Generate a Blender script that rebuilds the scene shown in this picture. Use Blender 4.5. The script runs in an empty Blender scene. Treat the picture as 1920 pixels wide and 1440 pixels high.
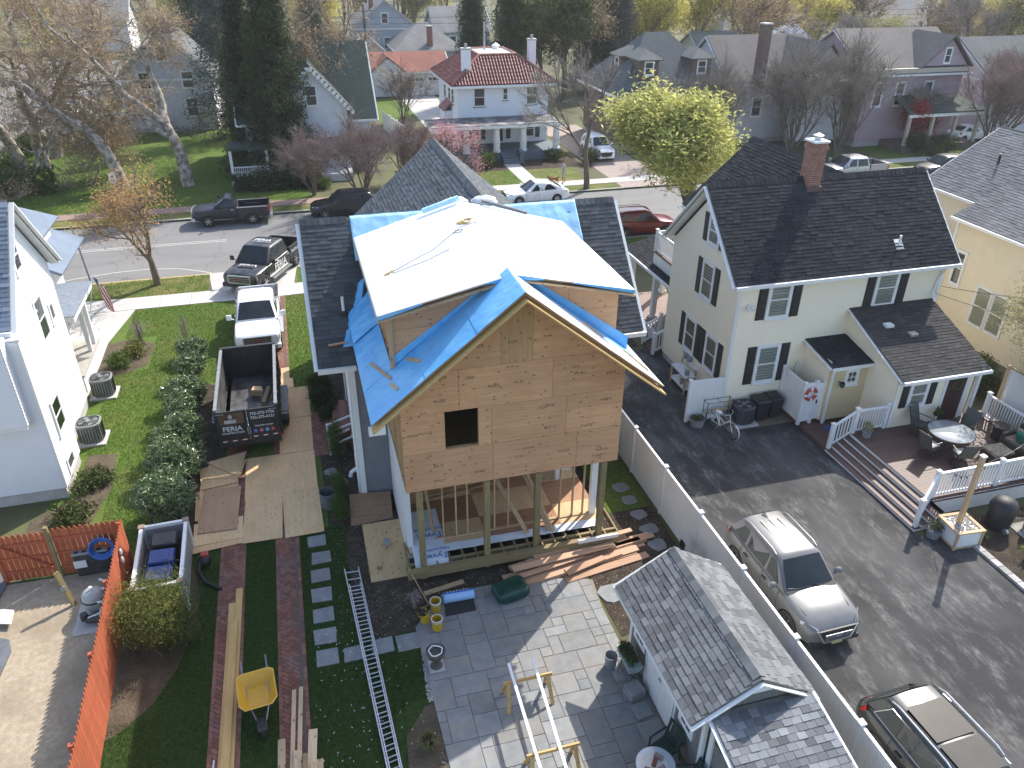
import bpy, bmesh, math, random
import numpy as np
from mathutils import Vector, Matrix
R = math.radians
random.seed(7)
scene = bpy.context.scene
C = scene.collection
# ---------------------------------------------------------------- camera
CAM_H, PITCH, ROLL, YAW, FPX = 16.4, 29.65, 0.5, 15.75, 1460.0
cp, sp = math.cos(R(PITCH)), math.sin(R(PITCH)); cy, sy = math.cos(R(YAW)), math.sin(R(YAW))
_f = Vector((sy*cp, cy*cp, -sp)); _r = Vector((cy, -sy, 0)); _u = _r.cross(_f)
cr, sr = math.cos(R(ROLL)), math.sin(R(ROLL))
_rr = cr*_r + sr*_u; _uu = -sr*_r + cr*_u
cam = bpy.data.cameras.new('camera'); camo = bpy.data.objects.new('camera', cam); C.objects.link(camo)
cam.sensor_width = 36; cam.lens = 36*FPX/1920; cam.clip_end = 3000; cam.clip_start = .1
m = Matrix((_rr, _uu, -_f)).transposed().to_4x4(); m.translation = (0, 0, CAM_H); camo.matrix_world = m
scene.camera = camo
def gp(x, y, z=0.0):
 "ground (or height z) point seen at photo pixel x, y"
 d = _rr*((x-960)/FPX) + _uu*(-(y-720)/FPX) + _f
 t = (z-CAM_H)/d.z
 return Vector((d.x*t, d.y*t, z))
# ---------------------------------------------------------------- world, sun, exposure
SUN_EL, SUN_AZ = 42.5, 49.0
w = bpy.data.worlds.new('World'); scene.world = w; w.use_nodes = True
nt = w.node_tree; bg = nt.nodes['Background']
sky = nt.nodes.new('ShaderNodeTexSky'); sky.sky_type = 'NISHITA'; sky.sun_disc = False
sky.sun_elevation = R(SUN_EL); sky.sun_rotation = R(SUN_AZ); sky.air_density = 1.0; sky.dust_density = 1.6; sky.ozone_density = .2
nt.links.new(sky.outputs[0], bg.inputs[0]); bg.inputs[1].default_value = 0.15
sl = bpy.data.lights.new('sun', 'SUN'); sl.energy = 3.2; sl.angle = R(.53); sl.color = (1, .955, .88)
so = bpy.data.objects.new('sun', sl); C.objects.link(so)
sdir = Vector((math.sin(R(SUN_AZ))*math.cos(R(SUN_EL)), math.cos(R(SUN_AZ))*math.cos(R(SUN_EL)), math.sin(R(SUN_EL))))
so.rotation_euler = (-sdir).to_track_quat('-Z', 'Y').to_euler(); so.location = (40, 40, 60)
vs = scene.view_settings; vs.view_transform = 'Standard'; vs.look = 'None'; vs.gamma = 1; vs.exposure = 1.08
try: vs.use_curve_mapping = False
except Exception: pass
# ---------------------------------------------------------------- materials
MATS = {}
def _mix(nt, fac, a, b):
 n = nt.nodes.new('ShaderNodeMix'); n.data_type = 'RGBA'
 if isinstance(fac, (int, float)): n.inputs[0].default_value = fac
 else: nt.links.new(fac, n.inputs[0])
 for s, v in ((6, a), (7, b)):
  if isinstance(v, (tuple, list)): n.inputs[s].default_value = (*v[:3], 1)
  else: nt.links.new(v, n.inputs[s])
 return n.outputs[2]
def _math(nt, op, a, b=None, clamp=False):
 n = nt.nodes.new('ShaderNodeMath'); n.operation = op; n.use_clamp = clamp
 for i, v in enumerate((a, b)):
  if v is None: continue
  if isinstance(v, (int, float)): n.inputs[i].default_value = v
  else: nt.links.new(v, n.inputs[i])
 return n.outputs[0]
def _ramp(nt, src, lo, hi):
 n = nt.nodes.new('ShaderNodeMapRange'); nt.links.new(src, n.inputs[0]); n.inputs[1].default_value = lo; n.inputs[2].default_value = hi
 return n.outputs[0]
def _noise(nt, scale, detail=4, sc=(1, 1, 1), rough=.55, co=None, off=None):
 tc = nt.nodes.new('ShaderNodeTexCoord'); mp = nt.nodes.new('ShaderNodeMapping'); mp.inputs[3].default_value = sc
 nt.links.new(co or tc.outputs['Object'], mp.inputs[0])
 if off is not None: nt.links.new(off, mp.inputs[1])
 n = nt.nodes.new('ShaderNodeTexNoise'); n.inputs['Scale'].default_value = scale; n.inputs['Detail'].default_value = detail; n.inputs['Roughness'].default_value = rough
 nt.links.new(mp.outputs[0], n.inputs[0])
 return n.outputs[0]
def _rand(nt):
 g = nt.nodes.new('ShaderNodeNewGeometry'); o = nt.nodes.new('ShaderNodeObjectInfo')
 a = _math(nt, 'ADD', g.outputs['Random Per Island'], o.outputs['Random'])
 return _math(nt, 'FRACT', a)
def newmat(name):
 m = bpy.data.materials.new(name); m.use_nodes = True
 return m, m.node_tree, m.node_tree.nodes['Principled BSDF']
def _bump(nt, b, src, strength, dist=.02):
 n = nt.nodes.new('ShaderNodeBump'); n.inputs['Strength'].default_value = strength; n.inputs['Distance'].default_value = dist
 nt.links.new(src, n.inputs['Height']); nt.links.new(n.outputs[0], b.inputs['Normal'])
def pm(name, c1, c2=None, scale=6, sc=(1, 1, 1), rough=.7, lo=.35, hi=.65, bump=0, bscale=40, bsc=(1, 1, 1), metal=0, rnd=0, c3=None, s3=1.2, amt3=.5, coat=0, spec=.5, trans=0, detail=5, bdist=.02, sheen=0):
 "noise-mottled principled material; rnd = colour spread from piece to piece"
 if name in MATS: return MATS[name]
 m, nt, b = newmat(name)
 b.inputs['Roughness'].default_value = rough; b.inputs['Metallic'].default_value = metal
 b.inputs['Coat Weight'].default_value = coat; b.inputs['Coat Roughness'].default_value = .05; b.inputs['Specular IOR Level'].default_value = spec
 b.inputs['Base Color'].default_value = (*c1, 1)
 col = None
 r = _rand(nt) if rnd else None
 off = None
 if rnd:
  cmb = nt.nodes.new('ShaderNodeCombineXYZ'); nt.links.new(_math(nt, 'MULTIPLY', r, 37.0), cmb.inputs[0]); nt.links.new(_math(nt, 'MULTIPLY', r, 91.0), cmb.inputs[1]); off = cmb.outputs[0]
 if c2 is not None:
  col = _mix(nt, _ramp(nt, _noise(nt, scale, detail, sc, off=off), lo, hi), c1, c2)
 if c3 is not None:
  f = _math(nt, 'MULTIPLY', _ramp(nt, _noise(nt, s3, 3), .45, .68), amt3)
  col = _mix(nt, f, col if col else c1, c3)
 if rnd:
  h = nt.nodes.new('ShaderNodeHueSaturation'); h.inputs['Saturation'].default_value = 1
  nt.links.new(_math(nt, 'ADD', _math(nt, 'MULTIPLY', r, 2*rnd), 1-rnd), h.inputs['Value'])
  if col: nt.links.new(col, h.inputs['Color'])
  else: h.inputs['Color'].default_value = (*c1, 1)
  col = h.outputs[0]
 if col: nt.links.new(col, b.inputs['Base Color'])
 if bump: _bump(nt, b, _noise(nt, bscale, 4, bsc), bump, bdist)
 if trans:
  tr = nt.nodes.new('ShaderNodeBsdfTranslucent'); mx = nt.nodes.new('ShaderNodeMixShader'); mx.inputs[0].default_value = trans
  if col: nt.links.new(col, tr.inputs[0])
  else: tr.inputs[0].default_value = (*c1, 1)
  nt.links.new(b.outputs[0], mx.inputs[1]); nt.links.new(tr.outputs[0], mx.inputs[2])
  nt.links.new(mx.outputs[0], nt.nodes['Material Output'].inputs[0])
 MATS[name] = m
 return m
def glassmat(name, tint=(.9, .95, .95), refl=1.0):
 if name in MATS: return MATS[name]
 m, nt, b = newmat(name)
 t = nt.nodes.new('ShaderNodeBsdfTransparent'); t.inputs[0].default_value = (*tint, 1)
 g = nt.nodes.new('ShaderNodeBsdfGlossy'); g.inputs['Roughness'].default_value = .03
 f = nt.nodes.new('ShaderNodeFresnel'); f.inputs[0].default_value = 1.52
 mx = nt.nodes.new('ShaderNodeMixShader'); nt.links.new(_math(nt, 'MULTIPLY', f.outputs[0], refl), mx.inputs[0])
 nt.links.new(t.outputs[0], mx.inputs[1]); nt.links.new(g.outputs[0], mx.inputs[2]); nt.links.new(mx.outputs[0], nt.nodes['Material Output'].inputs[0])
 MATS[name] = m
 return m
def woodmat(name, c1, c2, knot=(.12, .06, .03), axis=0, gs=2.2, rnd=.12, knots=True, rough=.75):
 "board or plywood: grain stretched along one axis, dark knots"
 if name in MATS: return MATS[name]
 m, nt, b = newmat(name); b.inputs['Roughness'].default_value = rough
 r = _rand(nt); cmb = nt.nodes.new('ShaderNodeCombineXYZ')
 for i, k in enumerate((31., 17., 53.)): nt.links.new(_math(nt, 'MULTIPLY', r, k), cmb.inputs[i])
 sc = [9., 9., 9.]; sc[axis] = .55
 g = _noise(nt, gs, 6, sc, .6, off=cmb.outputs[0])
 col = _mix(nt, _ramp(nt, g, .3, .7), c1, c2)
 col = _mix(nt, _math(nt, 'MULTIPLY', _ramp(nt, _noise(nt, 1.1, 3, off=cmb.outputs[0]), .35, .7), .35), col, tuple(x*.72 for x in c2))
 if knots:
  tc = nt.nodes.new('ShaderNodeTexCoord'); sx = nt.nodes.new('ShaderNodeSeparateXYZ'); nt.links.new(tc.outputs['Object'], sx.inputs[0]); cc = nt.nodes.new('ShaderNodeCombineXYZ')
  o2 = [i for i in range(3) if i != axis]; rr = _math(nt, 'MULTIPLY', r, 13.0)
  nt.links.new(_math(nt, 'ADD', _math(nt, 'MULTIPLY', sx.outputs[axis], 2.6), rr), cc.inputs[0]); nt.links.new(_math(nt, 'ADD', _math(nt, 'MULTIPLY', _math(nt, 'ADD', sx.outputs[o2[0]], sx.outputs[o2[1]]), 4.6), rr), cc.inputs[1])
  v = nt.nodes.new('ShaderNodeTexVoronoi'); v.voronoi_dimensions = '2D'; v.inputs['Scale'].default_value = 1.0; nt.links.new(cc.outputs[0], v.inputs[0])
  k = _ramp(nt, v.outputs['Distance'], .135, .06)
  keep = _ramp(nt, _noise(nt, 2.3, 2, off=cmb.outputs[0]), .44, .56)
  col = _mix(nt, _math(nt, 'MULTIPLY', _math(nt, 'MULTIPLY', k, keep), .8), col, knot)
 h = nt.nodes.new('ShaderNodeHueSaturation'); nt.links.new(col, h.inputs['Color']); nt.links.new(_math(nt, 'ADD', _math(nt, 'MULTIPLY', r, 2*rnd), 1-rnd), h.inputs['Value'])
 nt.links.new(h.outputs[0], b.inputs['Base Color']); _bump(nt, b, g, .25, .004)
 MATS[name] = m
 return m
def paint(name, c, rough=.32, metal=.0, coat=.5):
 return pm(name, c, tuple(min(1, x*1.12+.004) for x in c), scale=3, rough=rough, metal=metal, coat=coat)
def shinglemat(name, dark, light, rnd=.3):
 if name in MATS: return MATS[name]
 m, nt, b = newmat(name); b.inputs['Roughness'].default_value = .95; b.inputs['Specular IOR Level'].default_value = .08
 r = _rand(nt); gr = _noise(nt, 90, 3, rough=.7)
 col = _mix(nt, _ramp(nt, gr, .3, .7), dark, light)
 col = _mix(nt, _math(nt, 'MULTIPLY', _ramp(nt, _noise(nt, .7, 4), .4, .7), .3), col, tuple(x*1.35 for x in light))
 h = nt.nodes.new('ShaderNodeHueSaturation'); nt.links.new(col, h.inputs['Color']); nt.links.new(_math(nt, 'ADD', _math(nt, 'MULTIPLY', r, 2*rnd), 1-rnd), h.inputs['Value'])
 nt.links.new(h.outputs[0], b.inputs['Base Color']); _bump(nt, b, gr, .4, .006)
 MATS[name] = m
 return m
# ---------------------------------------------------------------- mesh building
OFF = {}
class MB:
 def __init__(s, M=None): s.v = []; s.f = []; s.M = M
 def add(s, vs, fs):
  n = len(s.v)
  if s.M is not None: vs = [tuple(s.M @ Vector(p)) for p in vs]
  s.v += [tuple(p) for p in vs]; s.f += [tuple(i+n for i in f) for f in fs]
  return s
 def bx(s, x0, y0, z0, x1, y1, z1):
  return s.add([(x0,y0,z0),(x1,y0,z0),(x1,y1,z0),(x0,y1,z0),(x0,y0,z1),(x1,y0,z1),(x1,y1,z1),(x0,y1,z1)], [(0,3,2,1),(4,5,6,7),(0,1,5,4),(1,2,6,5),(2,3,7,6),(3,0,4,7)])
 def beam(s, p, q, w, h, up=(0, 0, 1)):
  p, q = Vector(p), Vector(q); d = (q-p).normalized(); a = d.cross(Vector(up))
  if a.length < 1e-4: a = d.cross(Vector((1, 0, 0)))
  a.normalize(); b = a.cross(d)
  c = [(-1,-1),(1,-1),(1,1),(-1,1)]
  vs = [o + a*(w/2*i) + b*(h/2*j) for o in (p, q) for i, j in c]
  return s.add(vs, [(0,1,2,3),(7,6,5,4),(0,4,5,1),(1,5,6,2),(2,6,7,3),(3,7,4,0)])
 def poly(s, pts): return s.add(pts, [tuple(range(len(pts)))])
 def prism(s, pts, d):
  d = Vector(d); n = len(pts); a = [Vector(p) for p in pts]; nr = Vector((0,0,0))
  for i in range(n): nr += a[i].cross(a[(i+1) % n])
  if nr.dot(d) < 0: a.reverse()
  vs = a + [p+d for p in a]
  return s.add(vs, [tuple(range(n-1, -1, -1)), tuple(range(n, 2*n))] + [(i, (i+1) % n, n+(i+1) % n, n+i) for i in range(n)])
 def tube(s, pts, rads, n=6, cap=True):
  pts = [Vector(p) for p in pts]; vs = []; fs = []
  if isinstance(rads, (int, float)): rads = [rads]*len(pts)
  ref = None
  for i, p in enumerate(pts):
   d = (pts[min(i+1, len(pts)-1)] - pts[max(i-1, 0)])
   d = d.normalized() if d.length > 1e-9 else Vector((0, 0, 1))
   if ref is None: ref = d.orthogonal().normalized()
   a = ref - d*ref.dot(d); a = a.normalized() if a.length > 1e-6 else d.orthogonal().normalized(); ref = a; b = d.cross(a)
   for k in range(n):
    t = 2*math.pi*k/n; vs.append(p + (a*math.cos(t) + b*math.sin(t))*rads[i])
  for i in range(len(pts)-1):
   for k in range(n): fs.append((i*n+k, i*n+(k+1) % n, (i+1)*n+(k+1) % n, (i+1)*n+k))
  if cap: fs.append(tuple(range(n-1, -1, -1))); fs.append(tuple(range((len(pts)-1)*n, len(pts)*n)))
  return s.add(vs, fs)
 def cyl(s, p, q, r0, r1=None, n=16): return s.tube([p, q], [r0, r0 if r1 is None else r1], n)
 def lathe(s, prof, c=(0, 0, 0), n=24, axis='z', capb=False, capt=False, a0=0, a1=2*math.pi):
  full = abs(a1-a0-2*math.pi) < 1e-6; vs = []; fs = []; m = n if full else n+1
  for r, z in prof:
   for k in range(m):
    t = a0+(a1-a0)*k/n; x, y = r*math.cos(t), r*math.sin(t)
    p = (x, y, z) if axis == 'z' else ((z, x, y) if axis == 'x' else (y, z, x))
    vs.append((p[0]+c[0], p[1]+c[1], p[2]+c[2]))
  for i in range(len(prof)-1):
   for k in range(n): fs.append((i*m+k, i*m+(k+1) % m, (i+1)*m+(k+1) % m, (i+1)*m+k))
  if capb: fs.append(tuple(range(m-1, -1, -1)))
  if capt: fs.append(tuple(range((len(prof)-1)*m, len(prof)*m)))
  return s.add(vs, fs)
 def grid(s, fn, nu, nv):
  vs = [fn(i/nu, j/nv) for j in range(nv+1) for i in range(nu+1)]
  return s.add(vs, [(j*(nu+1)+i, j*(nu+1)+i+1, (j+1)*(nu+1)+i+1, (j+1)*(nu+1)+i) for j in range(nv) for i in range(nu)])
 def ball(s, c, r, n=10, m=6, jit=0):
  rx, ry, rz = (r, r, r) if isinstance(r, (int, float)) else r
  prof = [(i/m) for i in range(m+1)]; vs = []; fs = []
  for t in prof:
   a = math.pi*t
   for k in range(n):
    b = 2*math.pi*k/n; j = 1+random.uniform(-jit, jit)
    vs.append((c[0]+rx*math.sin(a)*math.cos(b)*j, c[1]+ry*math.sin(a)*math.sin(b)*j, c[2]-rz*math.cos(a)*j))
  for i in range(m):
   for k in range(n): fs.append((i*n+k, i*n+(k+1) % n, (i+1)*n+(k+1) % n, (i+1)*n+k))
  return s.add(vs, fs)
 def mesh(s, name, mat, off=(0, 0, 0), smooth=None):
  me = bpy.data.meshes.new(name)
  if any(off): vs = [(a-off[0], b-off[1], c-off[2]) for a, b, c in s.v]
  else: vs = s.v
  me.from_pydata(vs, [], s.f)
  if mat: me.materials.append(mat)
  if smooth is not None:
   me.shade_smooth(); me.set_sharp_from_angle(angle=R(smooth))
  return me
 def build(s, name, mat, parent=None, smooth=None, bev=0, kind=None, label=None):
  off = OFF.get(parent.name, (0, 0, 0)) if parent else (0, 0, 0)
  o = bpy.data.objects.new(name, s.mesh(name, mat, off, smooth)); C.objects.link(o)
  if parent: o.parent = parent; OFF[o.name] = off
  if bev:
   b = o.modifiers.new('bevel', 'BEVEL'); b.width = bev; b.segments = 2; b.limit_method = 'ANGLE'; b.angle_limit = R(40)
  if kind: o['kind'] = kind
  if label: o['label'] = label
  return o
def tag(o, label, cat, group=None):
 o['label'] = label; o['category'] = cat
 if group: o['group'] = group
 return o
def thing(name, label, cat, loc=(0, 0, 0), rz=0, group=None, world=False):
 "Empty at a thing's base; world=True: parts are given in world coordinates"
 o = bpy.data.objects.new(name, None); C.objects.link(o); o.empty_display_size = .2
 o.location = loc; o.rotation_euler = (0, 0, rz); tag(o, label, cat, group)
 if world: OFF[o.name] = tuple(loc)
 return o
def solo(name, mb, mat, label, cat, base, group=None, smooth=None, bev=0, rz=0, world=True):
 "a thing that is one mesh; its origin at base"
 o = bpy.data.objects.new(name, mb.mesh(name, mat, base if world else (0, 0, 0), smooth)); C.objects.link(o); o.location = base; o.rotation_euler = (0, 0, rz)
 if bev:
  b = o.modifiers.new('bevel', 'BEVEL'); b.width = bev; b.segments = 2; b.limit_method = 'ANGLE'; b.angle_limit = R(40)
 return tag(o, label, cat, group)
def struct(name, mb, mat, smooth=None, kind='structure'):
 o = mb.build(name, mat, None, smooth); o['kind'] = kind
 return o
def piece(name, me, parent, M):
 "one more object sharing mesh me; M in world coordinates"
 o = bpy.data.objects.new(name, me); C.objects.link(o)
 off = OFF.get(parent.name, (0, 0, 0)) if parent else (0, 0, 0)
 o.parent = parent; M = M.copy(); M.translation -= Vector(off); o.matrix_local = M
 return o
def copy_tree(o, parent=None):
 c = o.copy(); C.objects.link(c); c.parent = parent
 for ch in o.children: copy_tree(ch, c)
 return c
def frame(o, u, v, n=None):
 u, v = Vector(u), Vector(v); n = n or u.cross(v)
 m = Matrix((u, v, n)).transposed().to_4x4(); m.translation = o
 return m
def clip_poly(poly, planes):
 "2-D polygon kept where a*x+b*y<=c for each plane"
 for a, b, c in planes:
  out = []
  for i in range(len(poly)):
   p, q = poly[i], poly[(i+1) % len(poly)]
   dp, dq = a*p[0]+b*p[1]-c, a*q[0]+b*q[1]-c
   if dp <= 0: out.append(p)
   if dp*dq < 0:
    t = dp/(dp-dq); out.append((p[0]+t*(q[0]-p[0]), p[1]+t*(q[1]-p[1])))
  poly = out
  if len(poly) < 3: return []
 return poly
TABS = {}
def shingles(roof, O, U, V, w, h, mat, tab=.30, exp=.14, nobj=0, inside=None, thick=.014):
 "overlapping shingle tabs on a slope: the nearest nobj as objects, the rest in one mesh"
 O, U, V = Vector(O), Vector(U).normalized(), Vector(V).normalized(); N = U.cross(V)
 key = (mat.name, tab, exp, thick)
 def shape(mb, u0, v0, tw, lift, M):
  l = exp*1.25; g = .004
  x0, x1 = u0+g, u0+tw-g; t0 = thick+lift
  mb.M = M
  mb.add([(x0,v0,0),(x1,v0,0),(x1,v0+l,0),(x0,v0+l,0),(x0,v0,t0),(x1,v0,t0),(x1,v0+l,.004),(x0,v0+l,.004)], [(4,5,6,7),(0,1,5,4),(1,2,6,5),(3,0,4,7)])
 M0 = frame(O, U, V)
 if key not in TABS:
  TABS[key] = []
  for k in range(4):
   mb = MB(); shape(mb, 0, 0, tab, k*.004, Matrix()); TABS[key].append(mb.mesh('shingle', mat))
 full = []; part = []
 rows = int(h/exp)
 for i in range(rows):
  v0 = i*exp; u = -random.uniform(0, tab)
  while u < w:
   tw = tab
   a, b = max(0, u), min(w, u+tab)
   if b-a > .05 and (inside is None or inside(M0 @ Vector(((a+b)/2, v0+exp/2, 0)))):
    (full if b-a > tab-1e-6 else part).append((a, v0, b-a))
   u += tab
 full.sort(key=lambda t: (M0 @ Vector((t[0], t[1], 0)) - Vector((0, 0, CAM_H))).length)
 for a, v0, tw in full[:nobj]:
  piece('shingle', random.choice(TABS[key]), roof, M0 @ Matrix.Translation((a, v0, 0)))
 mb = MB()
 for a, v0, tw in full[nobj:]+part: shape(mb, a, v0, tw, random.choice((0, .004, .008, .012)), M0)
 if mb.v:
  o = mb.build('shingle_courses', mat, roof); o['kind'] = 'stuff'
def siding(mb, O, U, w, h, N, course=.125, lap=.02, lim=None):
 "clapboard wall: tilted courses; lim(z)->(u0,u1) trims each course"
 O, U, N = Vector(O), Vector(U).normalized(), Vector(N).normalized(); Z = Vector((0, 0, 1))
 n = max(1, int(round(h/course))); c = h/n
 for i in range(n):
  z0, z1 = i*c, (i+1)*c
  a0, b0 = lim(z0) if lim else (0, w); a1, b1 = lim(z1) if lim else (0, w)
  if b0-a0 < .02: continue
  P = lambda u, z, d: O+U*u+Z*z+N*d
  mb.add([P(a0,z0,lap), P(b0,z0,lap), P(b1,z1,0), P(a1,z1,0), P(a0,z0,0), P(b0,z0,0)], [(0,1,2,3), (4,5,1,0)])
 return mb
def facing(loc, N):
 "matrix: x along the wall, y out of the wall, z up"
 N = Vector(N).normalized(); U = Vector((0, 0, 1)).cross(N)*-1
 m = Matrix((U, N, Vector((0, 0, 1)))).transposed().to_4x4(); m.translation = loc
 return m
def window(house, loc, N, wd, ht, fm, pane, blind=None, style='double', trim=.09, sill=True, dark=None, muntin=0, sillmat=None, trimtop=None):
 "loc = centre of the lower edge of the opening on the wall"
 M = facing(loc, N); mb = MB(M); t = trim; y1 = .05
 mb.bx(-wd/2-t,-.02,-t, -wd/2,y1,ht+t).bx(wd/2,-.02,-t, wd/2+t,y1,ht+t).bx(-wd/2,-.02,ht, wd/2,y1+.002,ht+t+.002).bx(-wd/2,-.02,-t, wd/2,y1+.002,0)
 s = .045
 mb.bx(-wd/2,.0,0, -wd/2+s,.042,ht).bx(wd/2-s,.0,0, wd/2,.042,ht).bx(-wd/2+s,.0,0, wd/2-s,.042,s).bx(-wd/2+s,.0,ht-s, wd/2-s,.042,ht)
 if style == 'double': mb.bx(-wd/2+s,.0,ht/2-.025, wd/2-s,.044,ht/2+.025)
 for k in range(1, muntin+1):
  x = -wd/2+wd*k/(muntin+1); mb.bx(x-.014,.02,s, x+.014,.038,ht-s)
 if muntin:
  zz = (ht*.25, ht*.75) if style == 'double' else (ht*.5,)
  for z in zz: mb.bx(-wd/2+s,.02,z-.014, wd/2-s,.039,z+.014)
 f = mb.build('window', fm, house)
 q = lambda y: MB(M).add([(-wd/2+s,y,s),(wd/2-s,y,s),(wd/2-s,y,ht-s),(-wd/2+s,y,ht-s)], [(3,2,1,0)])
 q(.032).build('pane', pane, f)
 if pane is M_glass: q(.0155).build('window_backing', dark or M_room, f)
 if blind:
  b = MB(M); n = int((ht-2*s)/.06)
  for k in range(n):
   z = s+k*.06; b.add([(-wd/2+s,.018,z),(wd/2-s,.018,z),(wd/2-s,.028,z+.05),(-wd/2+s,.028,z+.05)], [(3,2,1,0)])
  b.build('blind', blind, f)
 if sill: MB(M).bx(-wd/2-t-.03,-.02,-t-.05, wd/2+t+.03,.08,-t-.002).build('sill', sillmat or fm, f)
 return f
def shutter(house, loc, N, wd, ht, mat):
 M = facing(loc, N); mb = MB(M); s = .05
 mb.bx(-wd/2,0,0, wd/2,.028,ht)
 for z0, z1 in ((s, ht*.47), (ht*.53, ht-s)): mb.bx(-wd/2+s,.02,z0, wd/2-s,.04,z1)
 return mb.build('shutter', mat, house, bev=.006)
def text_mesh(txt, size, M, mat, name, parent, ext=.001, align='CENTER', bold=0):
 cu = bpy.data.curves.new('t', 'FONT'); cu.body = txt; cu.size = size; cu.align_x = align; cu.extrude = ext; cu.offset = bold; cu.resolution_u = 2
 o = bpy.data.objects.new('t', cu); C.objects.link(o)
 me = bpy.data.meshes.new_from_object(o.evaluated_get(bpy.context.evaluated_depsgraph_get()))
 bpy.data.objects.remove(o); bpy.data.curves.remove(cu)
 me.materials.clear(); me.materials.append(mat); me.name = name
 me.transform(M)
 off = OFF.get(parent.name, (0, 0, 0)) if parent else (0, 0, 0)
 me.transform(Matrix.Translation(-Vector(off)))
 o = bpy.data.objects.new(name, me); C.objects.link(o); o.parent = parent
 return o
def rotz(loc, a): return Matrix.Translation(loc) @ Matrix.Rotation(a, 4, 'Z')
def U(a, b): return random.uniform(a, b)
# common materials
M_white = pm('white_trim', (.78,.78,.77), (.72,.73,.72), scale=3, rough=.45)
M_vinyl = pm('white_vinyl', (.80,.80,.80), (.75,.75,.75), scale=1.5, rough=.35, c3=(.66,.66,.62), s3=2, amt3=.35)
M_glass = glassmat('window_glass', (.80,.85,.85), 1.15)
M_room = pm('unlit_room_tone', (.03,.033,.035), (.06,.06,.06), scale=2, rough=.9)  # colour of a flat dark sheet standing in for the unlit room
M_dkglass = pm('dark_pane', (.035,.042,.05), (.07,.08,.09), scale=1.5, rough=.06, spec=.8)
M_blind = pm('blind_slats', (.62,.62,.58), rough=.6)
M_black = pm('black_metal', (.018,.018,.02), (.03,.03,.03), scale=9, rough=.45)
M_rubber = pm('rubber', (.018,.018,.018), (.03,.03,.03), scale=12, rough=.8)
M_shutter = pm('shutter_black', (.016,.018,.022), (.025,.027,.03), scale=6, rough=.5)
M_alu = pm('aluminium', (.62,.64,.66), (.5,.52,.54), scale=14, rough=.35, metal=.8)
M_galv = pm('galvanised', (.27,.29,.31), (.38,.4,.41), scale=8, rough=.45, metal=.6)
M_conc = pm('concrete', (.44,.42,.39), (.52,.50,.47), scale=5, rough=.9, bump=.2, bscale=60, c3=(.36,.35,.33), s3=.9, amt3=.5)
M_brick = None
M_pine = woodmat('pine_lumber', (.60,.42,.25), (.47,.31,.17), axis=0, rnd=.16)
M_pineY = woodmat('pine_lumber_y', (.60,.42,.25), (.47,.31,.17), axis=1, rnd=.16)
M_pineZ = woodmat('pine_lumber_z', (.60,.42,.25), (.47,.31,.17), axis=2, rnd=.16)
M_treated = woodmat('treated_lumber', (.30,.23,.11), (.20,.155,.075), axis=2, rnd=.12)
M_treatedX = woodmat('treated_beam', (.36,.27,.13), (.25,.185,.09), axis=0, rnd=.12)
M_lam = woodmat('laminated_beam', (.64,.43,.17), (.53,.33,.12), axis=0, rnd=.08, knots=False)
M_ply = woodmat('plywood_sheathing', (.66,.385,.215), (.54,.285,.145), axis=0, gs=1.6, rnd=.09)
M_plyV = woodmat('plywood_upright', (.56,.35,.18), (.44,.25,.12), axis=2, gs=1.6, rnd=.06)
M_plyF = woodmat('plywood_floor_sheet', (.72,.50,.28), (.62,.40,.20), knot=(.30,.18,.09), axis=1, gs=1.6, rnd=.12)
# ================================================================ the setting
M_grass = pm('lawn_grass', (.065,.12,.018), (.13,.20,.034), scale=9, rough=.9, bump=.8, bscale=55, c3=(.17,.17,.05), s3=.55, amt3=.55, bdist=.05, spec=.2)
M_grass2 = pm('verge_grass', (.075,.11,.022), (.14,.165,.04), scale=7, rough=.9, bump=.8, bscale=55, c3=(.24,.20,.08), s3=.8, amt3=.8, bdist=.05, spec=.2)
M_soil = pm('soil_ground', (.085,.075,.045), (.11,.12,.04), scale=.5, rough=.95, bump=.5, bscale=14)
M_mulch = pm('dark_mulch', (.035,.026,.019), (.085,.065,.048), scale=30, rough=.95, bump=1, bscale=45, c3=(.13,.105,.075), s3=2.5, amt3=.5, bdist=.04, spec=.2)
M_mulchB = pm('brown_mulch', (.10,.075,.05), (.17,.135,.095), scale=22, rough=.95, bump=1, bscale=45, c3=(.07,.06,.035), s3=1.6, amt3=.7, bdist=.04, spec=.2)
M_sand = pm('sandy_earth', (.33,.265,.185), (.42,.35,.255), scale=7, rough=.95, bump=.6, bscale=35, c3=(.24,.19,.125), s3=.8, amt3=.65, bdist=.03)
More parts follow.
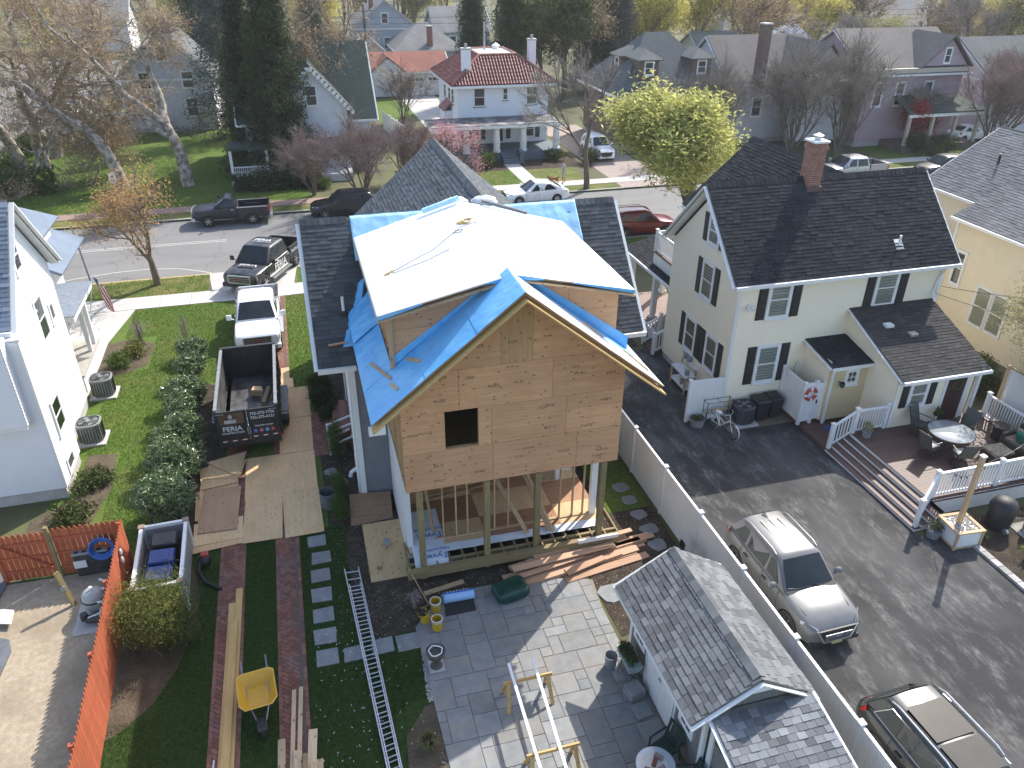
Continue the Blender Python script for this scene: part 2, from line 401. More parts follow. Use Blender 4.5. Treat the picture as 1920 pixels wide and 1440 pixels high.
def streetmat():
 m, nt, b = newmat('street_asphalt'); b.inputs['Roughness'].default_value = .9
 c = _mix(nt, _ramp(nt, _noise(nt, 26, 5), .3, .7), (.155,.15,.145), (.205,.20,.193))
 c = _mix(nt, _math(nt, 'MULTIPLY', _ramp(nt, _noise(nt, .5, 4, (.35,1.4,1)), .42, .68), .5), c, (.235,.228,.218))
 tc = nt.nodes.new('ShaderNodeTexCoord'); v = nt.nodes.new('ShaderNodeTexVoronoi'); v.feature = 'DISTANCE_TO_EDGE'; v.inputs['Scale'].default_value = .22
 wp = nt.nodes.new('ShaderNodeVectorMath'); wp.operation = 'ADD'
 nz = nt.nodes.new('ShaderNodeTexNoise'); nz.inputs['Scale'].default_value = 1.2; nt.links.new(tc.outputs['Object'], nz.inputs[0])
 nt.links.new(tc.outputs['Object'], wp.inputs[0]); nt.links.new(nz.outputs['Color'], wp.inputs[1]); nt.links.new(wp.outputs[0], v.inputs[0])
 c = _mix(nt, _math(nt, 'MULTIPLY', _ramp(nt, v.outputs['Distance'], .006, .002), .55), c, (.06,.06,.06))
 nt.links.new(c, b.inputs['Base Color']); _bump(nt, b, _noise(nt, 120, 3), .3, .01)
 return m
M_street = streetmat()
def drivemat():
 m, nt, b = newmat('driveway_asphalt'); b.inputs['Roughness'].default_value = .85; b.inputs['Specular IOR Level'].default_value = .2
 c = _mix(nt, _ramp(nt, _noise(nt, 70, 4), .3, .7), (.026,.026,.027), (.06,.058,.057))
 s1 = _ramp(nt, _noise(nt, .9, 6, (2.2,.75,1), .66), .47, .72); s2 = _ramp(nt, _noise(nt, 6, 5, (1.6,.6,1), .7), .36, .66)
 c = _mix(nt, _math(nt, 'MULTIPLY', _math(nt, 'MULTIPLY', s1, s2), .95), c, (.26,.25,.24))
 c = _mix(nt, _math(nt, 'MULTIPLY', _ramp(nt, _noise(nt, .35, 3), .42, .62), .4), c, (.13,.127,.123))
 nt.links.new(c, b.inputs['Base Color']); _bump(nt, b, _noise(nt, 90, 4), .5, .01)
 return m
M_drive = drivemat()
M_kerb = pm('kerb_concrete', (.36,.34,.30), (.45,.43,.39), scale=6, rough=.9)
M_kerby = pm('kerb_yellow', (.42,.31,.10), (.36,.30,.18), scale=4, rough=.85)
M_line = pm('road_paint', (.50,.49,.44), (.36,.35,.33), scale=9, rough=.8)
M_redbrick = pm('paver_brick', (.19,.075,.05), (.26,.11,.075), scale=14, rough=.9, rnd=.28, bump=.3, bscale=80, c3=(.14,.12,.115), s3=1.3, amt3=.5)
M_paver = pm('paver_tan', (.30,.24,.21), (.38,.31,.27), scale=3, rough=.9, rnd=.1)
M_blue = pm('bluestone', (.185,.195,.20), (.25,.25,.243), scale=3.5, rough=.8, rnd=.13, bump=.15, bscale=30, c3=(.27,.235,.185), s3=1.6, amt3=.5)
M_step = pm('stepping_bluestone', (.19,.20,.205), (.25,.255,.25), scale=4, rough=.85, rnd=.08, bump=.2, bscale=40)
M_joint = pm('patio_joint_sand', (.22,.20,.165), (.27,.22,.15), scale=5, rough=.95)
YN, YF = 44.15, 54.85          # kerb faces of the street
g = MB(); X0, X1 = -420, 520; prof = [(-120, 0), (YN, 0), (YN, -.13), (YF, -.13), (YF, 0), (900, 0)]
for (a, za), (b, zb) in zip(prof, prof[1:]): g.poly([(X0,a,za),(X1,a,za),(X1,b,zb),(X0,b,zb)])
struct('ground', g, M_soil)
def sheet(name, pts, z, mat): return struct(name, MB().poly([(x, y, z) for x, y in pts]), mat)
def rect(x0, y0, x1, y1): return [(x0,y0),(x1,y0),(x1,y1),(x0,y1)]
sheet('street', rect(-400, YN, 500, YF), -.124, M_street)
k = MB(); k.bx(-200, YN-.16, -.02, -4.9, YN+.02, .012); struct('kerb_yellow', k, M_kerby)
k = MB(); k.bx(-.6, YN-.16, -.02, 200, YN+.02, .012); struct('kerb_near', k, M_kerb)
k = MB(); k.bx(-200, YF-.02, -.02, -11, YF+.15, .012); struct('kerb_far_yellow', k, M_kerby)
k = MB(); k.bx(-11, YF-.02, -.02, 24.2, YF+.15, .012).bx(28.6, YF-.02, -.02, 200, YF+.15, .012); struct('kerb_far', k, M_kerb)
ml = MB()
for y in (50.0, 50.28): ml.bx(-60, y-.05, -.125, -4.6, y+.05, -.119)
struct('road_centre_marking', ml, M_line)
ml = MB(); pts = [(-14.5,44.6),(-12.5,45.45),(-10.5,45.95),(-8.6,46.05),(-7.0,45.7),(-5.8,45.0),(-4.9,44.3)]
for (a, b), (c, d) in zip(pts, pts[1:]): ml.beam((a,b,-.122), (c,d,-.122), .10, .006)
struct('road_edge_marking', ml, M_line)
# lawns
sheet('lawn_near', rect(-9.2, 20.3, 1.7, 39.85), .006, M_grass); sheet('lawn_back', rect(-9.2, 7, 1.7, 20.3), .006, pm('shade_dark_lawn', (.022,.048,.009), (.05,.085,.017), scale=9, rough=.9, bump=.8, bscale=55, bdist=.05, spec=.2))  # back lawn's darker colour paints in the shade of the house
sheet('lawn_front', rect(.2, 34, 15, 39.85), .007, M_grass)
sheet('verge_near', rect(-60, 41.55, -5.2, YN-.16), .006, M_grass2)
sheet('verge_near_house', rect(-.5, 41.55, 60, YN-.16), .006, M_grass)
sheet('lawn_far_left', rect(-22, 57.75, 1.0, 84), .006, M_grass)
sheet('lawn_far_mid', rect(12.6, 57.75, 17.1, 62.0), .006, M_grass)
sheet('lawn_far_right', rect(18.5, 57.75, 22.4, 61.8), .006, M_grass2)
sheet('lawn_far_house', rect(50, 57.75, 66, 62), .006, M_grass)
sheet('verge_far', rect(-60, YF+.15, 24.0, 56.35), .006, M_grass2)
sheet('verge_far_house', rect(29, YF+.15, 90, 56.35), .006, M_grass2)
sheet('lawn_behind', rect(9, 84, 13.5, 97), .006, M_grass)
# sidewalks, slab by slab
def slabs(name, x0, x1, y0, y1, mat, step=1.5, z=.03):
 base = struct(name, MB().poly([(x0,y0,.009),(x1,y0,.009),(x1,y1,.009),(x0,y1,.009)]), M_joint)
 mb = MB().bx(.008, .008, -.03, step-.008, y1-y0-.008, 0); me = mb.mesh('slab', mat)
 x = x0
 while x < x1-.1:
  piece('slab', me, base, Matrix.Translation((x, y0, z))); x += step
slabs('sidewalk_near', -30, -4.9, 39.9, 41.5, M_conc); slabs('sidewalk_near_house', -.9, 45, 39.9, 41.5, M_conc)
M_paverR = pm('sidewalk_brick', (.27,.175,.145), (.34,.235,.20), scale=9, rough=.9, rnd=.06)
slabs('brick_sidewalk_far', -40, 11, 56.4, 57.7, M_paverR); slabs('sidewalk_far', 11, 80, 56.4, 57.7, M_conc)
sheet('driveway_apron', [(-5.3,YN),(-4.8,39.9),(-.9,39.9),(-.5,YN)], .014, M_conc)
sheet('front_walk', [(-12,28),(-9.3,28),(-9.3,36.2),(-8.6,39.9),(-12,39.9)], .014, M_conc)
sheet('front_walk_far', rect(17.15, 57.7, 18.45, 64.2), .014, M_conc)
sheet('paver_driveway_far', rect(24.2, YF, 28.6, 78), .010, M_paver)
sheet('garage_court_far', rect(13.4, 77, 17.6, 99), .010, M_conc)
sheet('side_road', [(-60,57),(-24.2,57),(-22.5,84),(-17,140),(-40,140)], .008, M_street)
sheet('cross_road', rect(28, 43, 36.5, -40) if False else rect(30.2, 30, 36.5, YN), .008, M_street)
# neighbour's asphalt drive, its stone edging, the beds
e1, e2 = gp(1812, 1012), gp(1990, 1165)
sheet('asphalt_driveway', [(10.42,-3),(10.42,29.35),(15.2,29.35),(15.2,22.9),(17.72,22.9),(17.72,15.05),(e1.x,e1.y),(e2.x,e2.y),(e2.x+1,-3)], .010, M_drive)
sheet('mulch_bed_drive', [(e1.x,e1.y),(e2.x,e2.y),(26,e2.y),(26,15.3),(19.2,15.3)], .008, M_mulch)
sheet('stone_patio_right', [tuple(gp(1868,968)[:2]),(28,12.5),(28,4),tuple(gp(1990,1068)[:2])], .014, M_joint)
edge = struct('driveway_edging', MB().beam((e1.x,e1.y,.02), (e2.x,e2.y,.02), .2, .06), M_joint)
d = (e2-e1); n = int(d.length/.34); d.normalize()
M_ebrick = pm('edging_stone', (.30,.29,.275), (.40,.385,.36), scale=5, rough=.9, rnd=.15)
me = MB().bx(-.16,-.11,0,.16,.11,.09).mesh('edging_stone', M_ebrick)
for i in range(n): piece('edging_stone', me, edge, frame(e1+d*(.17+i*.34)+Vector((0,0,.012)), d, Vector((0,0,1)).cross(d)))
def flag_patio(base, x0, y0, x1, y1, mat, inside, z, ang=0, sx=.62, sy=.5, name='flagstone', thick=.03):
 "random ashlar of stones on a module grid"
 mod = .31; nx, ny = int((x1-x0)/mod), int((y1-y0)/mod); used = [[0]*ny for _ in range(nx)]
 sizes = [(3,2),(2,2),(2,3),(1,2),(2,1),(3,3),(1,1),(4,2)]
 ca, sa = math.cos(ang), math.sin(ang)
 for j in range(ny):
  for i in range(nx):
   if used[i][j]: continue
   random.shuffle(sizes)
   for a, b in sizes+[(1,1)]:
    if i+a <= nx and j+b <= ny and not any(used[i+p][j+q] for p in range(a) for q in range(b)): break
   for p in range(a):
    for q in range(b): used[i+p][j+q] = 1
   gx, gy = x0+i*mod, y0+j*mod; w_, h_ = a*mod, b*mod
   pl = clip_poly([(gx+.008,gy+.008),(gx+w_-.008,gy+.008),(gx+w_-.008,gy+h_-.008),(gx+.008,gy+h_-.008)], inside)
   if len(pl) < 3: continue
   zz = z+U(-.003,.004)
   MB().prism([(x, y, zz-thick) for x, y in pl], (0, 0, thick)).build(name, mat, base)
pat = [(1.78,8.0),(1.95,14.2),(1.92,15.0),(2.85,16.25),(4.6,16.45),(7.0,15.85),(6.75,13.75),(6.95,13.0),(6.95,8.0)]
base = struct('patio', MB().poly([(x, y, .016) for x, y in pat]), M_joint)
flag_patio(base, 1.6, 8.2, 7.1, 16.6, M_blue, [(-1,-.02,-1.95),(1,0,6.93),(-.8,.72,9.75),(.3,1,17.95),(0,1,16.4),(1,.16,9.42)], .034)
b2 = bpy.data.objects['stone_patio_right']; OFF[b2.name] = (0,0,0)
A, B = gp(1868,968), gp(1990,1068); nx, ny = (B-A).y, -(B-A).x
flag_patio(b2, 18.5, 7.5, 27, 14.8, M_ebrick, [(nx/ (B-A).length, ny/(B-A).length, (nx*A.x+ny*A.y)/(B-A).length), (-.0,1,A.y+.4)] if nx < 0 else [(-nx/(B-A).length,-ny/(B-A).length,-(nx*A.x+ny*A.y)/(B-A).length), (0,1,A.y+.4)], .034)
# yard sheets of the near garden
sheet('sandy_yard', [(-30,2),(-6.15,2),(-6.05,20.0),(-8.1,20.05),(-30,20.2)], .010, M_sand)
sheet('mulch_bed_house', [(-.35,20.3),(-.4,29.6),(-.15,31.6),(1.0,31.6),(1.0,21.6),(10.1,21.6),(10.1,14.3),(7.0,13.6),(6.9,16.2),(2.7,16.3),(1.8,15.3),(.5,15.25),(.1,16.6),(.15,20.3)], .010, M_mulch)
sheet('lawn_side_strip', [(8.6,18.6),(10.1,18.6),(10.1,24),(8.6,24)], .014, M_grass)
sheet('mulch_bed_hedge', [(-4.6,20.3),(-3.66,20.3),(-3.66,29.5),(-4.1,30.6),(-4.9,31.3),(-5.6,31.0),(-5.7,26),(-5.9,22),(-5.95,20.3)], .011, M_mulch)
sheet('mulch_bed_fence', [(-6.0,19.9),(-4.3,19.4),(-4.1,18),(-4.2,16.9),(-4.5,15.6),(-5.0,14.6),(-5.6,14.0),(-6.0,13.8)], .011, M_mulchB)
sheet('mulch_bed_patio', [(1.72,8),(.95,8.6),(.75,10.5),(.9,12.1),(1.45,12.8),(1.85,12.9)], .012, M_mulchB)
sheet('bed_white_house_front', [(-9.3,33.0),(-8.4,32.6),(-7.3,33.4),(-7.2,35.6),(-8.3,36.4),(-9.3,36.0)], .011, M_mulchB)
sheet('bed_white_house_rear', [(-8.5,26.6),(-7.5,26.4),(-7.35,24.2),(-7.7,22.6),(-8.4,21.2),(-9.6,20.6),(-9.6,23.0),(-8.5,24)], .011, M_mulchB)
sheet('bed_tree_ring', [(-5.75+.5*math.cos(t*.6283), 33.35+.5*math.sin(t*.6283)) for t in range(10)], .012, M_mulchB)
sheet('bed_tile_house', rect(12.6, 62.0, 17.1, 65.5), .011, M_mulch); sheet('bed_tile_house_right', rect(18.5, 61.8, 23.6, 66), .011, M_mulch)
sheet('bed_porch_yellow', rect(11.4, 29.6, 14.5, 37), .011, M_mulch)
pb = MB(); M_peb = pm('pebbles', (.30,.28,.25), (.42,.40,.36), scale=4, rough=.85, rnd=.35)
for i in range(1500):
 t = U(0,1); x = 1.68+.16*t+U(-.13,.13); y = 12.9+(15.2-12.9)*t; r = U(.012,.028); pb.ball((x, y, .012+r*.3), (r, r*U(.7,1), r*.6), 5, 3)
struct('pebble_edging', pb, M_peb, kind='stuff')
chips = MB(); M_chip = pm('wood_chips', (.36,.31,.25), (.18,.13,.09), scale=3, rough=.9, rnd=.5)
for i in range(2600):
 a = random.random()
 if a < .55: x, y = U(7,10.1), U(13.8,18.4)
 elif a < .8: x, y = U(.2,7), U(15.3,17.0)
 else: x, y = U(-.3,.9), U(16,24)
 t = U(0,3.14); s_ = U(.012,.04); chips.beam((x,y,.016), (x+s_*math.cos(t),y+s_*math.sin(t),.018+U(0,.01)), s_*.5, .006)
struct('scattered_chips', chips, M_chip, kind='stuff')
# brick wheel tracks in herringbone
M_mortar = pm('brick_bedding', (.11,.085,.07), (.15,.12,.10), scale=20, rough=.95)
def track(x0, x1, y0, y1):
 base = struct('brick_track', MB().bx(x0, y0, .0, x1, y1, .014), M_mortar)
 L, W_ = .2, .1; me = MB().bx(-L/2+.004,-W_/2+.004,-.02, L/2-.004,W_/2-.004,0).mesh('brick', M_redbrick)
 out = []
 a = math.pi/4; mbr = MB()
 for i in range(-60, 300):
  for j in range(-2, 6):
   for vert in (0, 1):
    px = (i + 4*j)*W_; py = i*W_
    cx_, cy_ = (px+W_, py+W_/2) if not vert else (px+2.5*W_, py)
    X = x0 + (cx_-cy_)*.70711; Y = 8 + (cx_+cy_)*.70711
    if x0+.125 < X < x1-.125 and y0+.1 < Y < y1-.1: out.append((X, Y, a+(math.pi/2 if vert else 0)))
 for y in np.arange(y0+.1, y1, .2):
  for x in (x0+.05, x1-.05): out.append((x, y, math.pi/2))
 out.sort(key=lambda t: t[1])
 for k, (x, y, r) in enumerate(out):
  M = Matrix.Translation((x, y, .03+U(-.002,.003))) @ Matrix.Rotation(r+U(-.02,.02), 4, 'Z')
  if k < 150: piece('brick', me, base, M)
  else: mbr.M = M; mbr.bx(-L/2+.004,-W_/2+.004,-.02, L/2-.004,W_/2-.004,0)
 o = mbr.build('brick_paving', M_redbrick, base); o['kind'] = 'stuff'
track(-3.62, -2.88, 9, 39.9); track(-2.0, -1.28, 9, 39.9)
# small brick landing by the side steps
base = struct('brick_landing', MB().bx(-1.25, 24.4, 0, .55, 27.6, .014), M_mortar)
me = MB().bx(-.096,-.046,-.02,.096,.046,0).mesh('brick', M_redbrick); mbr = MB()
for i in range(9):
 for j in range(31): mbr.M = Matrix.Translation((-1.15+i*.2+(.1 if j % 2 else 0)*.5, 24.45+j*.1, .03)); mbr.bx(-.096,-.046,-.02,.096,.046,0)
o = mbr.build('brick_paving', M_redbrick, base); o['kind'] = 'stuff'
# stepping stones
path = bpy.data.objects.new('stepping_stone_path', None); C.objects.link(path); path['kind'] = 'structure'
spots = [(594,1015,.55),(602.6,1046,.56),(601,1080,.56),(603.5,1116,.58),(607.5,1154,.58),(610,1193.5,.58),(614.5,1233.5,.58),(664,1226,.5),(717,1212,.56),(765,1205,.6)]
for x, y, s_ in spots:
 p = gp(x, y); q = [(p.x+s_/2*a+U(-.02,.02), p.y+s_/2*b+U(-.02,.02), .0) for a, b in ((-1,-.92),(1,-.92),(1,.92),(-1,.92))]
 MB().prism(q, (0,0,.035)).build('stepping_stone', M_step, path, bev=.008)
for x, y, s_ in ((1164,915,.62),(1179,938,.55),(1197,965,.58),(1216,993,.6),(1233,1022,.6),(1150,1112,.85),(1195,1090,.7),(640,905,.5),(620,885,.45)):
 p = gp(x, y); q = [(p.x+s_/2*math.cos(t)*U(.9,1.2), p.y+s_/2*math.sin(t)*U(.8,1.1), .004) for t in (.6,1.1,2.3,2.9,3.8,4.4,5.5,5.9)]
 MB().prism(q, (0,0,.034)).build('stepping_stone', M_step, path, bev=.008)
# grass blades where the lawn is close
def blades(name, zones, n, h, mat, holes=(), wid=.006, lean=.5):
 rng = np.random.default_rng(3); P = []
 areas = [(x1-x0)*(y1-y0) for x0, y0, x1, y1 in zones]; tot = sum(areas)
 for (x0,y0,x1,y1), ar in zip(zones, areas):
  k = int(n*ar/tot); p = np.stack([rng.uniform(x0,x1,k), rng.uniform(y0,y1,k)], 1)
  ok = np.ones(k, bool)
  for hx0,hy0,hx1,hy1 in holes: ok &= ~((p[:,0]>hx0)&(p[:,0]<hx1)&(p[:,1]>hy0)&(p[:,1]<hy1))
  P.append(p[ok])
 P = np.concatenate(P); k = len(P); a = rng.uniform(0, 6.28, k); hh = h*rng.uniform(.5,1.25,k); l = rng.uniform(0,lean,k)*hh; b = rng.uniform(0,6.28,k)
 dx, dy = np.cos(a)*wid, np.sin(a)*wid; V = np.zeros((k,3,3)); V[:,0,0] = P[:,0]-dx; V[:,0,1] = P[:,1]-dy; V[:,1,0] = P[:,0]+dx; V[:,1,1] = P[:,1]+dy
 V[:,2,0] = P[:,0]+np.cos(b)*l; V[:,2,1] = P[:,1]+np.sin(b)*l; V[:,2,2] = hh; V[:,:2,2] = .004
 me = bpy.data.meshes.new(name); me.from_pydata(V.reshape(-1,3).tolist(), [], np.arange(3*k).reshape(-1,3).tolist()); me.materials.append(mat)
 o = bpy.data.objects.new(name, me); C.objects.link(o); o['kind'] = 'stuff'
 return o
M_bladeN = pm('grass_blades_shade_dark', (.028,.062,.011), (.06,.105,.02), scale=2.2, rough=.85, rnd=.4, c3=(.12,.13,.04), s3=.8, amt3=.4, trans=.25, spec=.15)  # blades darkened in colour for the same painted shade as the back lawn
M_blade = pm('grass_blades', (.065,.125,.018), (.13,.21,.035), scale=2.2, rough=.85, rnd=.4, c3=(.19,.18,.06), s3=.8, amt3=.5, trans=.25, spec=.15)
holes = [(gp(x,y).x-s_/2, gp(x,y).y-s_/2, gp(x,y).x+s_/2, gp(x,y).y+s_/2) for x, y, s_ in spots]
blades('grass_blades_near', [(-2.88,9,-2.0,20.2),(-1.28,9,1.0,20.2),(-4.9,9,-3.62,19.4),(-6.0,9,-4.9,14.2),(.9,13,1.72,15.2)], 80000, .055, M_bladeN, holes+[(.1,15.3,2,21),(.7,8,1.9,12.8)])
blades('grass_blades_lawn', [(-8.6,20.3,-5.9,39.8),(-5.9,31,-3.7,39.8),(-1.25,29.8,-.2,39.8),(-2.88,29,-2.0,39.8)], 60000, .07, M_blade, [(-9.3,33,-7.2,36.4),(-8.6,21,-7.4,26.5)], wid=.009)
blades('grass_blades_verge', [(-30,41.6,-5.2,44),(-.5,41.6,3,44),(-22,58,1,72),(12.7,57.8,17,62)], 40000, .09, M_blade, wid=.016)
# ================================================================ the house under construction
M_sh_grey = shinglemat('shingle_charcoal', (.052,.057,.064), (.10,.107,.116), .22)
M_sh_blue = shinglemat('shingle_slate', (.075,.082,.09), (.135,.145,.155), .2)
M_roofdeck = pm('roof_underside', (.12,.11,.10), (.16,.15,.13), scale=4, rough=.9)
M_greysid = pm('grey_siding', (.15,.16,.18), (.18,.19,.21), scale=3, rough=.6)
M_membrane = pm('blue_membrane', (.11,.40,.78), (.15,.48,.84), scale=2.5, rough=.36, bump=.35, bscale=3.5, c3=(.22,.54,.86), s3=1.1, amt3=.6, spec=.7, bdist=.04)
M_memtop = pm('glare_white_membrane', (.80,.83,.86), (.74,.79,.84), scale=2.2, rough=.42, bump=.15, bscale=5, c3=(.68,.76,.84), s3=.6, amt3=.4, spec=.6)  # white colour stands in for sun glare on the blue membrane
hs = thing('house_under_construction', 'grey shingled house with raw plywood rear addition on posts', 'house', (5.2, 22, 0), world=True)
HX0, HX1, HE, HEZ, HR, HRZ = -.04, 10.35, 20.93, 5.4, 24.24, 8.85
sl_h = math.hypot(HR-HE, HRZ-HEZ)
# walls
wl = MB(); siding(wl, (.9,21.35,.25), (1,0,0), 8.8, 5.05, (0,-1,0), .13)
siding(wl, (.9,27.1,.25), (0,-1,0), 5.75, 5.05, (-1,0,0), .13); siding(wl, (9.7,21.35,.25), (0,1,0), 5.75, 5.05, (1,0,0), .13)
siding(wl, (.9,27.1,5.3), (0,-1,0), 5.75, 2.9, (-1,0,0), .13, lim=lambda z: (z*.96, 5.75-z*.96)); siding(wl, (9.7,21.35,5.3), (0,1,0), 5.75, 2.9, (1,0,0), .13, lim=lambda z: (z*.96, 5.75-z*.96))
siding(wl, (2.3,34.4,.25), (0,-1,0), 7.3, 4.5, (-1,0,0), .13); siding(wl, (9.8,27.1,.25), (0,1,0), 7.3, 4.5, (1,0,0), .13); siding(wl, (9.8,34.4,.25), (-1,0,0), 7.5, 4.5, (0,1,0), .13)
wl.bx(.95,21.4,0, 9.65,27.05,.3).bx(2.35,27,0, 9.75,34.35,.3)
wl.build('wall', M_greysid, hs)
tr = MB(); tr.bx(.84,21.28,.1,1.02,21.46,5.25).bx(.82,21.6,.1,.9,21.72,5.2)
tr.tube([(.80,21.42,5.2),(.80,21.42,.3)], .045, 8)
tr.build('corner_board', M_white, hs)
tr = MB()
for x, y, zt in ((.94,24.5,5.2),(.94,26.9,5.2)): tr.bx(x-.09,y-.09,.6,x+.09,y+.09,zt).bx(x-.13,y-.13,.6,x+.13,y+.13,.75)
tr.build('porch_column', M_white, hs)
# roof of the main block
def slab(name, pts, th, mat, parent, n):
 n = Vector(n).normalized(); return MB().prism([Vector(p)-n*th for p in pts], n*(th-.002)).build(name, mat, parent)
nr = Vector((0, -(HRZ-HEZ), HR-HE)).normalized()
rf = slab('roof', [(HX0,HE,HEZ),(HX1,HE,HEZ),(HX1,HR,HRZ),(HX0,HR,HRZ)], .16, M_roofdeck, hs, nr)
V_ = (Vector((0,HR-HE,HRZ-HEZ))).normalized()
shingles(rf, (HX0,HE,HEZ), (1,0,0), V_, 2.6, sl_h, M_sh_grey, tab=.31, exp=.145, nobj=210, inside=lambda p: p.x < 1.62+.0*p.z or p.z < 7.9)
shingles(rf, (8.2,HE,HEZ), (1,0,0), V_, HX1-8.2, sl_h, M_sh_grey, tab=.31, exp=.145, nobj=90, inside=lambda p: p.x > 8.75 or p.z < 7.9)
nf = Vector((0, HRZ-HEZ, HR-HE)).normalized()
rf2 = slab('roof', [(HX0,HR,HRZ),(HX1,HR,HRZ),(HX1,2*HR-HE,HEZ),(HX0,2*HR-HE,HEZ)], .16, M_roofdeck, hs, nf)
shingles(rf2, (HX1,2*HR-HE,HEZ), (-1,0,0), Vector((0,HE-HR,HRZ-HEZ)), HX1-HX0, sl_h, M_sh_grey, tab=.62, exp=.2)
# ridge caps
def caps(roof, a, b, mat, step=.2, w_=.17, slope=1.0):
 a, b = Vector(a), Vector(b); d = b-a; n = int(d.length/step); d.normalize(); s_ = Vector((0,0,1)).cross(d); mb = MB()
 for i in range(n):
  p = a+d*(i*step); q = p+d*(step*1.2); z0, z1 = .045, .03
  for sg in (1, -1):
   e = s_*sg*w_ - Vector((0,0,w_*slope))
   mb.add([p+Vector((0,0,z0)), q+Vector((0,0,z1)), q+e+Vector((0,0,z1)), p+e+Vector((0,0,z0)), p+e+Vector((0,0,.02)), p+Vector((0,0,.02))], [(0,1,2,3) if sg < 0 else (3,2,1,0), (0,3,4,5)])
 o = mb.build('ridge_cap', mat, roof); o['kind'] = 'stuff'
caps(rf, (HX0,HR,HRZ), (1.55,HR,HRZ), M_sh_grey); caps(rf, (8.9,HR,HRZ), (HX1,HR,HRZ), M_sh_grey)
for xa, xb in ((HX0-.02,1.06),(9.3,HX1+.06)): MB().bx(xa,HE-.11,HEZ-.17,xb,HE+.01,HEZ-.03).build('gutter', M_white, hs)
for x in (HX0-.02, HX1+.02): MB().beam((x,HE,HEZ-.1), (x,HR,HRZ-.1), .03, .2, (1,0,0)).build('rake_board', M_white, hs)
st = MB().bx(HX0,HE+.02,HEZ-.2,1.1,21.4,HEZ-.16).bx(9.2,HE+.02,HEZ-.2,HX1,21.4,HEZ-.16); st.build('soffit', M_white, hs)
# vent pipe on the left slope
zv = HEZ+(22.05-HE)*(HRZ-HEZ)/(HR-HE); vp = MB().cyl((.92,22.05,zv-.1), (.92,22.05,zv+.55), .045, n=12); vp.build('vent_pipe', M_white, hs, smooth=40)
MB().lathe([(.14,0),(.13,.05),(.07,.09),(.05,.14)], (.92,22.05,zv-.03), 12).build('vent_flashing', M_rubber, hs, smooth=40)
# front wing with its ridge towards the street
WX, WZ, WY0, WY1, WH, WS = 6.08, 8.82, 24.3, 34.8, 4.7, .86
for s_ in (-1, 1):
 n = Vector((s_*WS, 0, 1)).normalized()
 o = slab('roof', [(WX,WY0,WZ),(WX+s_*WH,WY0,WZ-WS*WH),(WX+s_*WH,WY1,WZ-WS*WH),(WX,WY1,WZ)], .16, M_roofdeck, hs, n)
 if s_ < 0: shingles(o, (WX-WH,WY1,WZ-WS*WH), (0,-1,0), (1,0,WS), WY1-WY0, WH*1.319, M_sh_blue, tab=.36, exp=.16)
 else: shingles(o, (WX+WH,WY0,WZ-WS*WH), (0,1,0), (-1,0,WS), WY1-WY0, WH*1.319, M_sh_blue, tab=.36, exp=.16)
caps(o, (WX,WY1,WZ), (WX,WY0+.3,WZ), M_sh_blue, step=.22, w_=.19, slope=WS)
MB().beam((WX,WY1+.02,WZ-.1),(WX-WH,WY1+.02,WZ-WS*WH-.1),.04,.2,(0,1,0)).beam((WX,WY1+.02,WZ-.1),(WX+WH,WY1+.02,WZ-WS*WH-.1),.04,.2,(0,1,0)).build('rake_board', M_white, hs)
mb = MB(); siding(mb, (9.8,34.4,4.7), (-1,0,0), 7.5, 3.7, (0,1,0), .13, lim=lambda z: (z*1.15, 7.5-z*1.15)); mb.build('gable_wall', M_greysid, hs)
# ---- addition: sheathed rear wall
AX0, AX1, AY = 1.86, 8.08, 17.2
RX, RZ, SL, RY0 = 4.92, 9.2, .80, 16.3      # rear gable roof: ridge x, ridge top z, slope, front edge
top = lambda x: RZ-.17-SL*abs(x-RX)
gab = [(1,0,AX1),(-1,0,-AX0),(SL,1,RZ-.2+SL*RX),(-SL,1,RZ-.2-SL*RX)]
M_stamp = pm('plywood_stamp_ink', (.11,.07,.05), rough=.9)
def sheet_ply(x0, z0, x1, z1, mat=M_ply, y=AY, planes=gab, hole=None, ink=2):
 rs = [(x0,z0,x1,z1)]
 if hole:
  hx0,hz0,hx1,hz1 = hole; rs = [(x0,z0,hx0,z1),(hx1,z0,x1,z1)]
  if hz0 > z0+.02: rs.append((hx0,z0,hx1,hz0))
  if hz1 < z1-.02: rs.append((hx0,hz1,hx1,z1))
 mb = MB()
 for a,b,c,d in rs:
  pl = clip_poly([(a+.004*(a==x0),b+.004*(b==z0)),(c-.004*(c==x1),b+.004*(b==z0)),(c-.004*(c==x1),d-.004*(d==z1)),(a+.004*(a==x0),d-.004*(d==z1))], planes)
  if len(pl) > 2: mb.prism([(p,y,q) for p,q in pl], (0,U(.016,.020),0))
 if not mb.v: return
 o = mb.build('plywood_sheet', mat, hs)
 k = MB(); k.kind = 1; cnt = 0
 for _ in range(ink*4):
  cx_, cz_ = U(x0+.25,x1-.25), U(z0+.15,z1-.15); w_, h_ = U(.22,.36), U(.07,.10)
  if hole and hole[0]-.3 < cx_ < hole[2]+.3: continue
  if len(clip_poly([(cx_-w_/2,cz_-h_/2),(cx_+w_/2,cz_-h_/2),(cx_+w_/2,cz_+h_/2),(cx_-w_/2,cz_+h_/2)], planes)) != 4: continue
  xx = cx_-w_/2
  while xx < cx_+w_/2:
   ww = U(.008,.03)
   for r_ in range(3):
    if random.random() < .72: k.bx(xx, y-.0012, cz_-h_/2+r_*h_/3, xx+ww, y+.001, cz_-h_/2+(r_+.75)*h_/3)
   xx += ww+U(.006,.016)
  cnt += 1
  if cnt >= ink: break
 if k.v: k.build('ink_stamps', M_stamp, o, kind='stuff')
WIN = (3.01, 4.46, 3.93, 5.63)
z1, z2, z3, z4 = 3.2, 4.42, 5.64, 6.86
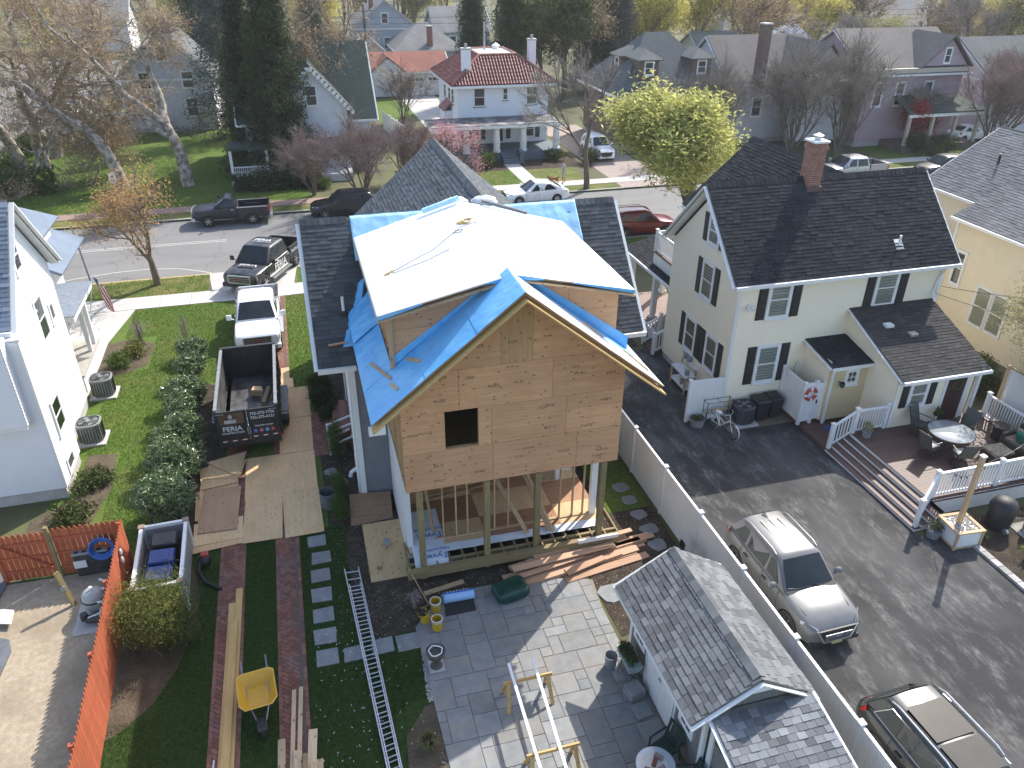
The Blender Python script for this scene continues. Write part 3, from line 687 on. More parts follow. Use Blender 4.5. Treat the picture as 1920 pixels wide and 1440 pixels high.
sheet_ply(AX0,z1,4.33,z2, ink=3); sheet_ply(4.33,z1,6.78,z2, ink=3); sheet_ply(6.78,z1,AX1,z2, ink=2)
sheet_ply(AX0,z2,4.30,z3, hole=WIN, ink=2); sheet_ply(4.30,z2,6.42,z3, ink=3); sheet_ply(6.42,z2,AX1,z2+.78, ink=1); sheet_ply(6.42,z2+.78,AX1,z3, ink=1)
sheet_ply(AX0,z3,3.42,z4, ink=2); sheet_ply(3.42,z3,5.98,z4, ink=3); sheet_ply(5.98,z3,AX1,z4, ink=3)
sheet_ply(AX0,z4,4.55,8.9, ink=1); sheet_ply(4.55,z4,5.40,8.45, mat=M_plyV, ink=1); sheet_ply(5.40,z4,AX1,8.6, ink=1); sheet_ply(4.55,8.45,5.40,9.2, ink=0)
M_ink2 = pm('window_void', (.012,.010,.009), rough=1)
# inside of the addition: floor, dark back and the studs round the opening
fr = MB(); fr.bx(WIN[0]-.04,AY+.02,WIN[1]-.04,WIN[0],AY+.12,WIN[3]+.04).bx(WIN[2],AY+.02,WIN[1]-.04,WIN[2]+.04,AY+.12,WIN[3]+.04).bx(WIN[0],AY+.02,WIN[3],WIN[2],AY+.12,WIN[3]+.04).bx(WIN[0],AY+.02,WIN[1]-.04,WIN[2],AY+.12,WIN[1])
fr.build('window_framing', M_pineZ, hs)
MB().bx(AX0+.1,AY+.15,z1+.02,AX1-.1,21.3,z1+.28).build('upper_floor', M_treatedX, hs)
# side walls: left open studs with sheets, right sheathed
lw = MB()
for y in (17.24,17.36,18.0,18.6,19.2,19.8,20.4,21.0): lw.bx(AX0+.004,y,z1,AX0+.14,y+.04,6.3)
lw.bx(AX0+.002,17.24,z1-.01,AX0+.15,21.3,z1+.04).bx(AX0+.002,17.24,6.25,AX0+.15,21.3,6.33)
lw.build('stud_wall', M_pineZ, hs)
MB().bx(AX0+.15,17.3,z1+.05,AX0+.165,21.3,6.25).build('plywood_sheet', woodmat('plywood_side',(.52,.31,.17),(.42,.24,.12),axis=1,gs=1.6), hs)
MB().bx(AX1-.02,17.25,z1,AX1,21.3,6.2).build('plywood_sheet', M_ply, hs)
# ---- gable roof over the addition
def roof_z(x): return RZ-SL*abs(x-RX)
LX, RXe, DXL = 1.06, 8.83, 1.83
for s_, xe in ((-1, LX), (1, RXe)):
 n = Vector((s_*SL, 0, 1)).normalized(); yb = 17.94
 slab('roof_deck', [(RX,RY0+.04,RZ),(xe,RY0+.04,roof_z(xe)),(xe,yb,roof_z(xe)),(RX,yb,RZ)], .05, woodmat('plywood_deck',(.50,.33,.19),(.42,.26,.14),axis=1), hs, n)
 xi = DXL if s_ < 0 else 8.06
 slab('roof_deck', [(xi,yb,roof_z(xi)),(xe,yb,roof_z(xe)),(xe,21.15,roof_z(xe)),(xi,21.15,roof_z(xi))], .05, MATS['plywood_deck'], hs, n)
 f = MB().beam((RX,RY0,RZ-.18),(xe,RY0,roof_z(xe)-.18),.042,.30,(0,1,0)); f.build('rake_beam', M_lam, hs, bev=.004)
 MB().beam((RX,RY0+.32,RZ-.13),(xe+.05*-s_,RY0+.32,roof_z(xe)-.13),.04,.14,(0,1,0)).build('rafter', M_pine, hs)
for y in (17.0,17.6):
 for s_, xe in ((-1, LX), (1, RXe)): MB().beam((RX,y,RZ-.13),(xe,y,roof_z(xe)-.13),.04,.14,(0,1,0)).build('rafter', M_pine, hs)
# fascia scrap under the left tip (white wrap)
MB().bx(.98,16.5,5.66,1.4,16.56,5.92).build('fascia_wrap', M_white, hs)
def wrink(P, amp, f=5.0):
 import mathutils
 return mathutils.noise.fractal(Vector((P.x*f*.5, P.y*f, P.z*f*.4)), .9, 2.2, 4)*amp
def membrane(name, A, B, Cc, D, mat, lift=.006, amp=.008, nu=50, nv=40, edge=None, parent=hs):
 "wrinkled sheet over the quad A B C D, lifted off along its normal"
 A, B, Cc, D = map(Vector, (A, B, Cc, D)); n = (B-A).cross(D-A).normalized()
 def fn(u, v):
  p = (A*(1-u)+B*u)*(1-v) + (D*(1-u)+Cc*u)*v
  if edge: p = p + edge(u, v)
  return p + n*(lift+amp*.6+wrink(p, amp))
 o = MB().grid(fn, nu, nv).build(name, mat, parent, smooth=60)
 s_ = o.modifiers.new('thickness', 'SOLIDIFY'); s_.thickness = .003
 return o
zl = lambda x: roof_z(x)
# left slope, three courses of membrane, lapping up the dormer wall
for k, (xa, xb) in enumerate(((LX-.02,2.5),(2.42,3.8),(3.72,RX))):
 membrane('roof_membrane', (xa,RY0-.01,zl(xa)), (xb,RY0-.01,zl(xb)), (xb,17.94,zl(xb)), (xa,17.94,zl(xa)), M_membrane, .004+.004*k, .008, 50, 60)
membrane('roof_membrane', (LX-.02,17.92,zl(LX-.02)), (1.83,17.92,zl(1.83)), (1.83,20.9,zl(1.83)), (LX-.02,20.9,zl(LX-.02)), M_membrane, .006, .012, 30, 40)
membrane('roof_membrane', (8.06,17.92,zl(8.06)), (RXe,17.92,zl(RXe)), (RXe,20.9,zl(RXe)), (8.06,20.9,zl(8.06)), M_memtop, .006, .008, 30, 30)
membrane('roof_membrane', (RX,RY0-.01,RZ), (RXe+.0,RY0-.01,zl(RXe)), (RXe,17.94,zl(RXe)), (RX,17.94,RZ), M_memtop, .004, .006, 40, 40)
DY, DX0, DX1 = 17.95, 1.84, 8.03
membrane('membrane_upstand', (DX0-.02,DY-.012,zl(DX0)+.01), (RX-.3,DY-.012,RZ-.25), (RX-.3,DY-.012,RZ-.2), (DX0-.02,DY-.012,zl(DX0)+.30), M_membrane, .006, .008, 50, 8)
membrane('membrane_upstand', (RX+.3,DY-.012,RZ-.25), (8.4,DY-.012,zl(8.4)+.01), (8.4,DY-.012,zl(8.4)+.42), (RX+.3,DY-.012,RZ-.1), M_membrane, .006, .008, 50, 8)
def ragged(u, v): return Vector((0, (math.sin(u*6+1)*.11+math.sin(u*13+2)*.05)*v, 0))
mz = lambda y: HEZ+(y-HE)*(HRZ-HEZ)/(HR-HE)
membrane('roof_membrane', (1.06,20.75,6.13), (1.83,20.75,6.75), (1.9,22.6,mz(22.6)+.03), (1.06,22.0,mz(22.0)+.03), M_membrane, .02, .035, 30, 24, ragged)
membrane('roof_membrane', (.76,21.3,mz(21.3)+.02), (1.3,21.3,mz(21.3)+.02), (1.8,22.95,mz(22.95)+.02), (1.4,22.6,mz(22.6)+.02), M_membrane, .02, .035, 30, 24, ragged)
membrane('roof_membrane', (8.06,20.8,6.72), (8.83,20.8,6.12), (8.85,21.8,mz(21.8)+.03), (8.06,22.4,mz(22.4)+.03), M_membrane, .02, .035, 30, 24, ragged)
membrane('roof_membrane', (RX+.25,DY-.42,zl(RX+.25)), (8.5,DY-.42,zl(8.5)), (8.5,DY-.01,zl(8.5)), (RX+.25,DY-.01,zl(RX+.25)), M_membrane, .012, .006, 50, 6)
# ---- dormer box
DRX, DRZ, DEZ, DE0, DE1, DYN, DYF = 5.0, 9.1, 8.33, 1.52, 8.36, 17.68, 24.2
dsl = (DRZ-DEZ)/(DRX-DE0)
def above(x0, z0, x1, z1):
 for half in ((-1, max(x0,DX0), min(x1,RX)), (1, max(x0,RX), min(x1,DX1))):
  s_, a, b = half
  if b-a < .05: continue
  pl = clip_poly([(a+.004,z0+.004),(b-.004,z0+.004),(b-.004,z1-.004),(a+.004,z1-.004)], [(dsl,1,DRZ-.2+dsl*DRX),(-dsl,1,DRZ-.2-dsl*DRX),((-SL if s_ > 0 else SL), -1, -(RZ-.03+SL*RX) if s_ > 0 else -(RZ-.03-SL*RX))])
  if len(pl) > 2: MB().prism([(p,DY,q) for p,q in pl], (0,.018,0)).build('plywood_sheet', M_ply, hs)
for zz in ((6.4,6.9),(6.9,7.8),(7.8,9.0)):
 for xx in ((1.84,3.6),(3.6,6.6),(6.6,8.03)): above(xx[0], zz[0], xx[1], zz[1])
ds = MB()
for y in (17.96,18.1,18.6,19.2,19.8,20.3,20.9,21.5,22.1): ds.bx(DX0,y,max(5.9,mz(y)-.3),DX0+.12,y+.04,8.27)
ds.bx(DX0-.06,17.88,6.6,DX0+.06,17.945,8.27)
ds.build('stud_wall', M_pineZ, hs)
MB().prism([(DX0+.125,18.0,5.9),(DX0+.125,21.2,5.9),(DX0+.125,23.4,8.25),(DX0+.125,18.0,8.25)], (.015,0,0)).build('plywood_sheet', M_ply, hs)
MB().prism([(DX1-.02,17.98,6.0),(DX1-.02,21.3,6.0),(DX1-.02,23.4,8.25),(DX1-.02,17.98,8.25)], (.018,0,0)).build('plywood_sheet', M_ply, hs)
for s_, xe in ((-1, DE0), (1, DE1)):
 n = Vector((s_*dsl,0,1)).normalized()
 slab('dormer_roof_deck', [(DRX,DYN,DRZ),(xe,DYN,DEZ),(xe,DYF if s_ < 0 else DYF,DEZ),(DRX,DYF,DRZ)], .04, MATS['plywood_deck'], hs, n)
 MB().beam((DRX,DYN-.02,DRZ-.12),(xe,DYN-.02,DEZ-.12),.04,.15,(0,1,0)).build('fascia_board', M_pine, hs)
 MB().beam((xe-s_*.02,DYN,DEZ-.12),(xe-s_*.02,23.6,DEZ-.12),.04,.14).build('fascia_board', M_pineY, hs)
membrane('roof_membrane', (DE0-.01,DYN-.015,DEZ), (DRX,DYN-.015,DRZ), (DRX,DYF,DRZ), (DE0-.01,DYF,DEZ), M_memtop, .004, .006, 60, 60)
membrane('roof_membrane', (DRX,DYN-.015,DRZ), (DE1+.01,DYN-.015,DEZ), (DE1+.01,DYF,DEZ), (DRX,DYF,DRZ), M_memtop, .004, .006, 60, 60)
# blue edge flaps hanging over the dormer fascia
for a, b, h0, h1 in ((DE0, 2.65, .1, .03), (4.3, DRX-.1, .02, .13), (DRX+.05, 5.8, .14, .03), (6.6, DE1, .03, .1)):
 za, zb = DRZ-dsl*abs(a-DRX), DRZ-dsl*abs(b-DRX)
 membrane('membrane_edge', (a,DYN-.045,za-h0), (b,DYN-.045,zb-h1), (b,DYN-.045,zb+.004), (a,DYN-.045,za+.004), M_membrane, .002, .003, 20, 3)
# membrane band along the main ridge, both sides of the dormer
M_memlight = pm('blue_membrane_pale', (.30,.58,.82), (.42,.68,.87), scale=3, rough=.32, bump=.45, bscale=3.5, spec=.8, bdist=.05)  # paler copy of the membrane; paints glancing sun into the ridge band
for xa, xb in ((1.5,DRX+.25), (DRX+.45,8.95)):
 y0 = 23.2
 membrane('roof_membrane', (xa,y0,mz(y0)+.012), (xb,y0,mz(y0)+.012), (xb,HR,HRZ+.02), (xa,HR,HRZ+.02), M_memlight, .008, .022, 70, 14)
 membrane('roof_membrane', (xa,HR,HRZ+.03), (xb,HR,HRZ+.03), (xb,HR+.3,HRZ-.26), (xa,HR+.3,HRZ-.26), M_memlight, .008, .015, 60, 6)
# ---- open ground floor below
for i, (x, lab) in enumerate(((2.22,0),(4.14,0),(5.66,0),(7.67,0))):
 MB().bx(x-.085,17.16,-.02,x+.085,17.33,z1).build('post', M_treated, hs, bev=.006)
MB().bx(1.72,16.98,.22,8.3,17.155,.5).build('rim_beam', M_treatedX, hs, bev=.006)
MB().bx(1.72,17.34,.22,8.3,17.42,.46).build('rim_beam', M_treatedX, hs)
for i in range(17): MB().bx(1.8+i*.405,17.16,.24,1.85+i*.405,18.4,.47).build('floor_joist', M_treated, hs)
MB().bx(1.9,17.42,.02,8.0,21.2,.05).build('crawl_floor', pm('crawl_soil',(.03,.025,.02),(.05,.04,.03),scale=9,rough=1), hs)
M_subf = woodmat('subfloor_sheet', (.40,.215,.12), (.31,.155,.08), axis=0, gs=1.4, rnd=.2)
for i, (xa, xb) in enumerate(((1.9,4.3),(4.3,6.7),(6.7,8.05))):
 for j, (ya, yb) in enumerate(((17.82,18.95),(18.95,20.15),(20.15,21.3))): MB().bx(xa+.004,ya+.004,.475,xb-.004,yb-.004,.495).build('subfloor_sheet', M_subf if (i+j) % 2 else M_plyF, hs)
pl = MB().bx(2.75,18.2,.497,7.72,18.29,.535); pl.build('sole_plate', M_pine, hs)
for x in (3.02,3.42,3.77,4.62,5.05,6.72,7.15,7.5): MB().bx(x-.02,18.2,.536,x+.02,18.285,z1+.02).build('stud', M_pineZ, hs)
for x in (2.55,): MB().beam((x+.2,18.55,.52),(x,18.75,2.6),.04,.09).build('stud', M_pineZ, hs)
for a, b, w_ in (((5.55,17.75,.52),(4.75,19.8,1.9),.14),((6.25,17.7,.52),(5.85,19.6,1.7),.14),((6.35,17.65,.5),(5.95,19.55,1.68),.09)): MB().beam(a, b, .04, w_, (1,.3,0)).build('leaning_plank', M_pineY, hs)
for x0, y0, x1, y1, z in ((2.9,20.2,5.6,20.6,.52),(2.9,20.35,5.2,20.8,.56),(6.6,20.3,6.9,20.25,.53)): MB().beam((x0,y0,z),(x1,y1,z),.09,.04).build('loose_plank', M_pine, hs)
for x in (3.0,4.2,5.4): MB().bx(x,21.24,.5,x+1.19,21.27,1.75).build('plywood_sheet', M_plyF, hs)
for x0, x1, y0, y1 in ((7.72,7.92,18.15,18.32),(7.25,7.43,20.2,20.36),(1.89,2.06,18.1,18.26)): MB().bx(x0,y0,.0,x1,y1,z1-.01).build('white_column', M_white, hs, bev=.01)
MB().bx(1.87,18.3,.1,1.93,21.3,z1-.02).build('white_panel', M_white, hs)
MB().bx(7.55,20.6,.5,7.95,20.66,z1).build('white_panel', M_white, hs)
MB().bx(6.9,16.90,.5,8.2,16.97,.62).build('white_trim_offcut', M_white, hs)
# house-wrap lying on the floor, its print upside down
M_wrap = pm('house_wrap', (.72,.75,.79), (.64,.68,.74), scale=3, rough=.5, bump=.3, bscale=8); M_wrapink = pm('wrap_print', (.03,.16,.50), rough=.5)
def wrap_fn(u, v):
 x = 1.98+u*1.0+v*.05; y = 17.1+v*2.6; z = .508+.012*wrink(Vector((x,y,0)),1,4)
 if v < .12: z -= (.12-v)*1.2
 return Vector((x, y, max(z, .2)))
wr = MB().grid(wrap_fn, 16, 30).build('house_wrap', M_wrap, hs, smooth=60)
Mx = Matrix.Translation((2.62,17.58,.535)) @ Matrix.Rotation(math.pi, 4, 'Z')
for t_, s_, dx, dy in (('Tyvek',.34,0,0),('HomeWrap',.19,0,-.24),('Tyvek',.34,0,-.95),('HomeWrap',.19,0,-1.2)): text_mesh(t_, s_, Mx @ Matrix.Translation((dx,dy,0)), M_wrapink, 'wrap_print', wr)
def strip_fn(u, v): x = 2.75+u*5.2; y = 17.62+v*.34-.05*u; return Vector((x, y, .512+.014*wrink(Vector((x,y,0)),1,5)))
MB().grid(strip_fn, 60, 6).build('house_wrap', M_wrap, hs, smooth=60)
# ---- red side steps and their rail
M_redstep = woodmat('red_step_boards', (.28,.12,.085), (.21,.085,.06), axis=1, rnd=.1, knots=False)
for k in range(3): MB().bx(-.05+k*.3,25.0,0,.28+k*.3,27.2,.2+k*.2).build('step', M_redstep, hs)
MB().bx(.8,24.4,0,2.4,27.3,.75).build('porch_floor', M_redstep, hs)
rl = MB()
for y in (24.9,24.35): rl.beam((.0,y,.95),(.9,y,1.25),.05,.06).beam((.0,y,.35),(.9,y,.7),.05,.06).bx(-.04,y-.04,0,.04,y+.04,1.0)
rl.build('step_rail', M_white, hs)
mt = MB().bx(.78,22.3,.7,.9,22.6,1.15).bx(.76,21.75,.9,.9,21.95,1.2).tube([(.8,22.0,.9),(.6,21.9,.85),(.55,21.85,.7)], .07, 10); mt.build('utility_meter', M_white, hs, smooth=40)
# ---- loose things on the roofs
def on_left(x, y, dz=0): return Vector((x, y, roof_z(x)+dz))
for i, (a, b, lab) in enumerate((((1.36,19.0),(1.72,17.5),'longer pine cleat lying on the blue lower roof'),((1.68,17.3),(1.8,16.8),'short pine cleat at the blue roof edge below the longer one'),((2.2,17.75),(2.45,17.15),'pine cleat on the blue roof beside the dormer corner'))):
 p, q = on_left(*a, .035), on_left(*b, .035); d_ = (p+q)/2
 solo('wood_cleat', MB().beam(p, q, .085, .038, Vector((-SL,0,1))), M_pineY, lab, 'lumber', tuple(d_))
p, q = Vector((.35,21.35,mz(21.35)+.06)), Vector((.9,21.38,mz(21.38)+.06)); solo('wood_cleat', MB().beam(p, q, .05, .13, nr), M_pine, 'pine block lying on the dark shingles at the eave', 'lumber', tuple((p+q)/2))
for a, b, lb in (((6.9,17.5),(7.35,17.2),'beside the blue upstand'),((8.05,17.4),(8.6,16.85),'near the right roof tip')):
 p, q = on_left(*a, .04), on_left(*b, .04); solo('wood_cleat', MB().beam(p, q, .07, .038, Vector((SL,0,1))), M_pine, 'thin pine cleat on the glare-white roof slope '+lb, 'lumber', tuple((p+q)/2))
dz = lambda x: DRZ-dsl*abs(x-DRX)
def cord(name, pts, r, mat, label, cat):
 P_ = []
 for (x0,y0),(x1,y1) in zip(pts, pts[1:]):
  for t in range(5): f = t/5; P_.append(Vector((x0+(x1-x0)*f+U(-.015,.015), y0+(y1-y0)*f+U(-.015,.015), 0)))
 P_ = [Vector((p.x*.97,p.y-.5,dz(p.x*.97)+.02+r)) for p in P_]
 return solo(name, MB().tube(P_, r, 5), mat, label, cat, tuple(P_[0]), smooth=60)
M_cordy = pm('yellow_hose', (.55,.38,.10), rough=.5); M_cordg = pm('grey_cord', (.20,.20,.20), rough=.6)
cord('air_hose', [(2.1,20.55),(2.5,20.7),(3.0,21.0),(3.6,21.3),(4.2,21.9),(4.7,22.4),(5.1,22.45),(5.6,22.3)], .012, M_cordg, 'long grey cord trailing across the glare-white dormer roof', 'cord')
cord('tool_cable', [(2.3,20.5),(2.8,20.6),(3.2,20.65),(3.5,20.75),(3.9,20.95),(4.1,21.0)], .012, M_cordg, 'shorter grey cord with a tool end on the glare-white roof', 'cord')
coil = [(4.95+.28*math.cos(t*.9)*(1-t*.02)+U(-.05,.05), 22.75+.16*math.sin(t*.9)+U(-.05,.05)) for t in range(34)]
cord('coiled_hose', coil, .014, M_cordy, 'tangled yellow air hose heaped on the glare-white dormer roof', 'hose')
coil = [(2.1+.02*t+.07*math.cos(t*1.9), 20.55+.01*t+.06*math.sin(t*1.9)) for t in range(14)]
cord('coiled_hose', coil, .012, M_cordy, 'small yellow cord coil near the left dormer eave', 'hose')
cord('air_hose', [(4.4,22.1),(4.6,22.0),(4.7,22.15),(4.5,22.25),(4.4,22.12)], .012, M_cordg, 'little grey cord loop beside the tangled yellow hose', 'cord')
p, q = Vector((3.75,23.85,dz(3.75)+.16)), Vector((4.95,24.1,dz(4.95)+.16)); solo('membrane_roll', MB().cyl(p, q, .085, n=14), M_memlight, 'thin blue membrane roll lying by the main ridge', 'roll', tuple(p), smooth=50)
p, q = Vector((5.75,24.2,dz(5.75)+.14)), Vector((7.1,23.55,dz(7.1)+.12)); solo('ridge_strip', MB().beam(p, q, .09, .09), pm('dark_strip',(.13,.13,.14),(.2,.2,.2),scale=9,rough=.8), 'long dark grey strip lying across the dormer ridge', 'roof strip', tuple(p))
M_poly = pm('clear_plastic', (.72,.74,.76), (.62,.64,.67), scale=5, rough=.25, bump=.6, bscale=6)
for x, y, lab in ((4.95,24.55,'crumpled clear plastic bundle on the main ridge'),(5.9,24.5,'smaller crumpled plastic bundle beside the first on the ridge')):
 mb = MB(); mb.ball((x,y,HRZ+.1), (.45,.25,.2), 16, 9, .12); solo('plastic_bundle', mb, M_poly, lab, 'plastic', (x,y,HRZ), smooth=60)
# ================================================================ the cream-yellow neighbour house with its deck
M_ysid = pm('yellow_siding', (.84,.755,.585), (.86,.78,.615), scale=2, rough=.55)
M_ysid2 = pm('tan_siding', (.58,.46,.28), (.62,.50,.31), scale=2, rough=.55)
M_sh_black = shinglemat('shingle_black', (.022,.023,.026), (.047,.049,.054), .25)
M_sh_brown = shinglemat('shingle_weathered', (.045,.043,.042), (.08,.077,.074), .2)
M_found = pm('foundation', (.38,.37,.35), (.45,.44,.42), scale=4, rough=.9)
def brickmat(name, c1, c2, mortar, s=1.0):
 m, nt, b = newmat(name); b.inputs['Roughness'].default_value = .9
 tc = nt.nodes.new('ShaderNodeTexCoord'); sx = nt.nodes.new('ShaderNodeSeparateXYZ'); nt.links.new(tc.outputs['Object'], sx.inputs[0])
 cb = nt.nodes.new('ShaderNodeCombineXYZ'); nt.links.new(_math(nt, 'ADD', sx.outputs[0], sx.outputs[1]), cb.inputs[0]); nt.links.new(sx.outputs[2], cb.inputs[1])
 t = nt.nodes.new('ShaderNodeTexBrick'); nt.links.new(cb.outputs[0], t.inputs[0])
 t.inputs['Color1'].default_value = (*c1,1); t.inputs['Color2'].default_value = (*c2,1); t.inputs['Mortar'].default_value = (*mortar,1)
 t.inputs['Scale'].default_value = 1; t.inputs['Brick Width'].default_value = .21*s; t.inputs['Row Height'].default_value = .073*s; t.inputs['Mortar Size'].default_value = .009*s
 c = _mix(nt, _math(nt, 'MULTIPLY', _ramp(nt, _noise(nt, 3, 4), .4, .7), .4), t.outputs[0], tuple(x*.6 for x in c1))
 nt.links.new(c, b.inputs['Base Color']); _bump(nt, b, _math(nt, 'SUBTRACT', 1.0, t.outputs['Fac']), .6, .01)
 MATS[name] = m
 return m
M_chim = brickmat('chimney_brick', (.24,.085,.055), (.33,.13,.085), (.36,.31,.27))
yh = thing('yellow_house', 'pale yellow clapboard house with black shutters and charcoal shingles', 'house', (19.5,26,0), world=True)
X0, X1, Y0, Y1, EZ = 15.1, 24.0, 23.1, 28.5, 5.62
RYe, REz, RYr, RZr, RXl, RXr = 22.80, 5.72, 25.8, 8.62, 14.72, 24.4
sl_y = (RZr-REz)/(RYr-RYe); slope_len = math.hypot(RYr-RYe, RZr-REz)
wl = MB(); siding(wl, (X0,Y0,.3), (1,0,0), X1-X0, EZ-.2, (0,-1,0)); wl.build('rear_wall', M_ysid, yh)
wl = MB(); siding(wl, (X0,Y1,.3), (0,-1,0), Y1-Y0, EZ-.3, (-1,0,0)); siding(wl, (X0,Y1,EZ), (0,-1,0), Y1-Y0, 2.55, (-1,0,0), lim=lambda z: (z*1.04, Y1-Y0-z*1.04)); wl.build('gable_wall', M_ysid, yh)
wl = MB(); siding(wl, (X1,Y0,.3), (0,1,0), Y1-Y0, EZ-.3, (1,0,0)); siding(wl, (X1,Y0,EZ), (0,1,0), Y1-Y0, 2.55, (1,0,0), lim=lambda z: (z*1.04, Y1-Y0-z*1.04)); siding(wl, (X1,Y1,.3), (-1,0,0), X1-X0, EZ-.3, (0,1,0)); wl.build('wall', M_ysid, yh)
MB().bx(X0+.03,Y0+.03,0,X1-.03,Y1-.03,.32).build('foundation', M_found, yh)
MB().bx(X0-.03,Y0-.035,.3,X0+.09,Y0+.06,EZ).build('corner_board', M_white, yh); MB().bx(X1-.1,Y0-.035,.3,X1+.03,Y0+.06,EZ).build('corner_board', M_white, yh)
def add_roof(house, O, Udir, n, w_, V, L, mat, nobj=0, tab=.31, exp=.145, th=.14, deckm=None, inside=None):
 O, Udir, V = Vector(O), Vector(Udir).normalized(), Vector(V).normalized()
 r_ = slab('roof', [O, O+Udir*w_, O+Udir*w_+V*L, O+V*L], th, deckm or M_roofdeck, house, n)
 shingles(r_, O, Udir, V, w_, L, mat, tab=tab, exp=exp, nobj=nobj, inside=inside)
 return r_
r1 = add_roof(yh, (RXl,RYe,REz), (1,0,0), (0,-sl_y,1), RXr-RXl, (0,1,sl_y), slope_len, M_sh_black, nobj=300)
add_roof(yh, (RXr,2*RYr-RYe,REz), (-1,0,0), (0,sl_y,1), RXr-RXl, (0,-1,sl_y), slope_len, M_sh_black, tab=.6, exp=.2)
caps(r1, (RXl,RYr,RZr), (RXr,RYr,RZr), M_sh_black)
MB().bx(RXl,RYe-.11,REz-.16,RXr+.02,RYe+.01,REz-.03).build('gutter', M_white, yh)
for x in (RXl-.02, RXr+.02):
 MB().beam((x,RYe,REz-.11),(x,RYr,RZr-.11),.035,.2,(1,0,0)).beam((x,2*RYr-RYe,REz-.11),(x,RYr,RZr-.11),.035,.2,(1,0,0)).build('rake_board', M_white, yh)
sf = MB()
for s_ in (1,-1):
 a, b = Vector((RXl,RYr-s_*(RYr-RYe),REz-.2)), Vector((RXl,RYr,RZr-.2))
 sf.poly([a, b, b+Vector((.4,0,0)), a+Vector((.4,0,0))])
sf.build('rake_soffit', M_white, yh); MB().bx(RXl,RYe+.01,REz-.19,RXr,Y0,REz-.165).build('soffit', M_white, yh)
dp = MB().tube([(X0-.06,Y0-.08,REz-.2),(X0-.06,Y0-.08,.3)], .045, 8); dp.build('downspout', M_white, yh)
dp = MB().tube([(X1-.2,RYe-.05,REz-.15),(X1-.15,Y0-.1,5.2),(X1-.3,Y0-.1,4.5),(X1-.35,Y0-.35,4.2)], .045, 8); dp.build('downspout', M_white, yh)
# front wing
WX, WZ, WYa, WYb, WH, ws = 21.0, 8.5, 25.9, 33.1, 3.3, .9
for s_ in (-1, 1):
 o = add_roof(yh, (WX+s_*WH, WYb if s_ < 0 else WYa, WZ-ws*WH), (0,-1 if s_ < 0 else 1,0), (s_*ws,0,1), WYb-WYa, (-s_,0,ws), WH*math.hypot(1,ws), M_sh_black, tab=.36, exp=.16)
caps(o, (WX,WYb,WZ), (WX,WYa+.2,WZ), M_sh_black)
MB().beam((WX,WYb,WZ-.1),(WX-WH,WYb,WZ-ws*WH-.1),.04,.2,(0,1,0)).beam((WX,WYb,WZ-.1),(WX+WH,WYb,WZ-ws*WH-.1),.04,.2,(0,1,0)).beam((WX-WH-.02,WYb,WZ-ws*WH-.1),(WX-WH-.02,27,WZ-ws*WH-.1),.06,.14).build('rake_board', M_white, yh)
wl = MB(); siding(wl, (18.0,32.8,.3), (0,-1,0), 4.4, 5.1, (-1,0,0)); siding(wl, (24,32.8,.3), (-1,0,0), 6, 5.1, (0,1,0)); siding(wl, (24,28.5,.3), (0,1,0), 4.3, 5.1, (1,0,0)); wl.build('front_wing_wall', M_ysid, yh)
# chimney on the ridge
ch = MB().bx(18.78,25.38,7.9,19.32,25.98,9.95).bx(18.74,25.34,9.7,19.36,26.02,9.82); co = ch.build('chimney', M_chim, yh)
MB().bx(18.73,25.33,9.95,19.37,26.03,10.02).build('chimney_cap', M_white, co)
MB().lathe([(.13,0),(.13,.12),(.2,.14),(.2,.17),(.0,.26)], (19.05,25.68,10.02), 14).build('flue_cap', M_alu, co, smooth=40)
MB().bx(18.74,25.3,8.0,19.36,25.42,8.35).build('chimney_flashing', pm('lead_flashing',(.10,.06,.05),(.13,.09,.08),scale=6,rough=.7), co)
zz = REz+(23.5-RYe)*sl_y; vp = MB().cyl((21.95,23.5,zz-.05),(21.95,23.5,zz+.38),.045,n=12).bx(21.78,23.36,zz-.13,22.12,23.64,zz-.1); vp.add([(21.78,23.34,zz-.14),(22.12,23.34,zz-.14),(22.12,23.66,zz+.19),(21.78,23.66,zz+.19)],[(0,1,2,3)]); vp.build('vent_pipe', M_white, yh, smooth=40)
# windows with shutters
NX, NY = (-1,0,0), (0,-1,0)
def yw(loc, N, w_, h_, sw=.36, blind=M_blind, **k):
 window(yh, loc, N, w_, h_, M_white, M_glass, blind, **k)
 for s_ in (-1, 1):
  d = Vector((0,0,1)).cross(Vector(N))*s_*(w_/2+.12+sw/2); shutter(yh, Vector(loc)+d-Vector((0,0,.07))+Vector(N)*.012, N, sw, h_+.14, M_shutter)
yw((15.1,25.38,6.40), NX, .72, .98, .33); yw((15.1,25.40,4.20), NX, .78, 1.36); yw((15.1,26.2,1.50), NX, .78, 1.34); yw((15.1,24.42,1.48), NX, .78, 1.36)
yw((16.82,23.1,4.18), NY, .82, 1.38, .38); yw((21.5,23.1,4.16), NY, .86, 1.40, .38); yw((16.78,23.1,1.42), NY, .84, 1.50, .38)
fl = MB().cyl((15.55,23.06,4.75),(15.55,23.0,4.75),.07,n=12).cyl((15.48,23.0,4.74),(15.44,22.86,4.66),.05,.07,n=10).cyl((15.62,23.0,4.74),(15.66,22.86,4.66),.05,.07,n=10); fl.build('flood_light', M_white, yh, smooth=40)
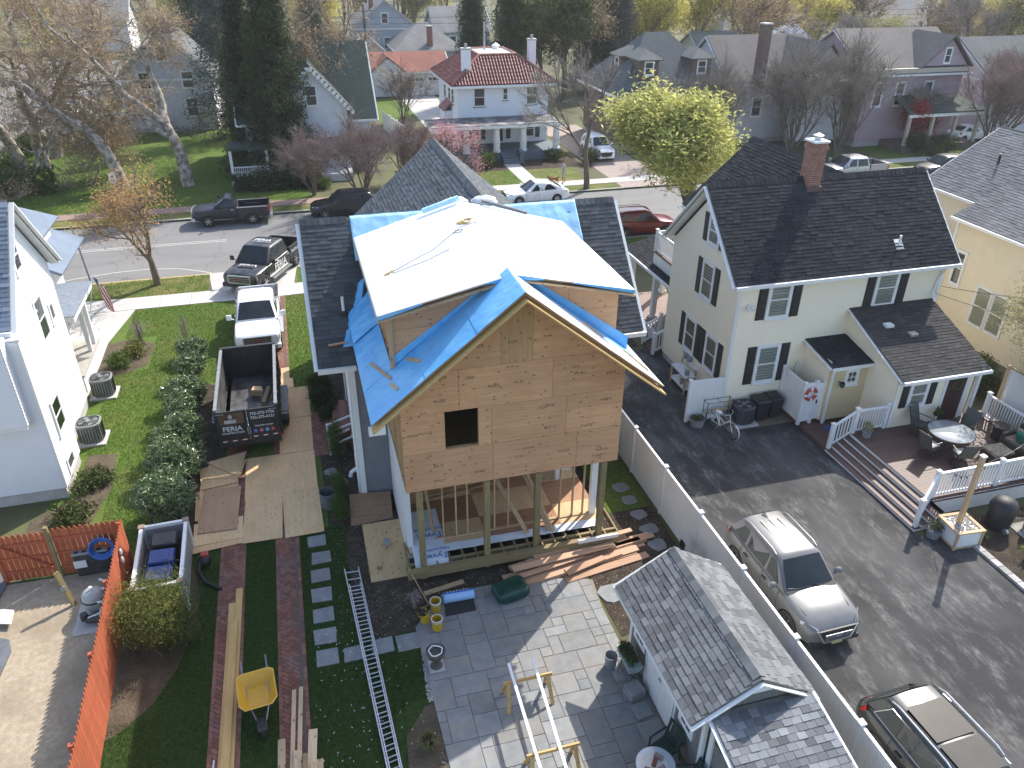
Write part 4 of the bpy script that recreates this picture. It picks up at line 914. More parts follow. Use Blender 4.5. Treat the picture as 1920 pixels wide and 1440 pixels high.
# lean-to wing at the back
WXl, WXr, WYf = 20.15, 23.55, 19.85; wz0, wz1 = 2.85, 4.18
wl = MB(); siding(wl, (WXl,WYf,.3), (1,0,0), WXr-WXl, 2.45, (0,-1,0)); wl.build('wing_wall', M_ysid, yh)
wl = MB(); siding(wl, (WXl,Y0,.3), (0,-1,0), Y0-WYf, 3.75, (-1,0,0), lim=lambda z: (0, Y0-WYf if z < 2.35 else max(.0,(Y0-WYf)*(1-(z-2.35)/1.4)))); wl.build('wing_side_wall', M_ysid, yh)
wsl = (wz1-wz0)/(Y0-WYf+.3)
add_roof(yh, (WXl-.12,WYf-.32,wz0-.02), (1,0,0), (0,-wsl,1), WXr-WXl+.42, (0,1,wsl), (Y0-WYf+.32)*math.hypot(1,wsl), M_sh_brown, nobj=150)
MB().bx(WXl-.12,WYf-.42,wz0-.16,WXr+.32,WYf-.31,wz0-.04).build('gutter', M_white, yh); MB().beam((WXl-.13,WYf-.3,wz0-.1),(WXl-.13,Y0,wz1-.06),.03,.14,(1,0,0)).build('rake_board', M_white, yh)
MB().bx(WXr+.2,WYf-.02,.3,WXr+.34,WYf+.12,wz0-.1).build('porch_post', M_white, yh); MB().tube([(WXl+.02,WYf-.36,wz0-.1),(WXl+.0,WYf-.06,wz0-.3),(WXl+.0,WYf-.06,.75)], .045, 8).build('downspout', M_white, yh)
yw((21.15,WYf,1.55), NY, .66, .88, .3)
dr = MB().bx(22.35,WYf-.05,.67,23.2,WYf-.01,2.66); dd = dr.build('door', pm('dark_red_door',(.05,.022,.018),(.07,.03,.025),scale=5,rough=.5), yh)
fr_ = MB()
for i in range(5): fr_.bx(22.4+i*.165,WYf-.056,.75,22.41+i*.165,WYf-.05,2.6)
fr_.build('door_groove', M_black, dd); MB().bx(22.24,WYf-.06,.65,22.35,WYf,2.78).bx(23.2,WYf-.06,.65,23.31,WYf,2.78).bx(22.35,WYf-.06,2.66,23.2,WYf,2.78).build('door_frame', M_white, yh)
M_wreath = pm('wreath_green', (.05,.09,.03), (.10,.14,.05), scale=14, rough=.9)
wm = MB()
for t in range(60): a = t*.105; wm.beam((22.78+.19*math.cos(a),WYf-.08,2.2+.19*math.sin(a)),(22.78+U(.14,.28)*math.cos(a+.2),WYf-.1+U(-.04,.02),2.2+U(.14,.28)*math.sin(a+.2)),.03,.012)
solo('door_wreath', wm, M_wreath, 'green leaf wreath hanging on the dark red door', 'wreath', (22.78,WYf-.06,2.2))
for x, y, mm in ((21.05,22.0,M_white),(21.75,21.45,M_galv)):
 zc = wz0+(y-WYf+.3)*wsl; MB().bx(x-.17,y-.14,zc-.02,x+.17,y+.14,zc+.10).build('roof_vent', mm, yh, bev=.02)
# small bump-out with a tan front and its own little roof
bx0, bx1, by = 18.45, WXl, 21.45
wl = MB(); siding(wl, (bx0,by,.3), (1,0,0), bx1-bx0, 2.35, (0,-1,0)); wl.build('bump_wall', M_ysid2, yh)
wl = MB(); siding(wl, (bx0,Y0,.3), (0,-1,0), Y0-by, 2.55, (-1,0,0)); wl.build('bump_side_wall', M_ysid, yh)
bsl = .18; add_roof(yh, (bx0-.12,by-.25,2.72), (1,0,0), (0,-bsl,1), bx1-bx0+.1, (0,1,bsl), (Y0-by+.25)*1.016, M_sh_black, nobj=0)
MB().bx(bx0-.12,by-.3,2.60,bx1-.02,by-.24,2.72).build('fascia', M_white, yh); MB().beam((bx0-.14,by-.25,2.66),(bx0-.14,Y0,2.66+.34),.03,.14,(1,0,0)).build('rake_board', M_white, yh)
window(yh, (19.45,by,1.85), NY, .42, .5, M_white, M_glass, None, style='single', muntin=1)
MB().cyl((18.95,by-.02,1.95),(18.95,by-.14,1.95),.03,n=8).lathe([(.09,0),(.11,-.12),(.05,-.2)],(18.95,by-.2,2.0),10).build('wall_lantern', M_black, yh, smooth=40)
MB().bx(18.55,by-.04,.02,18.65,by+.03,2.6).build('corner_boards', M_white, yh)
# outdoor shower enclosure
sh = thing('shower_enclosure', 'white vinyl outdoor shower stall against the yellow wall', 'shower stall', (18.1,22.3,.15), world=True)
sx0, sx1, sy0, sy1, sz = 17.62, 18.40, 21.6, 23.0, 1.95
def vpanel(p, q, z0, z1, name='panel', parent=None, mat=M_vinyl, groove=.15, th=.04, rails=True):
 "tongue-and-groove vinyl panel between two ground points"
 p, q = Vector((*p,0)), Vector((*q,0)); d = q-p; L = d.length; d.normalize(); n_ = Vector((0,0,1)).cross(d); M = frame(p, d, n_); mb = MB(M); k = max(1,int(L/groove))
 for i in range(k): mb.bx(i*L/k+.003,-th/2,z0,(i+1)*L/k-.003,th/2,z1)
 if rails: mb.bx(0,-th/2-.012,z0-.02,L,th/2+.012,z0+.1).bx(0,-th/2-.012,z1-.1,L,th/2+.012,z1+.015)
 return mb.build(name, mat, parent)
def vpost(x, y, z0, z1, parent, w_=.11, cap=True, mat=M_vinyl):
 mb = MB().bx(x-w_/2,y-w_/2,z0,x+w_/2,y+w_/2,z1)
 if cap:
  c = w_*.68; mb.bx(x-c,y-c,z1,x+c,y+c,z1+.03); mb.add([(x-c,y-c,z1+.03),(x+c,y-c,z1+.03),(x+c,y+c,z1+.03),(x-c,y+c,z1+.03),(x,y,z1+.07)],[(0,1,4),(1,2,4),(2,3,4),(3,0,4)])
 return mb.build('post', mat, parent, bev=.004)
for x, y in ((sx0,sy0),(sx0,sy1),(18.12,sy0),(18.78,sy0)): vpost(x, y, .15, sz+.04, sh)
vpanel((sx0,sy1),(sx0,sy0),.3,sz,parent=sh); vpanel((sx0,sy0),(18.12,sy0),.3,sz,parent=sh); vpanel((18.78,sy1),(18.78,sy0+.05),.3,sz,parent=sh)
dr = vpanel((18.15,sy0-.01),(18.74,sy0-.01),.35,sz-.05,'door',sh); MB().bx(18.62,sy0-.06,.6,18.76,sy0-.035,.63).bx(18.62,sy0-.06,1.6,18.76,sy0-.035,1.63).bx(18.2,sy0-.07,1.05,18.24,sy0-.035,1.2).build('hardware', M_black, dr)
MB().tube([(18.0,22.95,1.3),(18.0,22.92,2.15),(18.0,22.8,2.25),(18.0,22.65,2.2)],.015,6).cyl((18,22.65,2.2),(18,22.63,2.12),.03,.07,n=10).build('shower_head', M_alu, sh)
lr = MB(); ringc = (17.86, sy0-.11, 1.52)
def ringpart(a0, a1, mat, R_=.22, r_=.065):
 mb = MB(); n_ = 8
 mb.add([(ringc[0]+(R_+r_*math.cos(t))*math.cos(a), ringc[1]+r_*.7*math.sin(t), ringc[2]+(R_+r_*math.cos(t))*math.sin(a)) for a in np.linspace(a0,a1,n_) for t in np.linspace(0,2*math.pi,9)[:-1]], [(i*8+k, i*8+(k+1)%8, (i+1)*8+(k+1)%8, (i+1)*8+k) for i in range(n_-1) for k in range(8)])
 return mb
lb = thing('life_ring', 'red and white life ring hung on the shower stall', 'life ring', (17.86,sy0-.07,1.3), world=True)
for i in range(4):
 a = i*math.pi/2+.25; ringpart(a, a+1.2, None).build('red_segment', pm('ring_red',(.42,.05,.035),rough=.5), lb, smooth=60); ringpart(a+1.2, a+math.pi/2, None).build('white_band', M_white, lb, smooth=60)
# landing in front of the stall
M_dk = woodmat('brown_deck_board', (.135,.078,.062), (.10,.058,.046), axis=0, rnd=.12, knots=False, rough=.6)
M_dkedge = pm('deck_fascia_brown', (.10,.055,.042), (.13,.075,.06), scale=4, rough=.6)
ld = thing('entry_landing', 'low brown board landing in front of the shower stall', 'landing', (18.6,21,0), world=True)
for i in range(21): MB().bx(17.72,19.95+i*.14+.003,.12,20.1,20.09+i*.14-.003,.15).build('board', M_dk, ld)
MB().bx(17.70,19.94,.0,17.72,22.9,.148).build('edge_board', M_dkedge, ld)
mb = MB()
for t in range(24): a = t*.27; mb.add([(18.75,21.05,.16)]+[(18.75+.33*math.cos(x),21.05+.2*math.sin(x),.16) for x in (a,a+.27)],[(0,1,2)])
solo('door_mat', mb, pm('blue_mat',(.05,.09,.22),(.07,.12,.28),scale=20,rough=.95), 'small blue mat in front of the tan bump-out', 'mat', (18.75,21.05,.155))
# ---------------- the deck
dk = thing('deck', 'raised brown composite deck with broad white-fronted steps', 'deck', (21.5,17.8,0), world=True)
DZ, DXa, DXb, DYa, DYb = .66, 18.66, 24.75, 15.78, 19.98
i = 0; y = DYa
while y < DYb-.02:
 xr = DXb; xl = DXa
 MB().bx(xl,y+.003,DZ-.03,(WXl-.02 if y > WYf else xr),min(y+.14,DYb)-.003,DZ).build('board', M_dk, dk); y += .14
MB().bx(DXa,DYa-.03,.0,DXb,DYa-.005,DZ-.035).build('skirt', M_vinyl, dk); MB().bx(DXa-.02,DYa-.05,DZ-.1,DXb,DYa-.03,DZ-.03).build('edge_board', M_dkedge, dk)
for k in range(5):
 xs = 17.72+k*.235; zt = (k+1)*DZ/5
 MB().bx(xs,15.08+.12*(k>=0),.0,xs+.03,19.93,zt-.03).build('riser', M_vinyl, dk)
 if k < 4: MB().bx(xs-.02,15.18,zt-.028,xs+.245,19.93,zt).build('tread', M_dk, dk); MB().bx(xs+.03,15.21,0,xs+.235,15.24,zt-.03).build('stair_skirt', M_vinyl, dk)
MB().bx(18.66,15.2,0,18.69,DYa,DZ-.03).build('stair_skirt', M_vinyl, dk)
BAL = MB().bx(-.02,-.02,0,.02,.02,.86).mesh('baluster', M_vinyl)
def railing(parent, p, q, z0, z1, h=.98, step=.115, p0=True, p1=True):
 p, q = Vector((p[0],p[1],z0)), Vector((q[0],q[1],z1)); d = q-p; L = math.hypot(d.x,d.y)
 MB().beam(p+Vector((0,0,h-.05)), q+Vector((0,0,h-.05)), .09, .07).build('top_rail', M_vinyl, parent, bev=.008); MB().beam(p+Vector((0,0,.1)), q+Vector((0,0,.1)), .05, .06).build('bottom_rail', M_vinyl, parent)
 n_ = int(L/step)
 for i_ in range(1, n_): piece('baluster', BAL, parent, Matrix.Translation(p+d*(i_/n_)+Vector((0,0,.09))) @ Matrix.Scale((h-.16)/.86, 4, (0,0,1)))
 if p0: vpost(p.x, p.y, p.z-.02, p.z+h+.06, parent, .12)
 if p1: vpost(q.x, q.y, q.z-.02, q.z+h+.06, parent, .12)
railing(dk, (18.72,19.9),(20.05,19.9),DZ,DZ); railing(dk, (17.82,19.9),(18.72,19.9),.14,DZ,p1=False)
railing(dk, (18.78,15.9),(21.3,15.9),DZ,DZ); railing(dk, (21.3,15.9),(23.9,15.9),DZ,DZ,p0=False); railing(dk, (17.82,15.3),(18.78,15.9),.14,DZ,p1=False)
railing(dk, (24.3,19.6),(24.4,17.3),DZ,DZ); railing(dk, (24.4,17.3),(24.5,15.9),DZ,DZ,p0=False)
# lattice screen beyond the deck
ls = thing('lattice_screen', 'white lattice privacy screen in a raw wood frame', 'screen', (25.2,18,0), world=True)
for y in (19.7,17.2): MB().bx(24.85+(19.7-y)*.04,y-.05,0,24.95+(19.7-y)*.04,y+.05,2.75).build('post', M_pineZ, ls)
MB().beam((24.9,19.8,2.7),(25.05,15.3,2.7),.1,.05).build('top_rail', M_treatedX, ls); MB().beam((24.9,19.8,1.2),(25.05,15.3,1.2),.05,.1).build('bottom_rail', M_treatedX, ls)
lt = MB()
for i in range(-16, 60):
 for s_ in (1,-1):
  ya, yb_ = 19.7-i*.1, 19.7-i*.1-s_*1.45
  pts = clip_poly([(ya-.018,1.22),(ya+.018,1.22),(yb_+.018,2.67),(yb_-.018,2.67)], [(1,0,19.7),(-1,0,-15.3)])
  if len(pts) > 2: lt.prism([(24.93+(19.7-a)*.034+.006*s_, a, b) for a, b in pts], (.006,0,0))
lt.build('lattice', M_vinyl, ls, kind='stuff')
MB().bx(24.99,15.3,1.25,25.01,19.6,2.65).build('lattice_backing', M_vinyl, ls)
# ---------------- front porch and balcony
pz = .45
pf = MB().bx(15.55,28.55,.1,18,34.6,pz); pf.build('porch_floor', pm('porch_boards',(.22,.15,.125),(.27,.19,.16),scale=4,rough=.7), yh)
MB().bx(15.45,28.55,.0,15.55,34.6,pz-.04).build('porch_skirt', M_vinyl, yh)
for x, y in ((16.0,31.6),(16.0,34.3),(17.8,34.3)): MB().bx(x-.12,y-.12,pz,x+.12,y+.12,3.0).bx(x-.17,y-.17,pz,x+.17,y+.17,pz+.16).bx(x-.16,y-.16,2.86,x+.16,y+.16,3.0).build('porch_column', M_white, yh, bev=.01)
add_roof(yh, (15.6,34.7,3.0), (0,-1,0), (-.3,0,1), 6.15, (1,0,.3), 2.3, M_sh_black)
MB().bx(15.5,28.55,2.86,15.62,34.7,2.98).bx(15.62,34.6,2.84,18,34.7,3.02).build('porch_fascia', M_white, yh)
MB().bx(15.95,28.55,3.02,18,32.0,3.68).build('balcony_base', M_vinyl, yh); MB().bx(15.9,28.55,3.68,18,32.05,3.73).build('balcony_floor', M_dkedge, yh)
railing(yh, (16.0,31.95),(16.0,28.65),3.73,3.73); railing(yh, (16.05,31.95),(17.9,31.95),3.73,3.73,p0=False,p1=False)
for k in range(3): MB().bx(14.72+k*.27,28.75,0,15.02+k*.27,29.75,(k+1)*.14).build('porch_step', M_dkedge, yh)
railing(yh, (14.75,28.7),(15.55,28.7),.05,.42); railing(yh, (14.75,29.8),(15.55,29.8),.05,.42)
# side-yard screen panel and shelf bench
sp_ = thing('vinyl_screen_panel', 'single white vinyl panel jutting from the yellow house corner', 'fence panel', (14.3,23.1,0), world=True)
vpanel((13.62,23.1),(15.0,23.05),.06,1.82,parent=sp_); vpost(13.62,23.1,0,1.86,sp_)
bn = thing('potting_bench', 'white shelf bench with watering cans beside the yellow wall', 'bench', (14.7,25.6,0), world=True)
MB().bx(14.45,25.0,.78,14.95,26.3,.83).build('top', M_white, bn); MB().bx(14.45,25.0,.22,14.95,26.3,.26).build('shelf', M_white, bn); MB().bx(14.9,25.0,1.1,15.02,26.3,1.14).build('shelf', M_white, bn)
for x in (14.48,14.92):
 for y in (25.04,26.26): MB().bx(x-.03,y-.03,0,x+.03,y+.03,.78 if x < 14.6 else 1.12).build('leg', M_pineZ, bn)
for y, z_, lab in ((25.2,.83,'tin watering can at the end of the white bench'),(25.75,1.14,'tin can on the upper shelf of the white bench'),(26.1,1.14,'second tin can on the upper bench shelf by the wall window'),(25.5,.26,'tin bucket on the lower shelf of the white bench')):
 c = Vector((14.62 if z_ < 1 else 14.96, y, z_)); mb = MB().lathe([(.09,0),(.10,.2),(.09,.22),(.0,.22)], c, 12, capb=True).tube([c+Vector((0,.1,.06)),c+Vector((0,.24,.22))],[.015,.025],6); solo('watering_can', mb, M_galv, lab, 'can', tuple(c), smooth=40)
# ================================================================ the cream neighbour at the far right
M_csid = pm('cream_siding', (.70,.62,.46), (.74,.66,.50), scale=2, rough=.6)
M_sh_lt = shinglemat('shingle_grey', (.13,.13,.135), (.20,.20,.205), .16)
chn = thing('cream_house', 'cream clapboard house with light grey shingles behind the yellow house', 'house', (32,24,0), world=True)
wl = MB(); siding(wl, (29.2,28,.2), (0,-1,0), 13, 5.4, (-1,0,0)); siding(wl, (29.2,15,.2), (1,0,0), 8, 5.4, (0,-1,0)); siding(wl, (30.4,31.5,.2), (0,-1,0), 3.5, 5.9, (-1,0,0)); siding(wl, (38,31.5,.2), (-1,0,0), 7.6, 5.9, (0,1,0)); wl.build('wall', M_csid, chn)
add_roof(chn, (28.85,28.15,5.62), (0,-1,0), (-.5,0,1), 13.4, (1,0,.5), 4.8, M_sh_lt, tab=.36, exp=.16)
add_roof(chn, (30.1,31.9,6.1), (0,-1,0), (-.62,0,1), 7.5, (1,0,.62), 4.75, M_sh_lt, tab=.36, exp=.16)
add_roof(chn, (38.1,24.4,6.1), (0,1,0), (.62,0,1), 7.5, (-1,0,.62), 4.75, M_sh_lt, tab=.36, exp=.16)
MB().bx(28.74,14.8,5.48,28.86,28.15,5.6).bx(30.0,24.4,5.96,30.12,31.9,6.08).beam((30.1,31.92,6.02),(34.1,31.92,8.5),.03,.18,(0,1,0)).build('gutter', M_white, chn)
MB().bx(29.15,27.94,.2,29.3,28.06,5.5).build('corner_board', M_white, chn)
for y in (25.5,24.55): window(chn, (29.2,y,1.25), NX, .8, 1.75, M_white, M_glass, M_blind, dark=pm('curtain_behind',(.22,.23,.21),rough=.9), sill=False)
window(chn, (29.2,27.3,2.6), NX, .5, 1.5, M_white, M_dkglass, None)
MB().cyl((32.2,29.7,7.2),(32.2,29.7,7.85),.06,n=10).build('vent_pipe', M_black, chn)
mb = MB(); siding(mb, (26.9,32.5,.2), (0,-1,0), 3, 2.6, (-1,0,0)); siding(mb,(26.9,29.5,.2),(1,0,0),3.5,2.6,(0,-1,0)); mb.build('side_wing_wall', M_csid, chn)
add_roof(chn, (26.6,32.8,2.9), (0,-1,0), (-.3,0,1), 3.5, (1,0,.3), 3.9, M_sh_lt, tab=.36, exp=.16)
# ================================================================ shed
M_shedw = pm('shed_grey_boards', (.17,.16,.155), (.21,.20,.195), scale=3, sc=(6,6,.5), rough=.75)
sd = thing('garden_shed', 'small grey garden shed with white double doors and charcoal shingles', 'shed', (8,11,0), world=True)
sX0, sX1, sY0, sY1, sE, sR, sRX = 6.98, 9.1, 9.3, 13.05, 2.12, 3.1, 8.06
def boards(mb, p, q, z0, ztop, w_=.11, th=.02):
 p, q = Vector((*p,0)), Vector((*q,0)); d = q-p; L = d.length; d.normalize(); n_ = Vector((0,0,1)).cross(d); n = int(L/w_)
 for i in range(n):
  u0, u1 = i*L/n+.003, (i+1)*L/n-.003
  a, b = p+d*u0, p+d*u1; t0, t1 = ztop(u0), ztop(u1)
  mb.add([a+Vector((0,0,z0)), b+Vector((0,0,z0)), b+Vector((0,0,t1)), a+Vector((0,0,t0))]+[x+n_*-th for x in (a+Vector((0,0,z0)), b+Vector((0,0,z0)), b+Vector((0,0,t1)), a+Vector((0,0,t0)))], [(0,1,2,3),(5,4,7,6),(0,4,5,1),(1,5,6,2),(3,2,6,7),(0,3,7,4)])
MB().bx(sX0+.01,sY0+.01,0,sX1-.01,sY1-.01,sE).build('wall_core', M_shedw, sd)
mb = MB(); boards(mb, (sX0,sY1),(sX0,sY0),.05,lambda u: sE); mb.build('wall_boards', M_shedw, sd, kind='stuff')
gs_ = (sR-.12-sE)/((sX1-sX0)/2)
for y, a, b in ((sY0,sX0,sX1),(sY1,sX1,sX0)):
 mb = MB(); boards(mb, (a,y),(b,y),.05,lambda u: sE+.0+gs_*((sX1-sX0)/2-abs(u-(sX1-sX0)/2))); mb.build('gable_boards', M_shedw, sd, kind='stuff')
ssl = (sR-2.16)/(sRX-6.55)
M_sh_shed = shinglemat('shingle_pewter', (.105,.11,.115), (.19,.195,.20), .28)
r_ = add_roof(sd, (6.55,13.4,2.16), (0,-1,0), (-ssl,0,1), 4.2, (1,0,ssl), (sRX-6.55)*math.hypot(1,ssl), M_sh_shed, nobj=200, tab=.25, exp=.155, th=.06)
add_roof(sd, (2*sRX-6.55,9.2,2.16), (0,1,0), (ssl,0,1), 4.2, (-1,0,ssl), (sRX-6.55)*math.hypot(1,ssl), M_sh_shed, nobj=60, tab=.25, exp=.155, th=.06)
caps(r_, (sRX,13.4,sR), (sRX,9.2,sR), M_sh_shed, step=.17, w_=.16, slope=ssl)
for s_ in (-1,1):
 MB().beam((sRX,9.18,sR-.09),(sRX+s_*1.53,9.18,2.09),.03,.15,(0,1,0)).build('rake_board', M_white, sd); MB().beam((sRX,13.42,sR-.09),(sRX+s_*1.53,13.42,2.09),.03,.15,(0,1,0)).build('rake_board', M_white, sd)
 MB().bx(sRX+s_*1.52-.012,9.2,2.03,sRX+s_*1.52+.012,13.4,2.14).build('eave_board', M_white, sd)
for y in (sY0,sY1): MB().bx(sX0-.03,y-.06,0,sX0+.05,y+.06,sE).build('corner_trim', M_white, sd)
for k, (ya, yb) in enumerate(((11.98,11.27),(11.26,10.55))):
 mb = MB(); boards(mb, (sX0-.035,ya),(sX0-.035,yb),.06,lambda u: 2.0,.118,.02); d_ = mb.build('door', M_white, sd)
 for z in (.4,1.7): MB().bx(sX0-.045,(ya-.32) if k == 0 else (yb+.0),z-.015,sX0-.036,(ya) if k == 0 else (yb+.32),z+.015).build('strap_hinge', M_black, d_)
MB().bx(sX0-.06,11.2,1.0,sX0-.04,11.33,1.06).build('door_latch', M_black, sd)
for y in (12.02,10.46): MB().bx(sX0-.045,y,.04,sX0-.0,y+.07,2.05).build('door_trim', M_white, sd)
for y in (12.5,9.95): window(sd, (sX0-.012,y,1.0), NX, .5, .8, M_white, M_glass, None, muntin=1, sill=False, trim=.07)
MB().prism([(sRX-.35,9.15,2.78),(sRX+.35,9.15,2.78),(sRX,9.15,3.0)], (0,.03,0)).build('gable_bracket', M_white, sd)
# lower lean-to in front of it
lsl = .22
r_ = add_roof(sd, (6.98,6.6,1.76), (1,0,0), (0,-lsl,1), 2.42, (0,1,lsl), 2.64*math.hypot(1,lsl), shinglemat('shingle_two_tone',(.09,.10,.11),(.22,.225,.235),.42), nobj=110, tab=.22, exp=.16, th=.05)
MB().beam((6.96,6.6,1.70),(6.96,9.2,1.70+lsl*2.6),.03,.14,(1,0,0)).build('lean_to_rake', M_white, sd); MB().beam((9.42,6.6,1.70),(9.42,9.2,1.70+lsl*2.6),.03,.12,(1,0,0)).build('lean_to_rake', M_alu, sd)
MB().bx(7.08,6.9,0,9.3,9.25,1.66).build('lean_to_wall', M_shedw, sd); MB().bx(7.02,7.0,.02,7.07,7.12,1.66).build('corner_trim', M_white, sd); MB().bx(7.02,9.0,.02,7.07,9.14,2.1).build('corner_trim', M_white, sd)
# ================================================================ white vinyl fence
vf = thing('vinyl_fence', 'tall white vinyl privacy fence beside the asphalt drive', 'fence', (10.25,14,0), world=True)
M_vf = pm('vinyl_fence_panel', (.86,.85,.81), (.82,.81,.77), scale=1.3, rough=.4, c3=(.76,.745,.70), s3=.9, amt3=.5)
ys = [3.6,6.03,8.49,10.95,13.42,15.82,18.19,20.58,22.95]
for a, b in zip(ys, ys[1:]): vpanel((10.25,a),(10.25,b),.06,1.83,parent=vf,mat=M_vf,groove=.2,th=.045)
for y in ys: vpost(10.25,y,0,1.88,vf,.12)
# ================================================================ red picket fence
M_red = pm('red_stain', (.36,.085,.035), (.44,.115,.05), scale=5, sc=(4,4,.6), rough=.75, rnd=.13, c3=(.28,.065,.03), s3=3, amt3=.5)
rf_ = thing('red_picket_fence', 'rust red pointed picket fence along the sandy yard', 'fence', (-6,16,0), world=True)
def pickets(p, q, h, side, parent, w_=.135, rails=True):
 p, q = Vector((*p,0)), Vector((*q,0)); d = q-p; L = d.length; d.normalize(); n_ = Vector((0,0,1)).cross(d); n = int(L/(w_+.006))
 pk = MB().prism([(-w_/2,0,.04),(w_/2,0,.04),(w_/2,0,h-.1),(.02,0,h),(-.02,0,h),(-w_/2,0,h-.1)], (0,.018,0)).mesh('picket', M_red)
 for i in range(n): piece('picket', pk, parent, frame(p+d*((i+.5)*L/n)+Vector((0,0,U(-.015,.015))), d, n_))
 if rails:
  for z in (.35,h*.5,h-.35): MB().beam(p+n_*side*.035+Vector((0,0,z)), q+n_*side*.035+Vector((0,0,z)), .04, .085).build('rail', M_red, parent)
pickets((-5.82,8.0),(-6.08,20.0),1.8,1,rf_); pickets((-6.1,20.03),(-8.0,20.1),1.75,1,rf_)
for x, y in ((-6.16,19.95),(-6.13,17.5),(-6.07,15.0),(-6.02,12.5),(-5.97,10)): MB().bx(x-.05,y-.05,0,x+.05,y+.05,1.7).build('post', M_red, rf_)
MB().bx(-8.13,20.0,0,-8.02,20.11,1.85).build('gate_post', M_treated, rf_)
gt = thing('picket_gate', 'red picket gate with diagonal brace next to the white house', 'gate', (-8.8,20.1,0), world=True)
pickets((-8.14,20.13),(-9.5,20.2),1.68,1,gt); MB().beam((-8.2,20.07,.4),(-9.45,20.13,1.4),.03,.09,(0,1,0)).build('brace', M_red, gt); MB().bx(-9.6,20.12,0,-9.5,20.24,1.8).build('gate_post', M_red, gt)
# ================================================================ white house at the left
M_wsid = pm('white_siding', (.76,.77,.78), (.72,.73,.745), scale=2, rough=.5)
M_sh_lblue = shinglemat('shingle_blue_grey', (.12,.15,.19), (.21,.25,.31), .2)
wh = thing('white_house', 'bright white clapboard house with blue-grey shingles and a flag', 'house', (-12,28,0), world=True)
ax, ay0, ay1, aez, ary, arz = -9.1, 24.7, 30.4, 6.1, 27.55, 9.2
wl = MB(); siding(wl, (ax,ay0,.45), (0,1,0), ay1-ay0, aez-.45, (1,0,0)); siding(wl, (ax,ay0,aez), (0,1,0), ay1-ay0, 2.95, (1,0,0), lim=lambda z: (z*1.02, ay1-ay0-z*1.02)); wl.build('gable_wall', M_wsid, wh)
wl = MB(); siding(wl, (-17,ay0,.45), (1,0,0), 17+ax, aez-.45, (0,-1,0)); wl.build('rear_wall', M_wsid, wh); MB().bx(-17,ay0+.02,0,ax-.02,ay1-.02,.5).bx(-17,ay0+.05,.5,ax-.05,ay1-.05,aez).build('foundation', M_found, wh)
asl = (arz-aez)/(ary-ay0+.35)
add_roof(wh, (-18,ay0-.35,aez), (1,0,0), (0,-asl,1), 18-8.8, (0,1,asl), (ary-ay0+.35)*math.hypot(1,asl), M_sh_lblue, tab=.34, exp=.16, nobj=60)
add_roof(wh, (-8.8,ay1+.35,aez), (-1,0,0), (0,asl,1), 18-8.8, (0,-1,asl), (ary-ay0+.35)*math.hypot(1,asl), M_sh_lblue, tab=.34, exp=.16)
for s_ in (-1,1): MB().beam((-8.78,ary,arz-.12),(-8.78,ary+s_*3.2,aez-.1),.04,.24,(1,0,0)).build('rake_board', M_white, wh)
sf = MB()
for s_ in (-1,1): sf.poly([(-8.8,ary+s_*3.2,aez-.2),(-8.8,ary,arz-.22),(ax,ary,arz-.22),(ax,ary+s_*3.2,aez-.2)])
sf.build('rake_soffit', M_white, wh); MB().bx(-18,ay0-.45,aez-.16,-8.8,ay0-.34,aez-.02).build('gutter', M_white, wh)
for y, z, h_ in ((28.1,4.15,1.45),(25.9,4.2,1.45),(29.6,6.0,.01)):
 if h_ > .1: window(wh, (ax,y,z), (1,0,0), .8, h_, M_white, M_glass, M_blind, dark=M_blind)
window(wh, (ax,29.3,4.3), (1,0,0), .4, .6, M_white, M_glass, None, style='single'); window(wh, (-8.6,25.3,2.05), (1,0,0), .8, 1.1, M_white, M_glass, None, dark=pm('green_room',(.12,.20,.13),(.20,.28,.20),scale=3,rough=.9)); window(wh, (ax,27.5,6.9), (1,0,0), .6, 1.0, M_white, M_glass, None)
# lower rear part with the corner towards the hedge, and the jettied box above
wl = MB(); siding(wl, (-17,24.05,.45), (1,0,0), 17-8.62, 2.75, (0,-1,0), .135, .03); wl.build('rear_bay_wall', M_wsid, wh)
wl = MB(); siding(wl, (-8.62,24.05,.45), (0,1,0), 2.2, 5.4, (1,0,0)); siding(wl, (-8.62,26.25,.45), (-1,.0,0), .5, 5.4, (0,1,0)); siding(wl, (-9.2,24.05,3.1), (1,0,0), .58, 2.75, (0,-1,0)); wl.build('rear_bay_side', M_wsid, wh); MB().bx(-17,24.08,0,-8.66,26.2,.48).build('bay_foundation', M_conc, wh)
MB().bx(-9.3,24.05,5.86,-8.55,26.3,5.92).build('bay_roof', M_white, wh); MB().bx(-8.66,24.0,.45,-8.58,24.1,5.85).build('corner_board', M_white, wh)
wl = MB(); siding(wl, (-17,23.6,3.2), (1,0,0), 17-8.95, 2.75, (0,-1,0)); siding(wl, (-8.95,23.6,3.2), (0,1,0), .5, 2.75, (1,0,0)); wl.build('upper_box_wall', M_wsid, wh)
MB().bx(-17,23.62,3.05,-8.97,24.68,6.0).build('box_core', M_white, wh)
window(wh, (-8.62,25.1,.62), (1,0,0), .7, .42, M_white, M_dkglass, None, style='single', sill=False)
MB().bx(-9.33,29.9,1.4,-9.2,30.1,1.9).tube([(-9.28,30.0,1.4),(-9.25,30.2,.5)],.02,6).build('meter_box', M_galv, wh)
